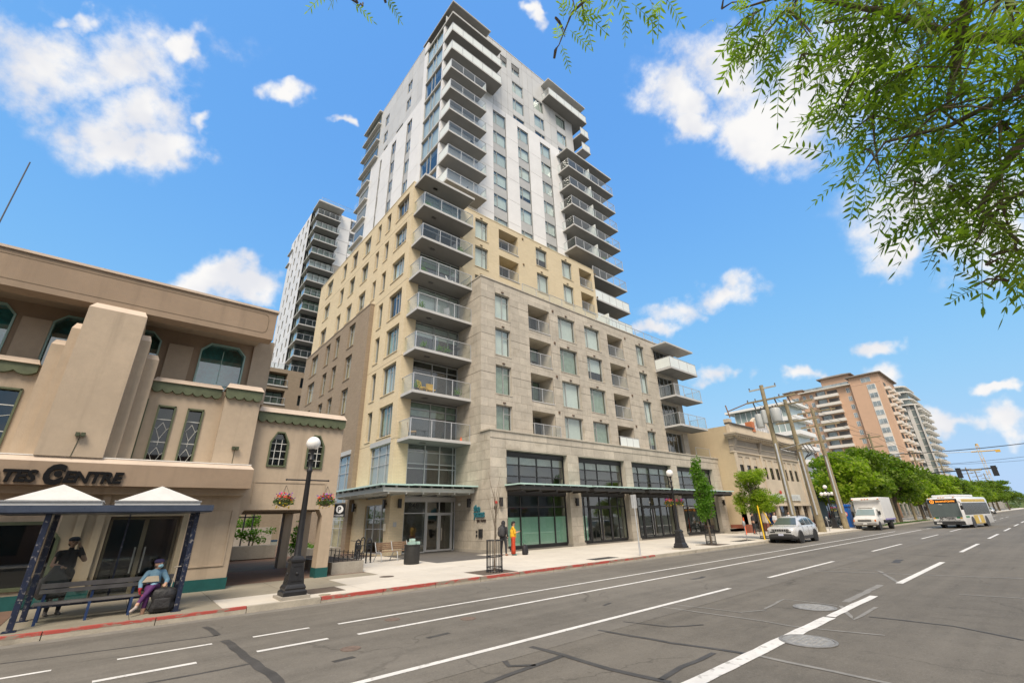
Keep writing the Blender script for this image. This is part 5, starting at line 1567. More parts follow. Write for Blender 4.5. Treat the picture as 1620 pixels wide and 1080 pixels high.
mb = MB(); mb.box(43.9, 45.7, 20.0, 21.2, .15, .62); mb.box(43.9, 45.7, 20.0, 20.6, .62, .4); tag(mb.build('concrete_step_block', concrete_m), 'concrete step block at the side of the cream heritage building', 'step')
# blue low building
BL = thing('low_shop', 'low blue-grey painted shop beyond the leaning poles', 'building', (72, 19.8, .2))
blue_m = MAT('blue_grey_paint', (.105, .165, .215), .7, .15, 1.2, streak=.2)
mb = MB(); wall(mb, FY(19.8), 64.5, 78, .1, 4.3, [(70.0, 77, .4, 3.0, .4)], .4); mb.face([(64.5, 19.8, .1), (64.5, 35, .1), (64.5, 35, 4.3), (64.5, 19.8, 4.3)]); mb.face([(64.5, 19.8, 4.3), (78, 19.8, 4.3), (78, 35, 4.3), (64.5, 35, 4.3)]); mb.box(66.3, 66.9, 19.6, 19.8, .1, 3.6); mb.build('blue_wall', blue_m, BL)
window(BL, FY(19.8), 70.0, 77, .4, 3.0, .3, cols=(.25, .5, .75), rows_={}, fm=black_m, gm=dark_glass, blind=0, fw=.15, name='shop_window', panes=False)
mb = MB(); mb.box(64.4, 78.1, 19.6, 20.2, 4.302, 4.5); mb.build('coping', blue_m, BL)
# glassy white block behind the heritage roof
GB = thing('glass_office_block', 'white and glass block with flat overhanging roof behind the cream heritage building', 'building', (112, 40, 0))
FG = FX(110)
mb = MB(); mb.box(110.4, 119, 33.2, 45.2, 0, 24.3); mb.build('glass_core', MAT('pale_green_glass', (.34, .42, .41), .1, .2, .3), GB)
for z in (24.4, 20.9, 17.6, 14.4, 11.2):
    mb = MB(); mb.box(109.2 if z > 24 else 110.0, 120, 32, 47 if z > 24 else 45.6, z, z + .5 if z > 24 else z + .9); mb.build('floor_slab' if z < 24 else 'roof_slab', white_paint_m, GB)
for i in range(10):
    mb = MB(); mb.box(110.2, 110.4, 33.4 + i * 1.3, 33.52 + i * 1.3, 10, 24.3); mb.build('mullion', white_paint_m, GB)

# ================================================================== terracotta apartment tower
TC = thing('terracotta_tower', 'terracotta apartment tower with rows of white balconies and stepped hipped roofs', 'building', (200, 40, 0))
terra_m = MAT('terracotta_stucco', (.57, .375, .255), .8, .06, .12, streak=.07)
wtrim = MAT('white_balcony', (.68, .64, .58), .6, .06, .5)
roof_m = MAT('grey_brown_roof', (.22, .19, .16), .8, .1, .5)
wframe = MAT('white_window_frame', (.75, .74, .72), .5)
tglass = MAT('mid_window_glass', (.26, .31, .33), .12, .5, .25)
FT = FX(185.0)
mb = MB()
mb.box(185, 215, 34.8, 50.6, 0, 42.1)
mb.box(184.0, 207, 26.6, 34.8, 0, 44.2)
mb.box(186.5, 215, 50.6, 55.8, 0, 43.7)
mb.box(190, 212, 35.6, 44.4, 42.1, 47.2)
mb.build('wall', terra_m, TC)


def hip(x0, x1, y0, y1, z, h, o):
    mb = MB(); mb.hexa([(x0 - o, y0 - o, z), (x1 + o, y0 - o, z), (x1 + o, y1 + o, z), (x0 - o, y1 + o, z), (x0 + 2, y0 + 2, z + h), (x1 - 2, y0 + 2, z + h), (x1 - 2, y1 - 2, z + h), (x0 + 2, y1 - 2, z + h)])
    mb.box(x0 - o, x1 + o, y0 - o, y1 + o, z - .3, z - .01)
    return mb.build('roof', roof_m, TC)
hip(190, 212, 35.6, 44.4, 47.3, 1.0, 1.0); hip(184, 207, 26.6, 34.8, 44.5, .8, .9); hip(186.5, 215, 50.6, 55.8, 44.0, .8, .9)
mb = MB(); mb.box(183.5, 186, 34.8, 51, 42.102, 42.4); mb.build('terrace_edge', wtrim, TC)
mb = MB(); mb.box(188, 189, 36, 50, 42.4, 44.2); mb.build('penthouse_glazing', tglass, TC)


def twin(a, b, c, d, x=185.0):
    F = FX(x); mb = MB(); mb.fbox(F, a - .08, b + .08, c - .08, d + .08, -.05, .05); o = mb.build('window', wframe, TC)
    mb = MB(); mb.fbox(F, a, (a + b) / 2 - .04, c, d, .05, .07); mb.fbox(F, (a + b) / 2 + .04, b, c, d, .051, .071); mb.build('pane', tglass, o)
for k in range(13):
    z = 39.25 - 2.9 * k
    if z < 3: break
    mb = MB(); mb.box(183.3, 185, 38.9, 46.2, z - .2, z + .75); mb.build('balcony', wtrim, TC)
    mb = MB(); mb.box(184.95, 184.99, 39.2, 45.9, z + .75, z + 2.3); r = mb.build('recess_shade_sheet', MAT('recess_%d' % k, (.11, .10, .095), .7, .4, .4), TC)  # flat dark sheet on the solid wall; shade of a recess put into its colour
    mb = MB(); mb.box(184.9, 184.95, 42.3, 42.8, z + .7, z + 2.6); mb.box(184.9, 184.95, 43.0, 45.4, z + .7, z + 2.5, 1); mb.build('patio_door', [terra_m, tglass], TC)
    twin(35.6, 36.5, z + .4, z + 1.9); twin(46.9, 47.8, z + .4, z + 1.9); twin(49.2, 50.0, z + .4, z + 1.9)
    twin(52.0, 54.2, z + .4, z + 2.0, 186.5)
    mb = MB(); mb.box(185.2, 186.5, 50.7, 53.3, z - 1.0, z - .1); mb.build('balcony', wtrim, TC)
    mb = MB(); mb.box(183.9, 184.0, 28.1, 30.5, z - 1.3, z + 1.5); mb.build('white_spandrel_bay', wtrim, TC)
    twin(28.3, 30.3, z + .0, z + 1.5, 183.88)
    for j in range(3):
        x = 187.5 + j * 6.6
        mb = MB(); mb.box(x, x + 3.6, 25.3, 26.6, z - .2, z + .75); mb.build('balcony', wtrim, TC)
        mb = MB(); mb.box(x + .2, x + 3.4, 26.5, 26.59, z + .75, z + 2.3); mb.build('recess_shade_sheet', core_m, TC)  # dark sheet again standing in for shade above the balcony
mb = MB(); mb.box(183.95, 183.99, 26.6, 34.8, 41.3, 41.6); mb.build('string_course', MAT('pale_course', (.6, .4, .28), .8), TC)
twin(29.0, 31.5, 41.9, 43.3, 183.98)
# white and glass condominium beyond
CD = thing('condo_tower', 'white and grey glazed condominium tower with a curved stepped top behind the terracotta tower', 'building', (255, 35, 0))
cw = MAT('condo_white', (.60, .585, .55), .6, .06, .2); cg = MAT('condo_glass', (.20, .24, .24), .1, .4, .2)
mb = MB(); mb.box(240, 268, 26.6, 40, 0, 41); mb.box(243, 266, 28.0, 40, 41, 47); mb.box(246, 262, 29, 40, 47, 50); mb.build('glass_volume', cg, CD)
for k in range(14):
    z = 1.5 + 2.9 * k
    mb = MB(); mb.box(238.6, 240.0, 29.6, 36, z, z + .9); mb.build('balcony', MAT('condo_grey_%d' % k, (.42, .43, .42), .5), CD)
    mb = MB(); mb.box(239.98, 268.2, 26.5, 40, z - .12, z + .12); mb.build('floor_edge', cw, CD)
    for j in range(5):
        mb = MB(); mb.box(242 + j * 5.2, 245.4 + j * 5.2, 25.2, 26.5, z, z + .9); mb.build('balcony', cw, CD)
for (a, b) in ((28.3, 29.5), (26.4, 26.9)):
    mb = MB(); mb.box(239.5, 240.0, a, b, 0, 41.2); mb.build('white_pier', cw, CD)
mb = MB(); mb.box(239.6, 240.0, 31.6, 32.2, 0, 41.2); mb.build('white_pier', cw, CD)


def curved_slab(x0, x1, y0, y1, z, t=.5):
    pts = []
    for i in range(9): a = math.pi + i * math.pi / 16; pts.append((x0 + 5 + 5 * math.cos(a), y0 + 4 + 4 * math.sin(a), z))
    pts += [(x1, y0, z), (x1, y1, z), (x0, y1, z)]
    mb = MB(); mb.prism(pts, (0, 0, t)); return mb.build('roof_slab', cw, CD)
curved_slab(238, 269, 25.5, 40, 41); curved_slab(241, 267, 27, 40, 44); curved_slab(241, 267, 27, 40, 47); curved_slab(243, 264, 28, 40, 50)

# yellow tower crane far down the street
CR = thing('tower_crane', 'distant yellow lattice tower crane above the street trees', 'crane', (560, 33, 0))
crane_m = MAT('crane_yellow', (.70, .42, .06), .6); crane_w = MAT('crane_pale', (.6, .57, .5), .6)
def crx(z): return (560, 32.5, z)
cx_, cy_ = 560.0, 32.4
for i in range(12):
    mb = MB(); z0 = 8 + i * 3.6
    for (dx, dy) in ((-.9, -.9), (.9, -.9), (.9, .9), (-.9, .9)): mb.box(cx_ + dx - .13, cx_ + dx + .13, cy_ + dy - .13, cy_ + dy + .13, z0, z0 + 3.6)
    for (a, b) in (((-.9, -.9), (.9, -.9)), ((.9, -.9), (.9, .9)), ((.9, .9), (-.9, .9)), ((-.9, .9), (-.9, -.9))): mb.tube([(cx_ + a[0], cy_ + a[1], z0), (cx_ + b[0], cy_ + b[1], z0 + 3.6)], .1, 4)
    mb.build('mast_section', crane_m if i % 3 == 2 else crane_w, CR)
mb = MB(); mb.tube([(cx_, cy_ + 5, 46), (cx_, cy_ - 10.5, 45.5)], .45, 4); mb.build('counter_jib', crane_m, CR)
mb = MB(); mb.box(cx_ - 1, cx_ + 1, cy_ - 12.5, cy_ - 9.5, 44, 46); mb.build('counterweight', crane_m, CR)
mb = MB(); mb.tube([(cx_, cy_ + 3, 46), (cx_, cy_ + 25, 47.4)], .22, 4); mb.build('jib', crane_w, CR)
mb = MB(); mb.tube([(cx_, cy_, 51), (cx_, cy_, 52.3)], .9, 4); mb.build('apex', crane_m, CR)

# low shops behind the street trees
for (x0, x1, y, h, col, lab) in ((80, 98, 22.5, 4.6, (.33, .30, .27), 'low grey shop behind the street trees'), (99, 122, 21.5, 6.0, (.30, .17, .10), 'brown two-storey shop behind the street trees'), (124, 150, 22, 5.0, (.38, .35, .30), 'pale low shop behind the farther street trees'), (152, 181, 22, 7.0, (.28, .25, .22), 'taupe shop beside the terracotta tower')):
    t = thing('street_shop', lab, 'building', ((x0 + x1) / 2, y, 0))
    mb = MB(); ops = [(x0 + 1 + i * 4, x0 + 4 + i * 4, .5, 2.8, .2) for i in range(int((x1 - x0 - 1) / 4))]
    wall(mb, FY(y), x0, x1, 0, h, ops, .2); mb.face([(x0, y, 0), (x0, y + 12, 0), (x0, y + 12, h), (x0, y, h)]); mb.face([(x0, y, h), (x1, y, h), (x1, y + 12, h), (x0, y + 12, h)]); mb.build('wall', MAT('shop_wall', col, .8, .15, .6), t)
    for o_ in ops:
        mb = MB(); mb.fbox(FY(y), *o_[:4], -.2, -.15); mb.build('window', car_glass_m, t)
for i, (x, y, h, w_, lab) in enumerate(((330, 27, 9, 40, 'far pale block closing the view down the street'), (420, 24, 11, 50, 'farthest grey block near the crane'))):
    t = thing('far_block', lab, 'building', (x, y, 0))
    mb = MB(); mb.box(x, x + w_, y, y + 20, 0, h); mb.build('wall', MAT('far_wall', (.36, .34, .31), .8), t)
    for j in range(4):
        mb = MB(); mb.box(x - .05, x, y + 2 + j * 4, y + 4.5 + j * 4, h - 3, h - 1.2); mb.build('window', car_glass_m, t)
# wooded rise far off at the end of the street
rnw = random.Random(3); mb = MB()
for i in range(5200):
    x = rnw.uniform(420, 900); y = rnw.uniform(-60, 120); hz = 6 + 7 * mnoise.noise(Vector((x * .006, y * .02, 0))) + (x - 420) * .012
    leafquad(mb, (x, y, rnw.uniform(0, max(2, hz))), rnw.uniform(1.2, 2.6), rnw, .7)
tag(mb.build('far_wood', LEAF('far_leaves', (.05, .09, .03), (.12, .16, .05), .2)), 'far wooded rise at the end of the street', 'wood', kind='stuff')

# ================================================================== street furniture
ZP = SZ(14.4)
red_f = MAT('red_petals', (.70, .03, .05), .6, .2, 9); pur_f = MAT('purple_petals', (.24, .06, .42), .6, .2, 9); yel_f = MAT('yellow_petals', (.85, .60, .03), .6, .2, 9); ora_f = MAT('orange_petals', (.62, .17, .05), .6, .2, 9)
leaf_basket = LEAF('basket_leaves', (.03, .075, .015), (.10, .17, .035))


def basket(name, label, loc, seed, r=.28):
    rn = random.Random(seed)
    t = thing(name, label, 'flower basket', loc, 0, 'hanging flower baskets')
    mb = MB(); mb.lathe((0, 0, 0), [(.05, -.16), (.15, -.12), (.2, -.02), (.21, .0), (.19, .0), (.02, -.02)], 14); mb.build('bowl', MAT('moss_bowl', (.10, .09, .05), .9, .3, 12), t, local=True)
    mb = MB()
    for i in range(520):
        a = rn.random() * 6.283; q = r * (rn.random() ** .5); z = rn.uniform(-.08, .17) * (1.15 - q / r * .6) - (q / r) ** 2 * .08
        leafquad(mb, (q * math.cos(a), q * math.sin(a), z), rn.uniform(.018, .035), rn)
    tag(mb.build('foliage', leaf_basket, t, local=True), kind='stuff')
    for (m_, n, zr, rr) in ((red_f, 26, (.05, .2), .8), (pur_f, 22, (-.02, .2), 1.0), (ora_f, 22, (-.05, .16), 1.0), (yel_f, 22, (-.2, -.04), .9)):
        mb = MB()
        for i in range(n):
            a = rn.random() * 6.283; q = r * rr * rn.uniform(.35, 1.02); z = rn.uniform(*zr)
            for k in range(3): leafquad(mb, (q * math.cos(a) + rn.gauss(0, .008), q * math.sin(a) + rn.gauss(0, .008), z + rn.gauss(0, .008)), rn.uniform(.018, .03), rn, .9)
        tag(mb.build('blossoms', m_, t, local=True), kind='stuff')
    mb = MB()
    for k in range(3):
        a = k * 2.09; mb.tube([(.2 * math.cos(a), .2 * math.sin(a), 0), (0, 0, .42)], .004, 4)
    mb.build('hanger_wire', lamp_black_m, t, local=True)
    return t


def lamp_post(label, loc, group='single globe street lamps', arm=True):
    t = thing('street_lamp', label, 'street lamp', loc, 0, group)
    mb = MB(); mb.box(-.38, .38, -.38, .38, -.02, .07); mb.build('concrete_pad', concrete_m, t, local=True)
    mb = MB(); k = math.sqrt(2)
    mb.lathe((0, 0, 0), [(.30 * k, .07), (.30 * k, .17), (.26 * k, .21), (.27 * k, .25), (.25 * k, .30), (.22 * k, .34), (.16 * k, .86), (.19 * k, .90), (.19 * k, .95), (.14 * k, .99), (.11 * k, 1.04)], 4, 0, True)
    mb.build('pedestal', lamp_black_m, t, local=True, bevel=.008)
    mb = MB()
    for (ax, s_) in ((0, 1), (0, -1), (1, 1), (1, -1)):
        for (zz, hw) in ((.42, .13), (.78, .10)):
            d = .222 - (zz - .34) * .115
            if ax == 0: mb.box(-hw, hw, s_ * d - .012, s_ * d + .012, zz - .012, zz + .012)
            else: mb.box(s_ * d - .012, s_ * d + .012, -hw, hw, zz - .012, zz + .012)
        d = .222 - (.6 - .34) * .115
        c_ = (0, s_ * d, .6) if ax == 0 else (s_ * d, 0, .6)
        mb.ball(c_, .04, 8, 6)
    mb.build('pedestal_relief', lamp_black_m, t, local=True)
    mb = MB(); mb.lathe((0, 0, 0), [(.105, 1.03), (.09, 1.1), (.066, 3.3), (.085, 3.34), (.085, 3.38), (.06, 3.42), (.06, 3.62), (.095, 3.68), (.07, 3.72), (.05, 3.86), (.09, 3.96), (.1, 4.0)], 16); mb.build('shaft', lamp_black_m, t, local=True, smooth='auto')
    if arm:
        mb = MB(); mb.tube([(-.6, 0, 3.08), (.6, 0, 3.08)], .02, 8); mb.ball((-.6, 0, 3.08), .03, 8, 6); mb.ball((.6, 0, 3.08), .03, 8, 6); mb.build('basket_arm', lamp_black_m, t, local=True)
    mb = MB(); mb.ball((0, 0, 4.17), .205, 24, 16); mb.build('globe', globe_m, t, local=True, smooth=True)
    return t


L1 = lamp_post('black lamp post with round white globe before the beige passage wing', (4.18, 14.42, ZP))
L2 = dup(L1, (25.1, 14.8, ZP), 0, 'black lamp post with round white globe before the stone shopfronts')
basket('hanging_basket', 'flower basket hanging left of the near lamp post', (3.6, 14.42, ZP + 2.5), 1)
basket('hanging_basket', 'flower basket hanging right of the near lamp post, beside the parking sign', (4.78, 14.42, ZP + 2.5), 2)
basket('hanging_basket', 'flower basket hanging left of the lamp post before the shopfronts', (24.5, 14.8, ZP + 2.5), 3)
basket('hanging_basket', 'flower basket hanging right of the lamp post before the shopfronts', (25.7, 14.8, ZP + 2.5), 4)
# cluster lamp farther along
CL = lamp_post('black cluster lamp post with four white globes by the blue-grey shop', (58.3, 16.1, SZ(16)), 'cluster globe street lamps', False)
mb = MB()
for (dx, dy) in ((.5, 0), (-.5, 0), (0, .5), (0, -.5)): mb.tube([(0, 0, 3.2), (dx * .6, dy * .6, 3.1), (dx, dy, 3.25)], .03, 6)
mb.build('globe_arms', lamp_black_m, CL, local=True)
for (dx, dy) in ((.5, 0), (-.5, 0), (0, .5), (0, -.5)):
    mb = MB(); mb.ball((dx, dy, 3.46), .19, 14, 10); mb.build('globe', globe_m, CL, local=True, smooth=True)
basket('hanging_basket', 'small flower basket on the cluster lamp by the blue-grey shop', (58.0, 15.8, 2.1), 5, .34)

# ---- bus shelter
BS = thing('bus_shelter', 'navy bus shelter with chipped posts, glass walls and two white pyramid skylights', 'bus shelter', (.25, 14.9, ZP))
for (x, y) in ((-1.12, 14.36), (1.60, 14.36 + .16), (-1.07, 15.68), (1.62, 15.68)):
    mb = MB(); mb.box(x - .05, x + .05, y - .05, y + .05, .16, 2.38); p = mb.build('post', navy_m, BS, bevel=.006)
    mb = MB(); mb.box(x - .1, x + .1, y - .1, y + .1, ZP - .01, ZP + .02); mb.build('foot_plate', navy_m, p)
roofn = MAT('navy_roof_steel', (.05, .065, .10), .35, .15, 3)
mb = MB()
mb.box(-1.95, 1.88, 14.14, 14.28, 2.39, 2.53); mb.box(-1.95, 1.88, 15.75, 15.89, 2.39, 2.53); mb.box(-1.95, -1.81, 14.28, 15.75, 2.39, 2.53); mb.box(1.74, 1.88, 14.28, 15.75, 2.39, 2.53); mb.box(-.27, -.12, 14.28, 15.75, 2.40, 2.53)
mb.box(-1.93, 1.86, 14.17, 15.86, 2.365, 2.388)
mb.build('roof_frame', roofn, BS)
for (a, b) in ((-1.9, -.30), (-.08, 1.58)):
    mb = MB(); y0, y1 = 14.22, 15.8
    mb.hexa([(a, y0, 2.532), (b, y0, 2.532), (b, y1, 2.532), (a, y1, 2.532), (a, y0, 2.62), (b, y0, 2.62), (b, y1, 2.62), (a, y1, 2.62)])
    c_ = ((a + b) / 2, 15.0, 3.02)
    for (p, q) in (((a, y0), (b, y0)), ((b, y0), (b, y1)), ((b, y1), (a, y1)), ((a, y1), (a, y0))): mb.face([(p[0], p[1], 2.622), (q[0], q[1], 2.622), c_])
    s = mb.build('pyramid_skylight', MAT('white_acrylic', (.62, .62, .60), .35, .08, 2), BS)
    mb = MB()
    mb.box(a - .02, b + .02, y0 - .025, y0 - .002, 2.6, 2.635); mb.box(a - .02, b + .02, y1 + .002, y1 + .025, 2.6, 2.635); mb.box(b + .002, b + .022, y0, y1, 2.6, 2.635)
    mb.build('skylight_rim', steel_m, s)
sh_glass = GLASS('scratched_shelter_glass', (.86, .89, .87), .04, .08)
for (x0, x1) in ((-.98, .27), (.30, 1.54)):
    mb = MB(); mb.box(x0, x1, 15.67, 15.68, .45, 2.36); mb.build('glass_pane', sh_glass, BS)
mb = MB(); mb.box(-1.09, -1.08, 14.55, 15.6, .45, 2.36); mb.build('glass_pane', sh_glass, BS)
mb = MB(); mb.box(-1.02, 1.58, 15.64, 15.71, .40, .45); mb.box(.265, .30, 15.65, 15.70, .45, 2.36); mb.build('glazing_bar', navy_m, BS)
BN = thing('shelter_bench', 'long slatted grey bench with navy legs inside the bus shelter', 'bench', (0, 15, ZP))
slat_m = MAT('grey_slat', (.13, .125, .125), .5, .25, 4)
for (y, z0, z1, t_) in ((15.22, .72, .80, .035), (15.22, .82, .92, .035)):
    mb = MB(); mb.box(-.92, 1.5, y, y + t_, z0, z1); mb.build('back_slat', slat_m, BN, bevel=.004)
for i in range(3):
    y = 14.80 + i * .14; mb = MB(); mb.box(-.95, 1.5, y, y + .11, .53, .565); mb.build('seat_slat', slat_m, BN, bevel=.004)
navy2 = MAT('navy_bench_leg', (.02, .045, .13), .4, .2, 5)
for x in (-.82, -.02, .72, 1.42):
    mb = MB(); mb.box(x - .025, x + .025, 14.78, 14.83, ZP, .53); mb.box(x - .025, x + .025, 15.25, 15.3, ZP, .92); mb.box(x - .025, x + .025, 14.83, 15.25, .48, .528); mb.build('leg', navy2, BN)

# ---- posts, signs, guards
t = thing('parking_sign', 'black hanging PARKING sign with white P disc on the wing corner', 'sign', (6.73, 18.6, 2.5))
mb = MB(); mb.box(6.5, 6.96, 18.58, 18.62, 2.24, 2.74); b_ = mb.build('board', MAT('sign_black', (.012, .012, .013), .4), t)
mb = MB(); mb.lathe((0, 0, 0), [(.145, 0), (.145, .01)], 28); o = mb.build('disc', white_paint_m, t); o.data.transform(Matrix.Translation((6.73, 18.58, 2.53)) @ Matrix.Rotation(R(90), 4, 'X'))
text_mesh('P', .25, black_m, .003, 0, .006, 1, 'sign_lettering', t, m4((6.655, 18.565, 2.445), (1, 0, 0), (0, 0, 1)))
text_mesh('PARKING', .085, white_paint_m, .002, 0, .001, 1.08, 'sign_lettering', t, m4((6.525, 18.575, 2.275), (1, 0, 0), (0, 0, 1)))
mb = MB(); mb.box(6.4, 6.96, 18.59, 18.61, 2.76, 2.78); mb.build('bracket', black_m, t)

t = thing('sign_post', 'thin grey sign post with narrow sign at the end of the red kerb', 'sign post', (20.3, 14.25, ZP))
mb = MB(); mb.tube([(20.3, 14.25, ZP), (20.32, 14.25, 3.0)], .03, 8); mb.build('post', galv_m, t)
mb = MB(); mb.box(20.31, 20.33, 14.1, 14.42, 2.35, 3.0); mb.build('sign_plate', galv_m, t)
mb = MB(); mb.tube([(20.3, 14.25, ZP), (20.3, 14.25, .75)], .045, 8); mb.build('sleeve', galv_m, t)


def tree_guard(label, loc, h=1.12, r=.3):
    t = thing('tree_guard', label, 'tree guard', loc, 0, 'black iron tree guards')
    for k in range(16):
        a = k * math.pi / 8; mb = MB(); mb.box(r * math.cos(a) - .008, r * math.cos(a) + .008, r * math.sin(a) - .008, r * math.sin(a) + .008, 0, h); mb.build('upright', lamp_black_m, t, local=True)
    for z in (.06, .18, .55, h - .02):
        mb = MB(); mb.tube([(r * math.cos(a), r * math.sin(a), z) for a in [k * math.pi / 12 for k in range(25)]], .016, 6); mb.build('hoop', lamp_black_m, t, local=True)
    return t
G1 = tree_guard('black iron guard around the bare sapling', (11.4, 14.6, ZP))
dup(G1, (29.4, 15.17, ZP), 0, 'black iron guard around the narrow upright tree')
dup(G1, (37.0, 14.9, ZP), 0, 'black iron guard around the spreading light green tree')
# orange delineators, yellow guy guards, meters
for i, (x, y, lab) in enumerate(((43.2, 18.9, 'left orange flexible post by the cream side wall'), (44.4, 18.7, 'right orange flexible post by the cream side wall'))):
    t = thing('flexible_post', lab, 'bollard', (x, y, SZ(y)), 0, 'orange flexible posts')
    mb = MB(); mb.lathe((0, 0, 0), [(.1, 0), (.1, .03), (.05, .05), (.045, 1.35), (.03, 1.38)], 12); mb.build('tube', orange_m, t, local=True)
for i, (x, y, h, dx, lab) in enumerate(((45.4, 17.2, 2.1, 1.2, 'leaning yellow cable guard by the red brick base'), (35.9, 14.5, 2.3, 0, 'upright yellow marker post beside the grey car'))):
    mb = MB(); mb.tube([(x, y, SZ(y)), (x - dx, y + dx * .3, SZ(y) + h)], .05, 8); tag(mb.build('yellow_guard', yellow_m), lab, 'cable guard')
for (x, y, lab) in ((51.5, 14.8, 'parking meter between the leaning utility poles'), (34.2, 15.0, 'parking meter near the yellow marker post')):
    t = thing('parking_meter', lab, 'parking meter', (x, y, SZ(y)), 0, 'parking meters')
    mb = MB(); mb.tube([(0, 0, 0), (0, 0, .95)], .03, 8); mb.build('post', steel_m, t, local=True)
    mb = MB(); mb.lathe((0, 0, .95), [(.06, 0), (.09, .06), (.1, .2), (.08, .3), (.03, .34)], 12); mb.build('head', MAT('meter_head', (.32, .33, .34), .4), t, local=True, smooth=True)
# blue newspaper or courier box
t = thing('courier_box', 'tall leaning blue kiosk with red and white roundel beyond the third pole', 'kiosk', (62.4, 15.9, SZ(16)))
blue_k = MAT('bright_blue', (.01, .12, .48), .4)
mb = MB(); mb.box(61.9, 62.9, 15.5, 16.4, .17, 2.3); mb.build('cabinet', blue_k, t, bevel=.04)
mb = MB(); mb.box(61.8, 63.0, 15.4, 16.5, 2.3, 2.55); mb.build('top', blue_k, t, bevel=.05)
mb = MB(); mb.lathe((0, 0, 0), [(.26, 0), (.26, .02)], 20); o = mb.build('roundel', MAT('roundel', (.7, .2, .15), .5), t); o.data.transform(Matrix.Translation((61.89, 15.9, 1.55)) @ Matrix.Rotation(R(-90), 4, 'Y'))
mb = MB(); mb.lathe((0, 0, 0), [(.17, 0), (.17, .02)], 20); o = mb.build('roundel_centre', white_paint_m, t); o.data.transform(Matrix.Translation((61.875, 15.9, 1.55)) @ Matrix.Rotation(R(-90), 4, 'Y'))
# bench, bin, menu cubes
t = thing('street_bench', 'wooden slatted bench with curved steel legs in front of the entrance', 'bench', (11.0, 22.2, SZ(22)), R(8))
wslat = MAT('brown_slat', (.24, .155, .095), .6, .25, 5)
for half in (-.46, .46):
    for i in range(4):
        mb = MB(); z = .50 + i * .085; mb.box(half - .42, half + .42, .18 + i * .03, .21 + i * .03, z, z + .07); mb.build('back_slat', wslat, t, local=True)
    for i in range(4):
        mb = MB(); y = -.26 + i * .11; mb.box(half - .42, half + .42, y, y + .09, .42, .445); mb.build('seat_slat', wslat, t, local=True)
for x in (-.92, 0, .92):
    mb = MB(); mb.tube([(x, -.34, 0), (x, -.30, .30), (x, -.25, .41), (x, .15, .41), (x, .32, .86)], .022, 8); mb.tube([(x, .34, 0), (x, .2, .2), (x, .05, .40)], .022, 8); mb.build('leg_frame', alu_m, t, local=True)
t = thing('litter_bin', 'round black litter bin standing before the entrance', 'bin', (10.75, 19.9, SZ(20)))
mb = MB(); mb.lathe((0, 0, 0), [(.33, 0), (.35, .05), (.35, .74), (.37, .76), (.37, .80), (.3, .80), (.29, .7)], 24); mb.build('drum', MAT('bin_black', (.025, .025, .025), .6, .3, 5), t, local=True, smooth='auto')
t = thing('takeaway_boxes', 'pale green boxes left on the black litter bin', 'boxes', (10.75, 19.9, SZ(20) + .80))
for (x, y, z, s) in ((-.05, 0, .0, .15), (-.02, 0, .13, .1), (.26, -.02, 0, .07)):
    mb = MB(); mb.box(x - s, x + s, y - .1, y + .1, z + .002, z + .12); mb.build('carton', MAT('mint_card', (.42, .60, .53), .7), t, local=True)
mb = MB(); mb.box(11.62, 11.8, 21.86, 21.88, .95, 1.12); tag(mb.build('notice_card', MAT('red_white_notice', (.6, .25, .25), .6, .5, 30)), 'small red and white notice at the bench end', 'notice')
# bicycle racks and bikes
for i, (x, y) in enumerate(((9.15, 22.3), (9.6, 22.0), (10.1, 23.2), (10.35, 24.6))):
    t = thing('bicycle_rack', ('first', 'second', 'third', 'fourth')[i] + ' black bicycle rack hoop counted from the planter', 'bicycle rack', (x, y, SZ(y)), R(15), 'black bicycle racks')
    mb = MB(); mb.tube([(-.13, 0, 0), (-.13, 0, .85), (-.09, 0, .97), (0, 0, 1.02), (.09, 0, .97), (.13, 0, .85), (.13, 0, 0)], .03, 8); mb.tube([(-.13, 0, .62), (.13, 0, .62)], .02, 6); mb.build('hoop', black_m, t, local=True)


def bicycle(label, loc, rz):
    t = thing('bicycle', label, 'bicycle', loc, rz)
    for x, nm in ((-.5, 'rear_wheel'), (.5, 'front_wheel')):
        mb = MB(); mb.tube([(x + .33 * math.cos(a), 0, .34 + .33 * math.sin(a)) for a in [k * math.pi / 12 for k in range(25)]], .02, 6); w_ = mb.build(nm, tyre_m, t, local=True)
        mb = MB()
        for k in range(8):
            a = k * math.pi / 8; mb.tube([(x + .32 * math.cos(a), 0, .34 + .32 * math.sin(a)), (x - .32 * math.cos(a), 0, .34 - .32 * math.sin(a))], .003, 4)
        mb.build('spokes', steel_m, w_, local=True)
    mb = MB(); mb.tube([(-.5, 0, .34), (-.08, 0, .3), (.36, 0, .78), (-.18, 0, .78), (-.08, 0, .3)], .02, 6); mb.tube([(-.5, 0, .34), (-.18, 0, .78), (-.2, 0, .9)], .015, 6); mb.tube([(.5, 0, .34), (.36, 0, .8), (.33, 0, 1.0)], .018, 6); mb.build('frame', black_m, t, local=True)
    mb = MB(); mb.tube([(.38, -.28, 1.04), (.33, 0, 1.0), (.38, .28, 1.04)], .014, 6); mb.build('handlebar', black_m, t, local=True)
    mb = MB(); mb.ball((-.22, 0, .93), (.13, .07, .035), 10, 6); mb.build('saddle', black_m, t, local=True, smooth=True)
    mb = MB(); mb.box(-.72, -.3, -.09, .09, .70, .88); mb.build('pannier', MAT('black_bag', (.03, .03, .03), .8), t, local=True, bevel=.03)
    mb = MB(); mb.tube([(-.08, -.12, .2), (-.08, -.04, .3), (-.08, .04, .3), (-.08, .12, .4)], .012, 5); mb.build('pedals', steel_m, t, local=True)
    return t
bicycle('black bicycle with pannier locked at the rack beside the planter', (8.6, 21.0, SZ(21)), R(75))

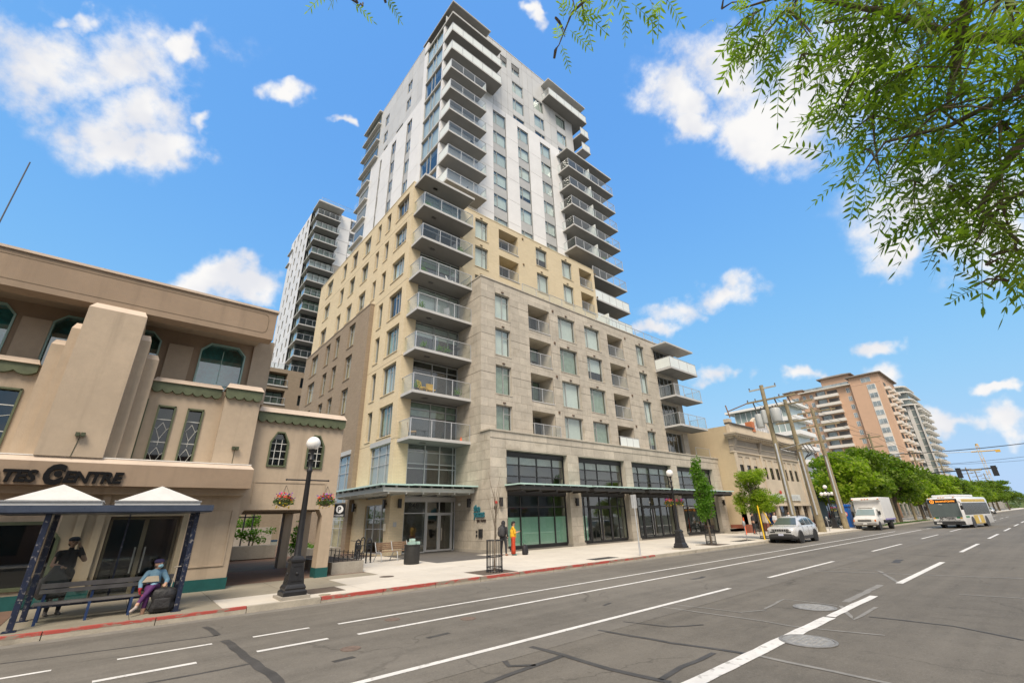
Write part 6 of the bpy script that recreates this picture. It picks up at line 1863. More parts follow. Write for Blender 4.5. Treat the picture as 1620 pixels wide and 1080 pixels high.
# ---- utility poles
def utility_pole(label, base, top, r0, r1, conduit=True):
    b, tp = Vector(base), Vector(top)
    t = thing('utility_pole', label, 'utility pole', base, 0, 'wooden utility poles')
    mb = MB(); mb.tube([(0, 0, 0)] + [tuple((tp - b) * k) for k in (.25, .5, .75, 1)], [r0, r0 * .93, (r0 + r1) / 2, r1 * 1.05, r1], 14); mb.build('shaft', wood_pole_m, t, local=True)
    if conduit:
        d = (tp - b); mb = MB(); o_ = Vector((-r0 * .9, -.05, 0)); p0 = d * .12 + o_; p1 = d * .58 + o_ * .75
        mb.tube([p0, p1], .075, 10); mb.build('conduit', galv_m, t, local=True)
    return t


P1 = utility_pole('nearest leaning utility pole with grey transformers behind the grey car', (43.9, 15.0, ZP), (43.95, 15.0, 13.1), .24, .17)
P2 = utility_pole('second utility pole with wide wooden base right of the grey car', (49.95, 14.95, ZP), (49.2, 14.95, 12.5), .34, .17)
P3 = utility_pole('third utility pole standing beside the blue kiosk', (58.3, 15.2, ZP), (58.2, 15.2, 12.9), .30, .16)


def part_l(root, fn, name, mat, **kw):
    mb = MB(); fn(mb); return mb.build(name, mat, root, local=True, **kw)
gr_x = MAT('weathered_grey_arm', (.42, .42, .38), .7, .2, 3)
part_l(P1, lambda m: m.box(-.06, .06, -2.6, 1.6, 11.45, 11.6), 'crossarm', wood_pole_m)
part_l(P1, lambda m: m.box(-.05, .05, -1.25, 1.15, 12.55, 12.68), 'steel_crossarm', gr_x)
part_l(P1, lambda m: m.tube([(0, 1.6, 11.52), (0, 3.6, 11.1)], .05, 6), 'arm_extension', MAT('brown_arm', (.23, .13, .07), .8))
part_l(P1, lambda m: m.tube([(0, 3.45, 10.5), (0, 3.65, 11.75)], .06, 6), 'arm_end', MAT('brown_arm2', (.2, .11, .06), .8))
tank_m = MAT('transformer_grey', (.40, .42, .42), .45, .06, 2)
for (dy, z, s) in ((.75, 9.05, .34), (.25, 9.35, .22), (-.75, 9.35, .42)):
    part_l(P1, lambda m: m.lathe((-.28, dy, z), [(s * .95, 0), (s, .05), (s, 1.15), (s * .9, 1.22), (s * .3, 1.26)], 14), 'transformer', tank_m, smooth='auto')
    part_l(P1, lambda m: (m.tube([(-.28, dy - .1, z + 1.2), (-.28, dy - .14, z + 1.5)], .05, 6), m.tube([(-.28, dy + .1, z + 1.2), (-.28, dy + .14, z + 1.5)], .05, 6)), 'bushings', MAT('dark_bushing', (.05, .04, .04), .4))
for (dy, z) in ((-1.2, 12.68), (1.1, 12.68), (-2.3, 11.6), (-1.3, 11.6), (.8, 11.6), (1.5, 11.6)):
    part_l(P1, lambda m: m.lathe((0, dy, z), [(.03, 0), (.06, .05), (.04, .1), (.07, .15), (.03, .22)], 8), 'insulator', MAT('insulator_dark', (.06, .05, .05), .3))
for dy in (-2.0, -.9, 1.0): part_l(P1, lambda m: m.tube([(-.1, dy, 11.4), (-.15, dy - .12, 10.8)], [.07, .05], 6), 'fuse_cutout', MAT('fuse_dark', (.05, .045, .045), .4))
for P_, zs in ((P2, (10.1, 11.9, 7.8)), (P3, (12.2, 10.6, 8.9))):
    for z in zs: part_l(P_, lambda m: m.box(-.06 - .04, .02 - .04, -2.2, 1.6, z, z + .16), 'crossarm', wood_pole_m)
part_l(P2, lambda m: m.tube([(0, 0, 7.0), (-.5, 1.6, 7.6), (-.8, -1.8, 8.1)], .035, 6), 'bracket_arm', galv_m)
for k in range(3): part_l(P2, lambda m: m.tube([(-.2, -.3 - .3 * k, 7.9), (-.3, -.7 - .3 * k, 7.0), (-.2, -.3, 6.6), (-.25, -.1, 6.2)], .04, 6), 'cable_loop', black_m)
for i, (x, y, h) in enumerate(((84, 15.6, 12.5), (98, 15.8, 10.5), (118, 16, 12.5), (150, 16, 13), (212, 17, 14), (238, 17, 14), (270, 17, 14.5))):
    P_ = utility_pole(('fourth', 'fifth', 'sixth', 'seventh', 'eighth', 'ninth', 'tenth')[i] + ' utility pole down the street, partly behind the street trees', (x, y, .16), (x - .2, y, h), .2, .14, False)
    for z in (h - .8, h - 2.2): part_l(P_, lambda m: m.box(-.1, .02, -1.3, 1.3, z, z + .16), 'crossarm', wood_pole_m)
    if i in (0,): part_l(P_, lambda m: m.tube([(0, 0, 8.2), (-.6, -2.0, 9.0), (-.8, -3.4, 9.1)], .05, 6), 'lamp_arm', galv_m)


def wire(pts, r, label, sag=.4, name='overhead_wire'):
    mb = MB()
    for i in range(len(pts) - 1):
        a, b = Vector(pts[i]), Vector(pts[i + 1]); P = []
        for k in range(9):
            t_ = k / 8; p = a.lerp(b, t_); p.z -= sag * 4 * t_ * (1 - t_); P.append(p)
        mb.tube(P, r, 4)
    return tag(mb.build(name, black_m), label, 'wire', 'overhead wires')
for i, (dy, z) in enumerate(((-2.0, 11.8), (-.9, 11.8), (1.0, 11.8), (0, 8.2), (-.3, 7.6))):
    wire([(43.9, 15 + dy, z), (49.3, 14.95 + dy * .8, z + .2 if z > 9 else z), (58.2, 15.2 + dy * .8, z), (84, 15.6 + dy * .6, z + .4 if z > 9 else z), (118, 16 + dy * .5, z), (150, 16 + dy * .5, z), (212, 17 + dy * .4, z + 1)], .022,
         ('outermost street side', 'second street side', 'building side', 'thick lower', 'lowest')[i] + ' wire strung along the row of utility poles')
wire([(84, 15.6, 9.4), (96, -6, 10.5)], .05, 'thick black cable crossing the street high above the bus', .5)
wire([(118, 16, 9.6), (128, -6, 11)], .03, 'thin cable crossing the street beyond the bus', .4)
wire([(150, 16, 11.5), (160, -6, 12)], .03, 'faint far cable crossing the street', .4)
# signal mast over the street
t = thing('traffic_signal', 'traffic signal mast arm with two dark signal heads above the bus', 'traffic light', (104, 15.5, .15))
mb = MB(); mb.tube([(104, 15.5, .15), (104, 15.5, 7.3)], .14, 10); mb.build('pole', lamp_black_m, t)
mb = MB(); mb.tube([(104, 15.5, 6.9), (104, 12, 7.4), (104, 4.8, 7.5)], .09, 8); mb.build('mast_arm', lamp_black_m, t)
for y in (9.3, 5.2):
    mb = MB(); mb.box(103.8, 104.1, y - .32, y + .32, 6.3, 7.85); h = mb.build('signal_head', black_m, t)
    for k in range(3):
        mb = MB(); mb.ball((104.15, y, 6.62 + k * .45), .15, 10, 6); mb.build('lens', MAT('dull_lens_%d' % k, (.08, .07, .05), .3), h)
mb = MB(); mb.box(103.9, 104.0, 6.6, 8.0, 7.25, 7.5); mb.build('street_name_blade', MAT('tan_blade', (.35, .3, .2), .5), t)

# ================================================================== trees
leafA = LEAF('street_tree_leaves', (.045, .105, .012), (.23, .31, .03), .42)
leafB = LEAF('light_green_leaves', (.11, .20, .016), (.38, .45, .045), .5)
leafC = LEAF('hornbeam_leaves', (.05, .14, .015), (.17, .31, .03), .45)
leafF = LEAF('foreground_leaflets', (.08, .135, .018), (.31, .39, .055), .58)


def crown_mesh(seed, clumps, per, size, asp=.5, flat=.5, n_in=.0):
    """leaf faces spread through a set of clump ellipsoids (x, y, z, rx, ry, rz)"""
    rn = random.Random(seed); mb = MB()
    for (x, y, z, rx, ry, rz) in clumps:
        for i in range(int(per * (rx * ry * rz) ** .6)):
            d = Vector((rn.gauss(0, 1), rn.gauss(0, 1), rn.gauss(0, 1))).normalized() * (rn.random() ** .36)
            p = (x + d.x * rx, y + d.y * ry, z + d.z * rz)
            leafquad(mb, p, size * rn.uniform(.6, 1.3), rn, asp, 0, Vector((0, 0, flat * 2.2)))
    return mb


def tree_parts(t, trunk_h, r0, clumps, leafmat, per, size, seed, fork=None, flat=.5, asp=.5):
    rn = random.Random(seed + 99)
    mb = MB(); top = (rn.uniform(-.1, .1), rn.uniform(-.1, .1), trunk_h)
    mb.tube([(0, 0, -.05), (rn.uniform(-.04, .04), 0, trunk_h * .5), top], [r0 * 1.2, r0, r0 * .8], 10); mb.build('trunk', bark_m, t, local=True)
    mb = MB()
    for c in clumps:
        a = Vector(top); b = Vector(c[:3]); m_ = a.lerp(b, .5) + Vector((rn.uniform(-.2, .2), rn.uniform(-.2, .2), rn.uniform(-.1, .3)))
        mb.tube([a, m_, b], [r0 * .5, r0 * .28, r0 * .08], 6)
    mb.build('limbs', bark_m, t, local=True)
    cm = crown_mesh(seed, clumps, per, size, asp, flat)
    return tag(cm.build('crown', leafmat, t, local=True), None)


def round_clumps(rn, R_, z0, z1, n, s=(.5, .95)):
    out = []
    for i in range(n):
        a = rn.random() * 6.283; h = rn.random(); rad = R_ * (math.sin(math.pi * (.12 + .8 * h)) ** .7) * rn.uniform(.35, .95)
        q = rn.uniform(*s) * R_ * .42
        out.append((rad * math.cos(a), rad * math.sin(a), z0 + (z1 - z0) * h, q * 1.25, q * 1.25, q * .7))
    return out


protos = []
for k in range(3):
    rn = random.Random(40 + k)
    t = thing('street_tree', 'x', 'tree', (0, 0, 0), 0, 'street trees beyond the truck')
    tree_parts(t, 2.8, .2, round_clumps(rn, 4.2, 3.3, 8.3, 34, (.32, .85)), leafA if k else leafB, 140, .25, 300 + k, flat=.35)
    protos.append(t)
spots = [(68.5, 17.6, 1.0, 'dark green street tree just behind the cluster lamp'), (76, 16.6, 1.05, 'full street tree rising behind the white truck'), (80, 21, 1.0, 'street tree set back behind the white truck'),
         (86, 15.6, 1.08, 'broad street tree between the truck and the bus'), (95, 17.5, 1.05, 'street tree left of the bus front'), (103, 15.5, .95, 'yellow-green street tree directly behind the bus'),
         (113, 16.0, .95, 'street tree just right of the signal pole'), (124, 16, .95, 'second street tree beyond the signal pole'), (136, 15.5, .98, 'third street tree beyond the signal pole'), (148, 16, .95, 'fourth street tree beyond the signal pole'),
         (162, 15.5, 1.0, 'fifth street tree beyond the signal pole'), (176, 16, 1.0, 'sixth street tree beyond the signal pole'), (192, 15.5, 1.05, 'seventh street tree beyond the signal pole'), (210, 16, 1.05, 'eighth street tree beyond the signal pole'), (232, 15.5, 1.1, 'ninth street tree beyond the signal pole'), (258, 16, 1.2, 'tenth street tree beyond the signal pole'), (290, 15, 1.3, 'farthest street tree near the end of the street')]
rn = random.Random(5)
for i, (x, y, s, lab) in enumerate(spots):
    p = protos[(0, 1, 2, 1, 2, 0, 1, 0, 2, 1, 0, 2, 1, 0, 2, 1, 2)[i]]
    z_ = 0.16
    used = p.get('used')
    o = p if not used else copy_tree(p)
    p['used'] = 1
    o.location = (x, y, z_); o.rotation_euler = (0, 0, rn.random() * 6.28); o.scale = (s, s, s * rn.uniform(.92, 1.05)); o['label'] = lab
    if 'used' in o and o is not p: del o['used']
for p in protos: del p['used']
# narrow upright tree
rn = random.Random(11)
t = thing('upright_tree', 'narrow upright street tree with dense bright leaves before the shopfronts', 'tree', (29.4, 15.17, ZP))
cl = [(rn.gauss(0, .2), rn.gauss(0, .2), 1.75 + 3.2 * h, .48 * math.sin(math.pi * (.22 + .7 * h)) + .1, .48 * math.sin(math.pi * (.22 + .7 * h)) + .1, .42) for h in [i / 17 for i in range(18)]]
cl += [(-.25, .1, 5.0, .2, .2, .5), (.28, 0, 5.15, .18, .18, .5), (.75, -.1, 2.7, .28, .25, .18)]
tree_parts(t, 2.0, .06, cl, leafC, 900, .075, 71, flat=.2, asp=.6)
# light green spreading tree
t = thing('young_locust_tree', 'young light green tree with drooping layered leaves beside the grey car', 'tree', (37.0, 14.9, ZP))
cl = []
for i in range(38):
    a = rn.random() * 6.283; h = rn.random(); rad = 1.6 * (1 - .55 * abs(h - .35)) * rn.uniform(.2, 1)
    cl.append((rad * math.cos(a), rad * math.sin(a), 1.9 + 2.8 * h, .55, .55, .38))
tree_parts(t, 2.2, .07, cl, leafB, 1500, .085, 72, flat=.6, asp=.36)
# bare sapling in the near guard
t = thing('bare_sapling', 'thin leafless sapling rising from its iron guard', 'tree', (11.4, 14.6, ZP))
mb = MB(); mb.tube([(0, 0, 0), (.03, 0, .9), (.06, .02, 1.6), (.1, 0, 2.4)], [.03, .025, .02, .014], 7)
for i in range(14):
    z = 1.0 + i * .12; a = rn.random() * 6.283; L = rn.uniform(.5, 1.3)
    p0 = Vector((.05, 0, z)); p1 = p0 + Vector((math.cos(a) * .15, math.sin(a) * .15, L * .5)); p2 = p1 + Vector((math.cos(a) * .12 + rn.uniform(-.1, .1), math.sin(a) * .12, L * .5)); mb.tube([p0, p1, p2], [.012, .008, .003], 5)
mb.build('branches', bark_m, t, local=True)
mb = MB()
# courtyard and planter greenery
def shrub(name, label, loc, rad, n, seed, mat, parent=None):
    rn2 = random.Random(seed); t = thing(name, label, 'shrub', loc)
    cl = [(rn2.uniform(-1, 1) * rad[0], rn2.uniform(-1, 1) * rad[1], rad[2] * rn2.uniform(.5, 1.4), rad[0] * .45, rad[1] * .45, rad[2] * .45) for i in range(n)]
    tree_parts(t, .3, .04, cl, mat, 800, .09, seed)
    return t
shrub('shrub', 'green shrubs behind the courtyard wall seen through the passage', (4.2, 41.2, 1.2), (2.2, .7, 1.1), 9, 5, leafC)
shrub('shrub', 'shrub left of the inner passage pier', (7.6, 41, 1.2), (1.2, .6, 1.0), 6, 6, leafC)
shrub('shrub', 'leafy planting on the courtyard block left in the passage view', (3.6, 30.2, 1.0), (.6, .5, .5), 7, 16, leafC)
shrub('shrub', 'taller planting on the courtyard block before the trellis', (6.4, 31.0, .95), (.9, .35, .55), 8, 17, leafC)
shrub('shrub', 'climbing green plant behind the passage piers', (7.4, 25.5, .5), (.35, .4, 1.0), 6, 7, leafC)
shrub('shrub', 'low green plants along the brown brick flank', (9.2, 30.5, .5), (.4, 2.2, .35), 7, 8, leafC)
mb = MB(); mb.box(8.6, 10.3, 27.5, 34, .2, .75); tag(mb.build('planter_wall', concrete_m), 'low concrete planter along the brown brick flank', 'planter')
# grass verge by the truck
rn = random.Random(8); mb = MB()
for i in range(2600):
    x, y = rn.uniform(68, 100), rn.uniform(14.05, 15.3); h = rn.uniform(.04, .1); a = rn.random() * 3.14
    mb.face([(x - .05 * math.cos(a), y - .05 * math.sin(a), .15), (x + .05 * math.cos(a), y + .05 * math.sin(a), .15), (x + rn.uniform(-.05, .05), y, .15 + h)])
mb.face([(67, 14.05, .158), (101, 14.05, .158), (101, 15.4, .158), (67, 15.4, .158)])
tag(mb.build('grass_verge', LEAF('verge_grass', (.05, .11, .015), (.09, .17, .03), .2)), 'strip of grass verge along the kerb beyond the truck', 'grass', kind='stuff')

# ================================================================== foreground tree
FT_ = thing('foreground_tree', 'ash-like tree overhanging from the upper right with feathery compound leaves', 'tree', (3.3, -2.9, .15))
FL_ = Vector(FT_.location)


def PX(px, py, d):
    return CAMPOS + pixdir(px, py) * d
CLP = [(1480, 60, 4.0, 125, 1), (1560, 140, 4.0, 125, 1), (1615, 40, 3.7, 120, 1), (1400, 60, 4.0, 90, 1), (1325, 60, 3.95, 68, .9), (1250, 38, 3.9, 62, .9), (1190, 55, 3.8, 40, .8), (1300, 100, 3.7, 45, .8), (1440, 165, 3.7, 85, 1),
       (1520, 225, 3.6, 90, 1), (1595, 255, 3.5, 90, 1), (1400, 225, 3.55, 55, .9), (1372, 265, 3.45, 30, .8), (1470, 300, 3.5, 50, .8), (1545, 325, 3.4, 52, .9), (1605, 350, 3.3, 48, .8), (1505, 350, 3.4, 26, .7), (1345, 150, 3.6, 36, .7),
       (1430, 0, 3.9, 90, 1), (1540, -40, 3.9, 120, 1), (1300, 0, 3.9, 80, 1), (1160, 20, 3.9, 34, .8), (1585, 425, 3.3, 20, .7), (1562, 456, 3.25, 13, .8), (1615, 400, 3.25, 20, .7), (1660, 200, 3.6, 110, 1), (1660, 330, 3.4, 70, 1),
       (905, -8, 3.5, 24, .7), (925, 12, 3.5, 16, .7), (895, 42, 3.45, 16, .7), (884, 70, 3.4, 8, .9), (985, -8, 3.55, 24, .7), (1040, -14, 3.6, 26, .7), (1010, -40, 3.6, 28, .6), (940, -40, 3.5, 28, .6),
       (545, -14, 3.4, 14, .7), (565, 2, 3.4, 8, .8), (606, -10, 3.4, 7, .8), (522, -18, 3.4, 8, .8)]


def frond(mb, base, d, L, rn, side):
    """one compound leaf: thin rachis with paired lance-shaped leaflets"""
    n = rn.choice((5, 6, 6, 7)); d = d.normalized()
    s_ = d.cross(side).normalized(); up = s_.cross(d)
    droop = rn.uniform(.15, .5)
    pts = [base + d * (L * k / n) - Vector((0, 0, droop * L * (k / n) ** 2)) for k in range(n + 1)]
    for k in range(1, n + 1):
        c = pts[k]; ll = L * rn.uniform(.24, .33) * (1.0 if k < n else .9); w_ = ll * rn.uniform(.10, .14)
        for sg in ((1, -1) if k < n else (0,)):
            dd = (d * .55 + s_ * sg * .85 + up * rn.uniform(-.25, .25) - Vector((0, 0, .25))).normalized() if sg else (d - Vector((0, 0, droop))).normalized()
            ww = dd.cross(up + s_ * rn.uniform(-.5, .5)).normalized() * w_
            m_ = c + dd * ll * .3; m2 = c + dd * ll * .62
            mb.face([c, m_ + ww * .92, m2 + ww * .85, c + dd * ll, m2 - ww * .85, m_ - ww * .92])
    tw = s_ * .0016
    for k in range(n): mb.face([pts[k] - tw, pts[k] + tw, pts[k + 1] + tw, pts[k + 1] - tw])
    return pts


rn = random.Random(21)
crown = MB(); twigs = MB()
for (px, py, d, rp, dn) in CLP:
    c = PX(px, py, d); rad = rp / 688.6 * d
    n = int(1.5 + dn * (rp ** 1.5) * .066)
    hub = c + Vector((rn.uniform(-.1, .1), rn.uniform(-.1, .1), rad * .5))
    for i in range(n):
        q = Vector((rn.gauss(0, 1), rn.gauss(0, 1), rn.gauss(0, 1))).normalized() * (rad * rn.random() ** .45)
        q.z *= .8
        dirv = (q.normalized() * .7 + Vector((rn.gauss(0, .5), rn.gauss(0, .5), rn.gauss(-.15, .4))))
        frond(crown, c + q, dirv, rn.uniform(.17, .27) * (1.0 if rp > 40 else .72), rn, Vector((rn.gauss(0, .4), rn.gauss(0, .4), 1)))
    for i in range(max(2, int(rp / 14))):
        q = Vector((rn.gauss(0, 1), rn.gauss(0, 1), rn.gauss(0, .7))).normalized() * rad * rn.uniform(.5, .95)
        twigs.tube([hub, hub.lerp(c + q, .5) + Vector((0, 0, .03)), c + q], [.008, .005, .0025], 4)
o = crown.build('crown', leafF, FT_); tag(o)
tag(twigs.build('twigs', bark_m, FT_), kind='stuff')
trunk = MB()
T0 = Vector((3.3, -2.9, .1))
fk = Vector((3.4, -2.5, 3.4))
trunk.tube([T0, Vector((3.32, -2.8, 1.5)), fk], [.2, .16, .13], 12); trunk.build('trunk', bark_m, FT_)
limb = MB()
def lm(pts, r): limb.tube(pts, r, 8)
A = PX(1680, 60, 3.9); B = PX(1520, 60, 4.0); C_ = PX(1400, 20, 4.0); D_ = PX(1250, -10, 3.95)
lm([fk, A, B, C_, D_, PX(1170, 15, 3.85)], [.1, .035, .026, .018, .011, .005])
lm([A, PX(1600, 150, 3.8), PX(1500, 200, 3.65), PX(1400, 225, 3.5), PX(1365, 275, 3.4)], [.03, .018, .012, .007, .003])
lm([PX(1530, 0, 4.0), PX(1515, 90, 3.95), PX(1500, 160, 3.8)], [.03, .022, .012])
lm([PX(1650, 180, 3.7), PX(1590, 260, 3.5), PX(1550, 330, 3.4), PX(1610, 380, 3.3), PX(1585, 430, 3.27), PX(1562, 458, 3.24)], [.03, .018, .012, .008, .004, .002])
lm([fk, PX(1300, -120, 4.2), PX(1050, -60, 3.7), PX(960, -30, 3.5), PX(905, 20, 3.45), PX(884, 72, 3.4)], [.08, .04, .02, .014, .006, .003])
lm([PX(1050, -60, 3.7), PX(1040, -5, 3.6)], [.01, .003]); lm([PX(1000, -45, 3.6), PX(985, 0, 3.55)], [.01, .003])
lm([PX(1050, -60, 3.7), PX(820, -70, 3.45), PX(700, -80, 3.4), PX(580, -30, 3.4), PX(560, -2, 3.4)], [.02, .016, .012, .006, .003]); lm([PX(580, -30, 3.4), PX(606, -8, 3.4)], [.005, .002])
limb.build('limbs', bark_m, FT_)

# ================================================================== vehicles
def wheel(parent, x, y, r, wd, side, rim=None, hub=None):
    """tyre (part) with rim as its own piece; side = -1 or +1 tells which way the outer face looks"""
    mb = MB()
    prof = [(r * .62, -wd / 2), (r * .93, -wd / 2), (r, -wd * .32), (r, wd * .32), (r * .93, wd / 2), (r * .62, wd / 2)]
    mb.lathe((0, 0, 0), prof, 24); t = mb.build('tyre', tyre_m, parent, local=True, smooth='auto')
    M_ = Matrix.Translation((x, y, r)) @ Matrix.Rotation(R(90) * (1 if side < 0 else -1), 4, 'X')
    t.data.transform(M_)
    mb = MB(); mb.lathe((0, 0, 0), [(r * .63, -wd * .3), (r * .63, wd * .44), (r * .58, wd * .46), (r * .56, wd * .28)], 24)
    for k in range(5):
        a = k * 2 * math.pi / 5
        p = lambda q, da: (q * math.cos(a + da), q * math.sin(a + da))
        A_ = [p(r * .08, -.9), p(r * .08, .9), p(r * .6, .17), p(r * .6, -.17)]
        mb.hexa([(u, v, wd * .28) for u, v in A_] + [(u, v, wd * .42) for u, v in A_])
    mb.lathe((0, 0, 0), [(r * .15, wd * .28), (r * .15, wd * .45), (r * .05, wd * .47)], 12)
    o = mb.build('rim', rim or chrome_m, t, local=True); o.data.transform(M_)
    mb = MB(); mb.lathe((0, 0, 0), [(r * .6, wd * .1), (r * .6, wd * .14)], 20); o = mb.build('brake_disc', MAT('dark_hub', (.03, .03, .03), .7), t, local=True); o.data.transform(M_)
    return t


def section(x, zb, zt, hw, crown=.02):
    h = zt - zb
    half = [(hw * .86, zb), (hw * .97, zb + .12 * h), (hw, zb + .34 * h), (hw, zb + .62 * h), (hw * .975, zb + .84 * h), (hw * .90, zt - .01), (hw * .55, zt + crown)]
    return [(x, -y, z) for y, z in half] + [(x, y, z) for y, z in reversed(half)]


def roof_section(x, zbelt, zt, hb, hr):
    half = [(hb, zbelt), (hb - (hb - hr) * .5, zbelt + (zt - zbelt) * .55), (hr, zt - .06), (hr * .86, zt), (hr * .4, zt + .02)]
    return [(x, -y, z) for y, z in half] + [(x, y, z) for y, z in reversed(half)]


def car(name, label, loc, rz, paint, L=4.6, W=1.86, H=1.66, suv=True, group=None, detail=True, glass=None):
    t = thing(name, label, 'car', loc, rz, group)
    g = glass or car_glass_m; s = W / 1.86; k = L / 4.6
    zb = .24 if suv else .17
    belt = 1.06 if suv else .90
    st = [(0, zb + .2, belt - .30, .70), (.05, zb + .10, belt - .16, .80), (.18, zb + .03, belt - .07, .87), (.5, zb, belt - .03, .915), (1.15, zb, belt + .03, .93), (2.2, zb, belt + .05, .93), (3.4, zb, belt + .07, .93), (4.2, zb + .03, belt + .08, .91), (4.48, zb + .10, belt + .04, .86), (4.6, zb + .2, belt - .1, .78)]
    mb = MB(); mb.loft([section(x * k, a, b, hw * s) for x, a, b, hw in st]); mb.build('body', paint, t, local=True, smooth='auto')
    if suv: rs_ = [(1.02, belt + .02), (1.75, H - .09), (2.3, H), (3.5, H), (4.05, H - .08), (4.5, belt + .06)]
    else: rs_ = [(1.15, belt + .02), (1.95, H - .07), (2.5, H), (3.1, H - .02), (3.55, H - .12), (4.2, belt + .06)]
    secs = [roof_section(x * k, belt, z, .86 * s, (.64 if z > belt + .2 else .80) * s) for x, z in rs_]
    mb = MB(); mb.loft(secs); mb.build('cabin', paint, t, local=True, smooth='auto')

    def surf(x, f, side):
        for i in range(len(rs_) - 1):
            if rs_[i][0] <= x <= rs_[i + 1][0]:
                u = (x - rs_[i][0]) / (rs_[i + 1][0] - rs_[i][0]); zt = rs_[i][1] + (rs_[i + 1][1] - rs_[i][1]) * u
                hr = (.64 if rs_[i][1] > belt + .2 else .80) * s; hr2 = (.64 if rs_[i + 1][1] > belt + .2 else .80) * s; hr = hr + (hr2 - hr) * u
                z = belt + .04 + (zt - .10 - belt - .04) * f; tt = (z - belt) / max(.05, zt - belt); hb_ = .86 * s; ym = hb_ - (hb_ - hr) * .5; te = max(.6, 1 - .06 / max(.05, zt - belt)); y = hb_ + (ym - hb_) * tt / .55 if tt < .55 else ym + (hr - ym) * min(1, (tt - .55) / (te - .55))
                return (x * k, side * (y + .014), z)
    wins = ((1.62, 2.5), (2.58, 3.38), (3.46, 4.0)) if suv else ((1.85, 2.6), (2.68, 3.45))
    for side in (-1, 1):
        for (a, b) in wins:
            mb = MB(); q0 = [[surf(xx, ff, side) for xx in (a + .04 * ff, b - .02 * ff)] for ff in (0, .3, .55, .75, .94)]
            for i_ in range(4): mb.face([q0[i_][0], q0[i_][1], q0[i_ + 1][1], q0[i_ + 1][0]]); mb.build('side_window', g, t, local=True)
    (xa, za), (xb, zb_) = rs_[0], rs_[1]
    mb = MB(); P = lambda f, y: ((xa + (xb - xa) * f) * k - .012, y, za + (zb_ - za) * f + .022)
    mb.prism([P(.08, -.72 * s), P(.08, .72 * s), P(.95, .56 * s), P(.95, -.56 * s)], (-.006, 0, .004)); mb.build('windscreen', g, t, local=True)
    (xa2, za2), (xb2, zb2) = rs_[-2], rs_[-1]
    mb = MB(); P = lambda f, y: ((xa2 + (xb2 - xa2) * f) * k + .012, y, za2 + (zb2 - za2) * f + .022)
    mb.prism([P(.08, -.54 * s), P(.08, .54 * s), P(.9, .70 * s), P(.9, -.70 * s)], (.006, 0, .004)); mb.build('rear_window', g, t, local=True)
    r = .37 if suv else .32
    clad = MAT('grey_cladding', (.045, .045, .047), .7, .1, 4)
    for x in (.86 * k, 3.62 * k):
        for side in (-1, 1):
            mb = MB(); mb.lathe((0, 0, 0), [(r * 1.22, 0), (r * 1.22, .05), (r * 1.1, .06), (r * 1.08, 0)], 24); o = mb.build('wheel_arch', clad if suv else paint, t, local=True)
            o.data.transform(Matrix.Translation((x, side * (.905 * s), r * 1.0)) @ Matrix.Rotation(R(90) * (1 if side < 0 else -1), 4, 'X'))
            mb = MB(); mb.lathe((0, 0, 0), [(r * 1.1, -.25), (r * 1.1, .018)], 24); o = mb.build('wheel_well', black_m, t, local=True)
            o.data.transform(Matrix.Translation((x, side * (.905 * s), r)) @ Matrix.Rotation(R(90) * (1 if side < 0 else -1), 4, 'X'))
            wheel(t, x, side * .86 * s, r, .22, side)
    # lower front, sills, lamps
    mb = MB(); mb.loft([section(-.02 * k, zb + .16, zb + .36, .66 * s, 0), section(.04 * k, zb + .04, zb + .36, .80 * s, 0), section(.3 * k, zb - .02, zb + .30, .90 * s, 0)]); mb.build('lower_bumper', clad, t, local=True)
    for side in (-1, 1):
        mb = MB(); mb.box(1.25 * k, 3.2 * k, side * .925 * s - .012, side * .925 * s + .012, zb + .0, zb + .2); mb.build('sill', clad, t, local=True)
        mb = MB(); mb.hexa([(-.02 * k + .06, side * .52 * s, belt - .24), (.12 * k, side * .84 * s, belt - .22), (.16 * k, side * .84 * s, belt - .20), (.1, side * .52 * s, belt - .22), (-.01 * k + .08, side * .54 * s, belt - .16), (.15 * k, side * .85 * s, belt - .13), (.2 * k, side * .84 * s, belt - .12), (.12, side * .54 * s, belt - .15)]); mb.build('headlight', MAT('lamp_lens', (.75, .74, .70), .15), t, local=True)
        mb = MB(); mb.box(-.005, .08, side * .50 * s - .16, side * .50 * s + .16, zb + .42, zb + .50); mb.build('fog_lamp', black_m, t, local=True)
        mb = MB(); mb.ball((1.42 * k, side * 1.0 * s, belt + .12), (.09, .11, .075), 10, 8); mb.build('mirror', black_m if suv else paint, t, local=True, smooth=True)
        mb = MB(); mb.box(4.50 * k, 4.585 * k, side * .72 * s - .1, side * .72 * s + .1, belt - .1, belt + .06); mb.build('tail_light', MAT('tail_red', (.4, .02, .02), .3), t, local=True)
        for a in (2.42, 3.25):
            mb = MB(); mb.box(a * k - .09, a * k + .09, side * .935 * s - .012, side * .935 * s + .012, belt - .08, belt - .05); mb.build('door_handle', chrome_m, t, local=True)
        for a in (1.55, 2.54, 3.42):
            mb = MB(); mb.box(a * k - .004, a * k + .004, side * .932 * s - .003, side * .932 * s + .003, zb + .22, belt - .02); mb.build('door_gap', black_m, t, local=True)
    if suv:
        for i in range(7):
            y = (i - 3) * .145 * s; mb = MB(); mb.box(-.012, .06, y - .04, y + .04, belt - .31, belt - .18); mb.build('grille_slot', black_m, t, local=True)
        mb = MB(); mb.box(-.006, .06, -.56 * s, .56 * s, belt - .33, belt - .16); mb.build('grille_surround', MAT('satin_grey', (.38, .38, .38), .3, metal=.6), t, local=True)
        for side in (-1, 1):
            mb = MB(); mb.tube([(1.9 * k, side * .60 * s, H - .01), (2.2 * k, side * .60 * s, H + .05), (3.6 * k, side * .60 * s, H + .05), (3.9 * k, side * .60 * s, H - .02)], .018, 6); mb.build('roof_rail', black_m, t, local=True)
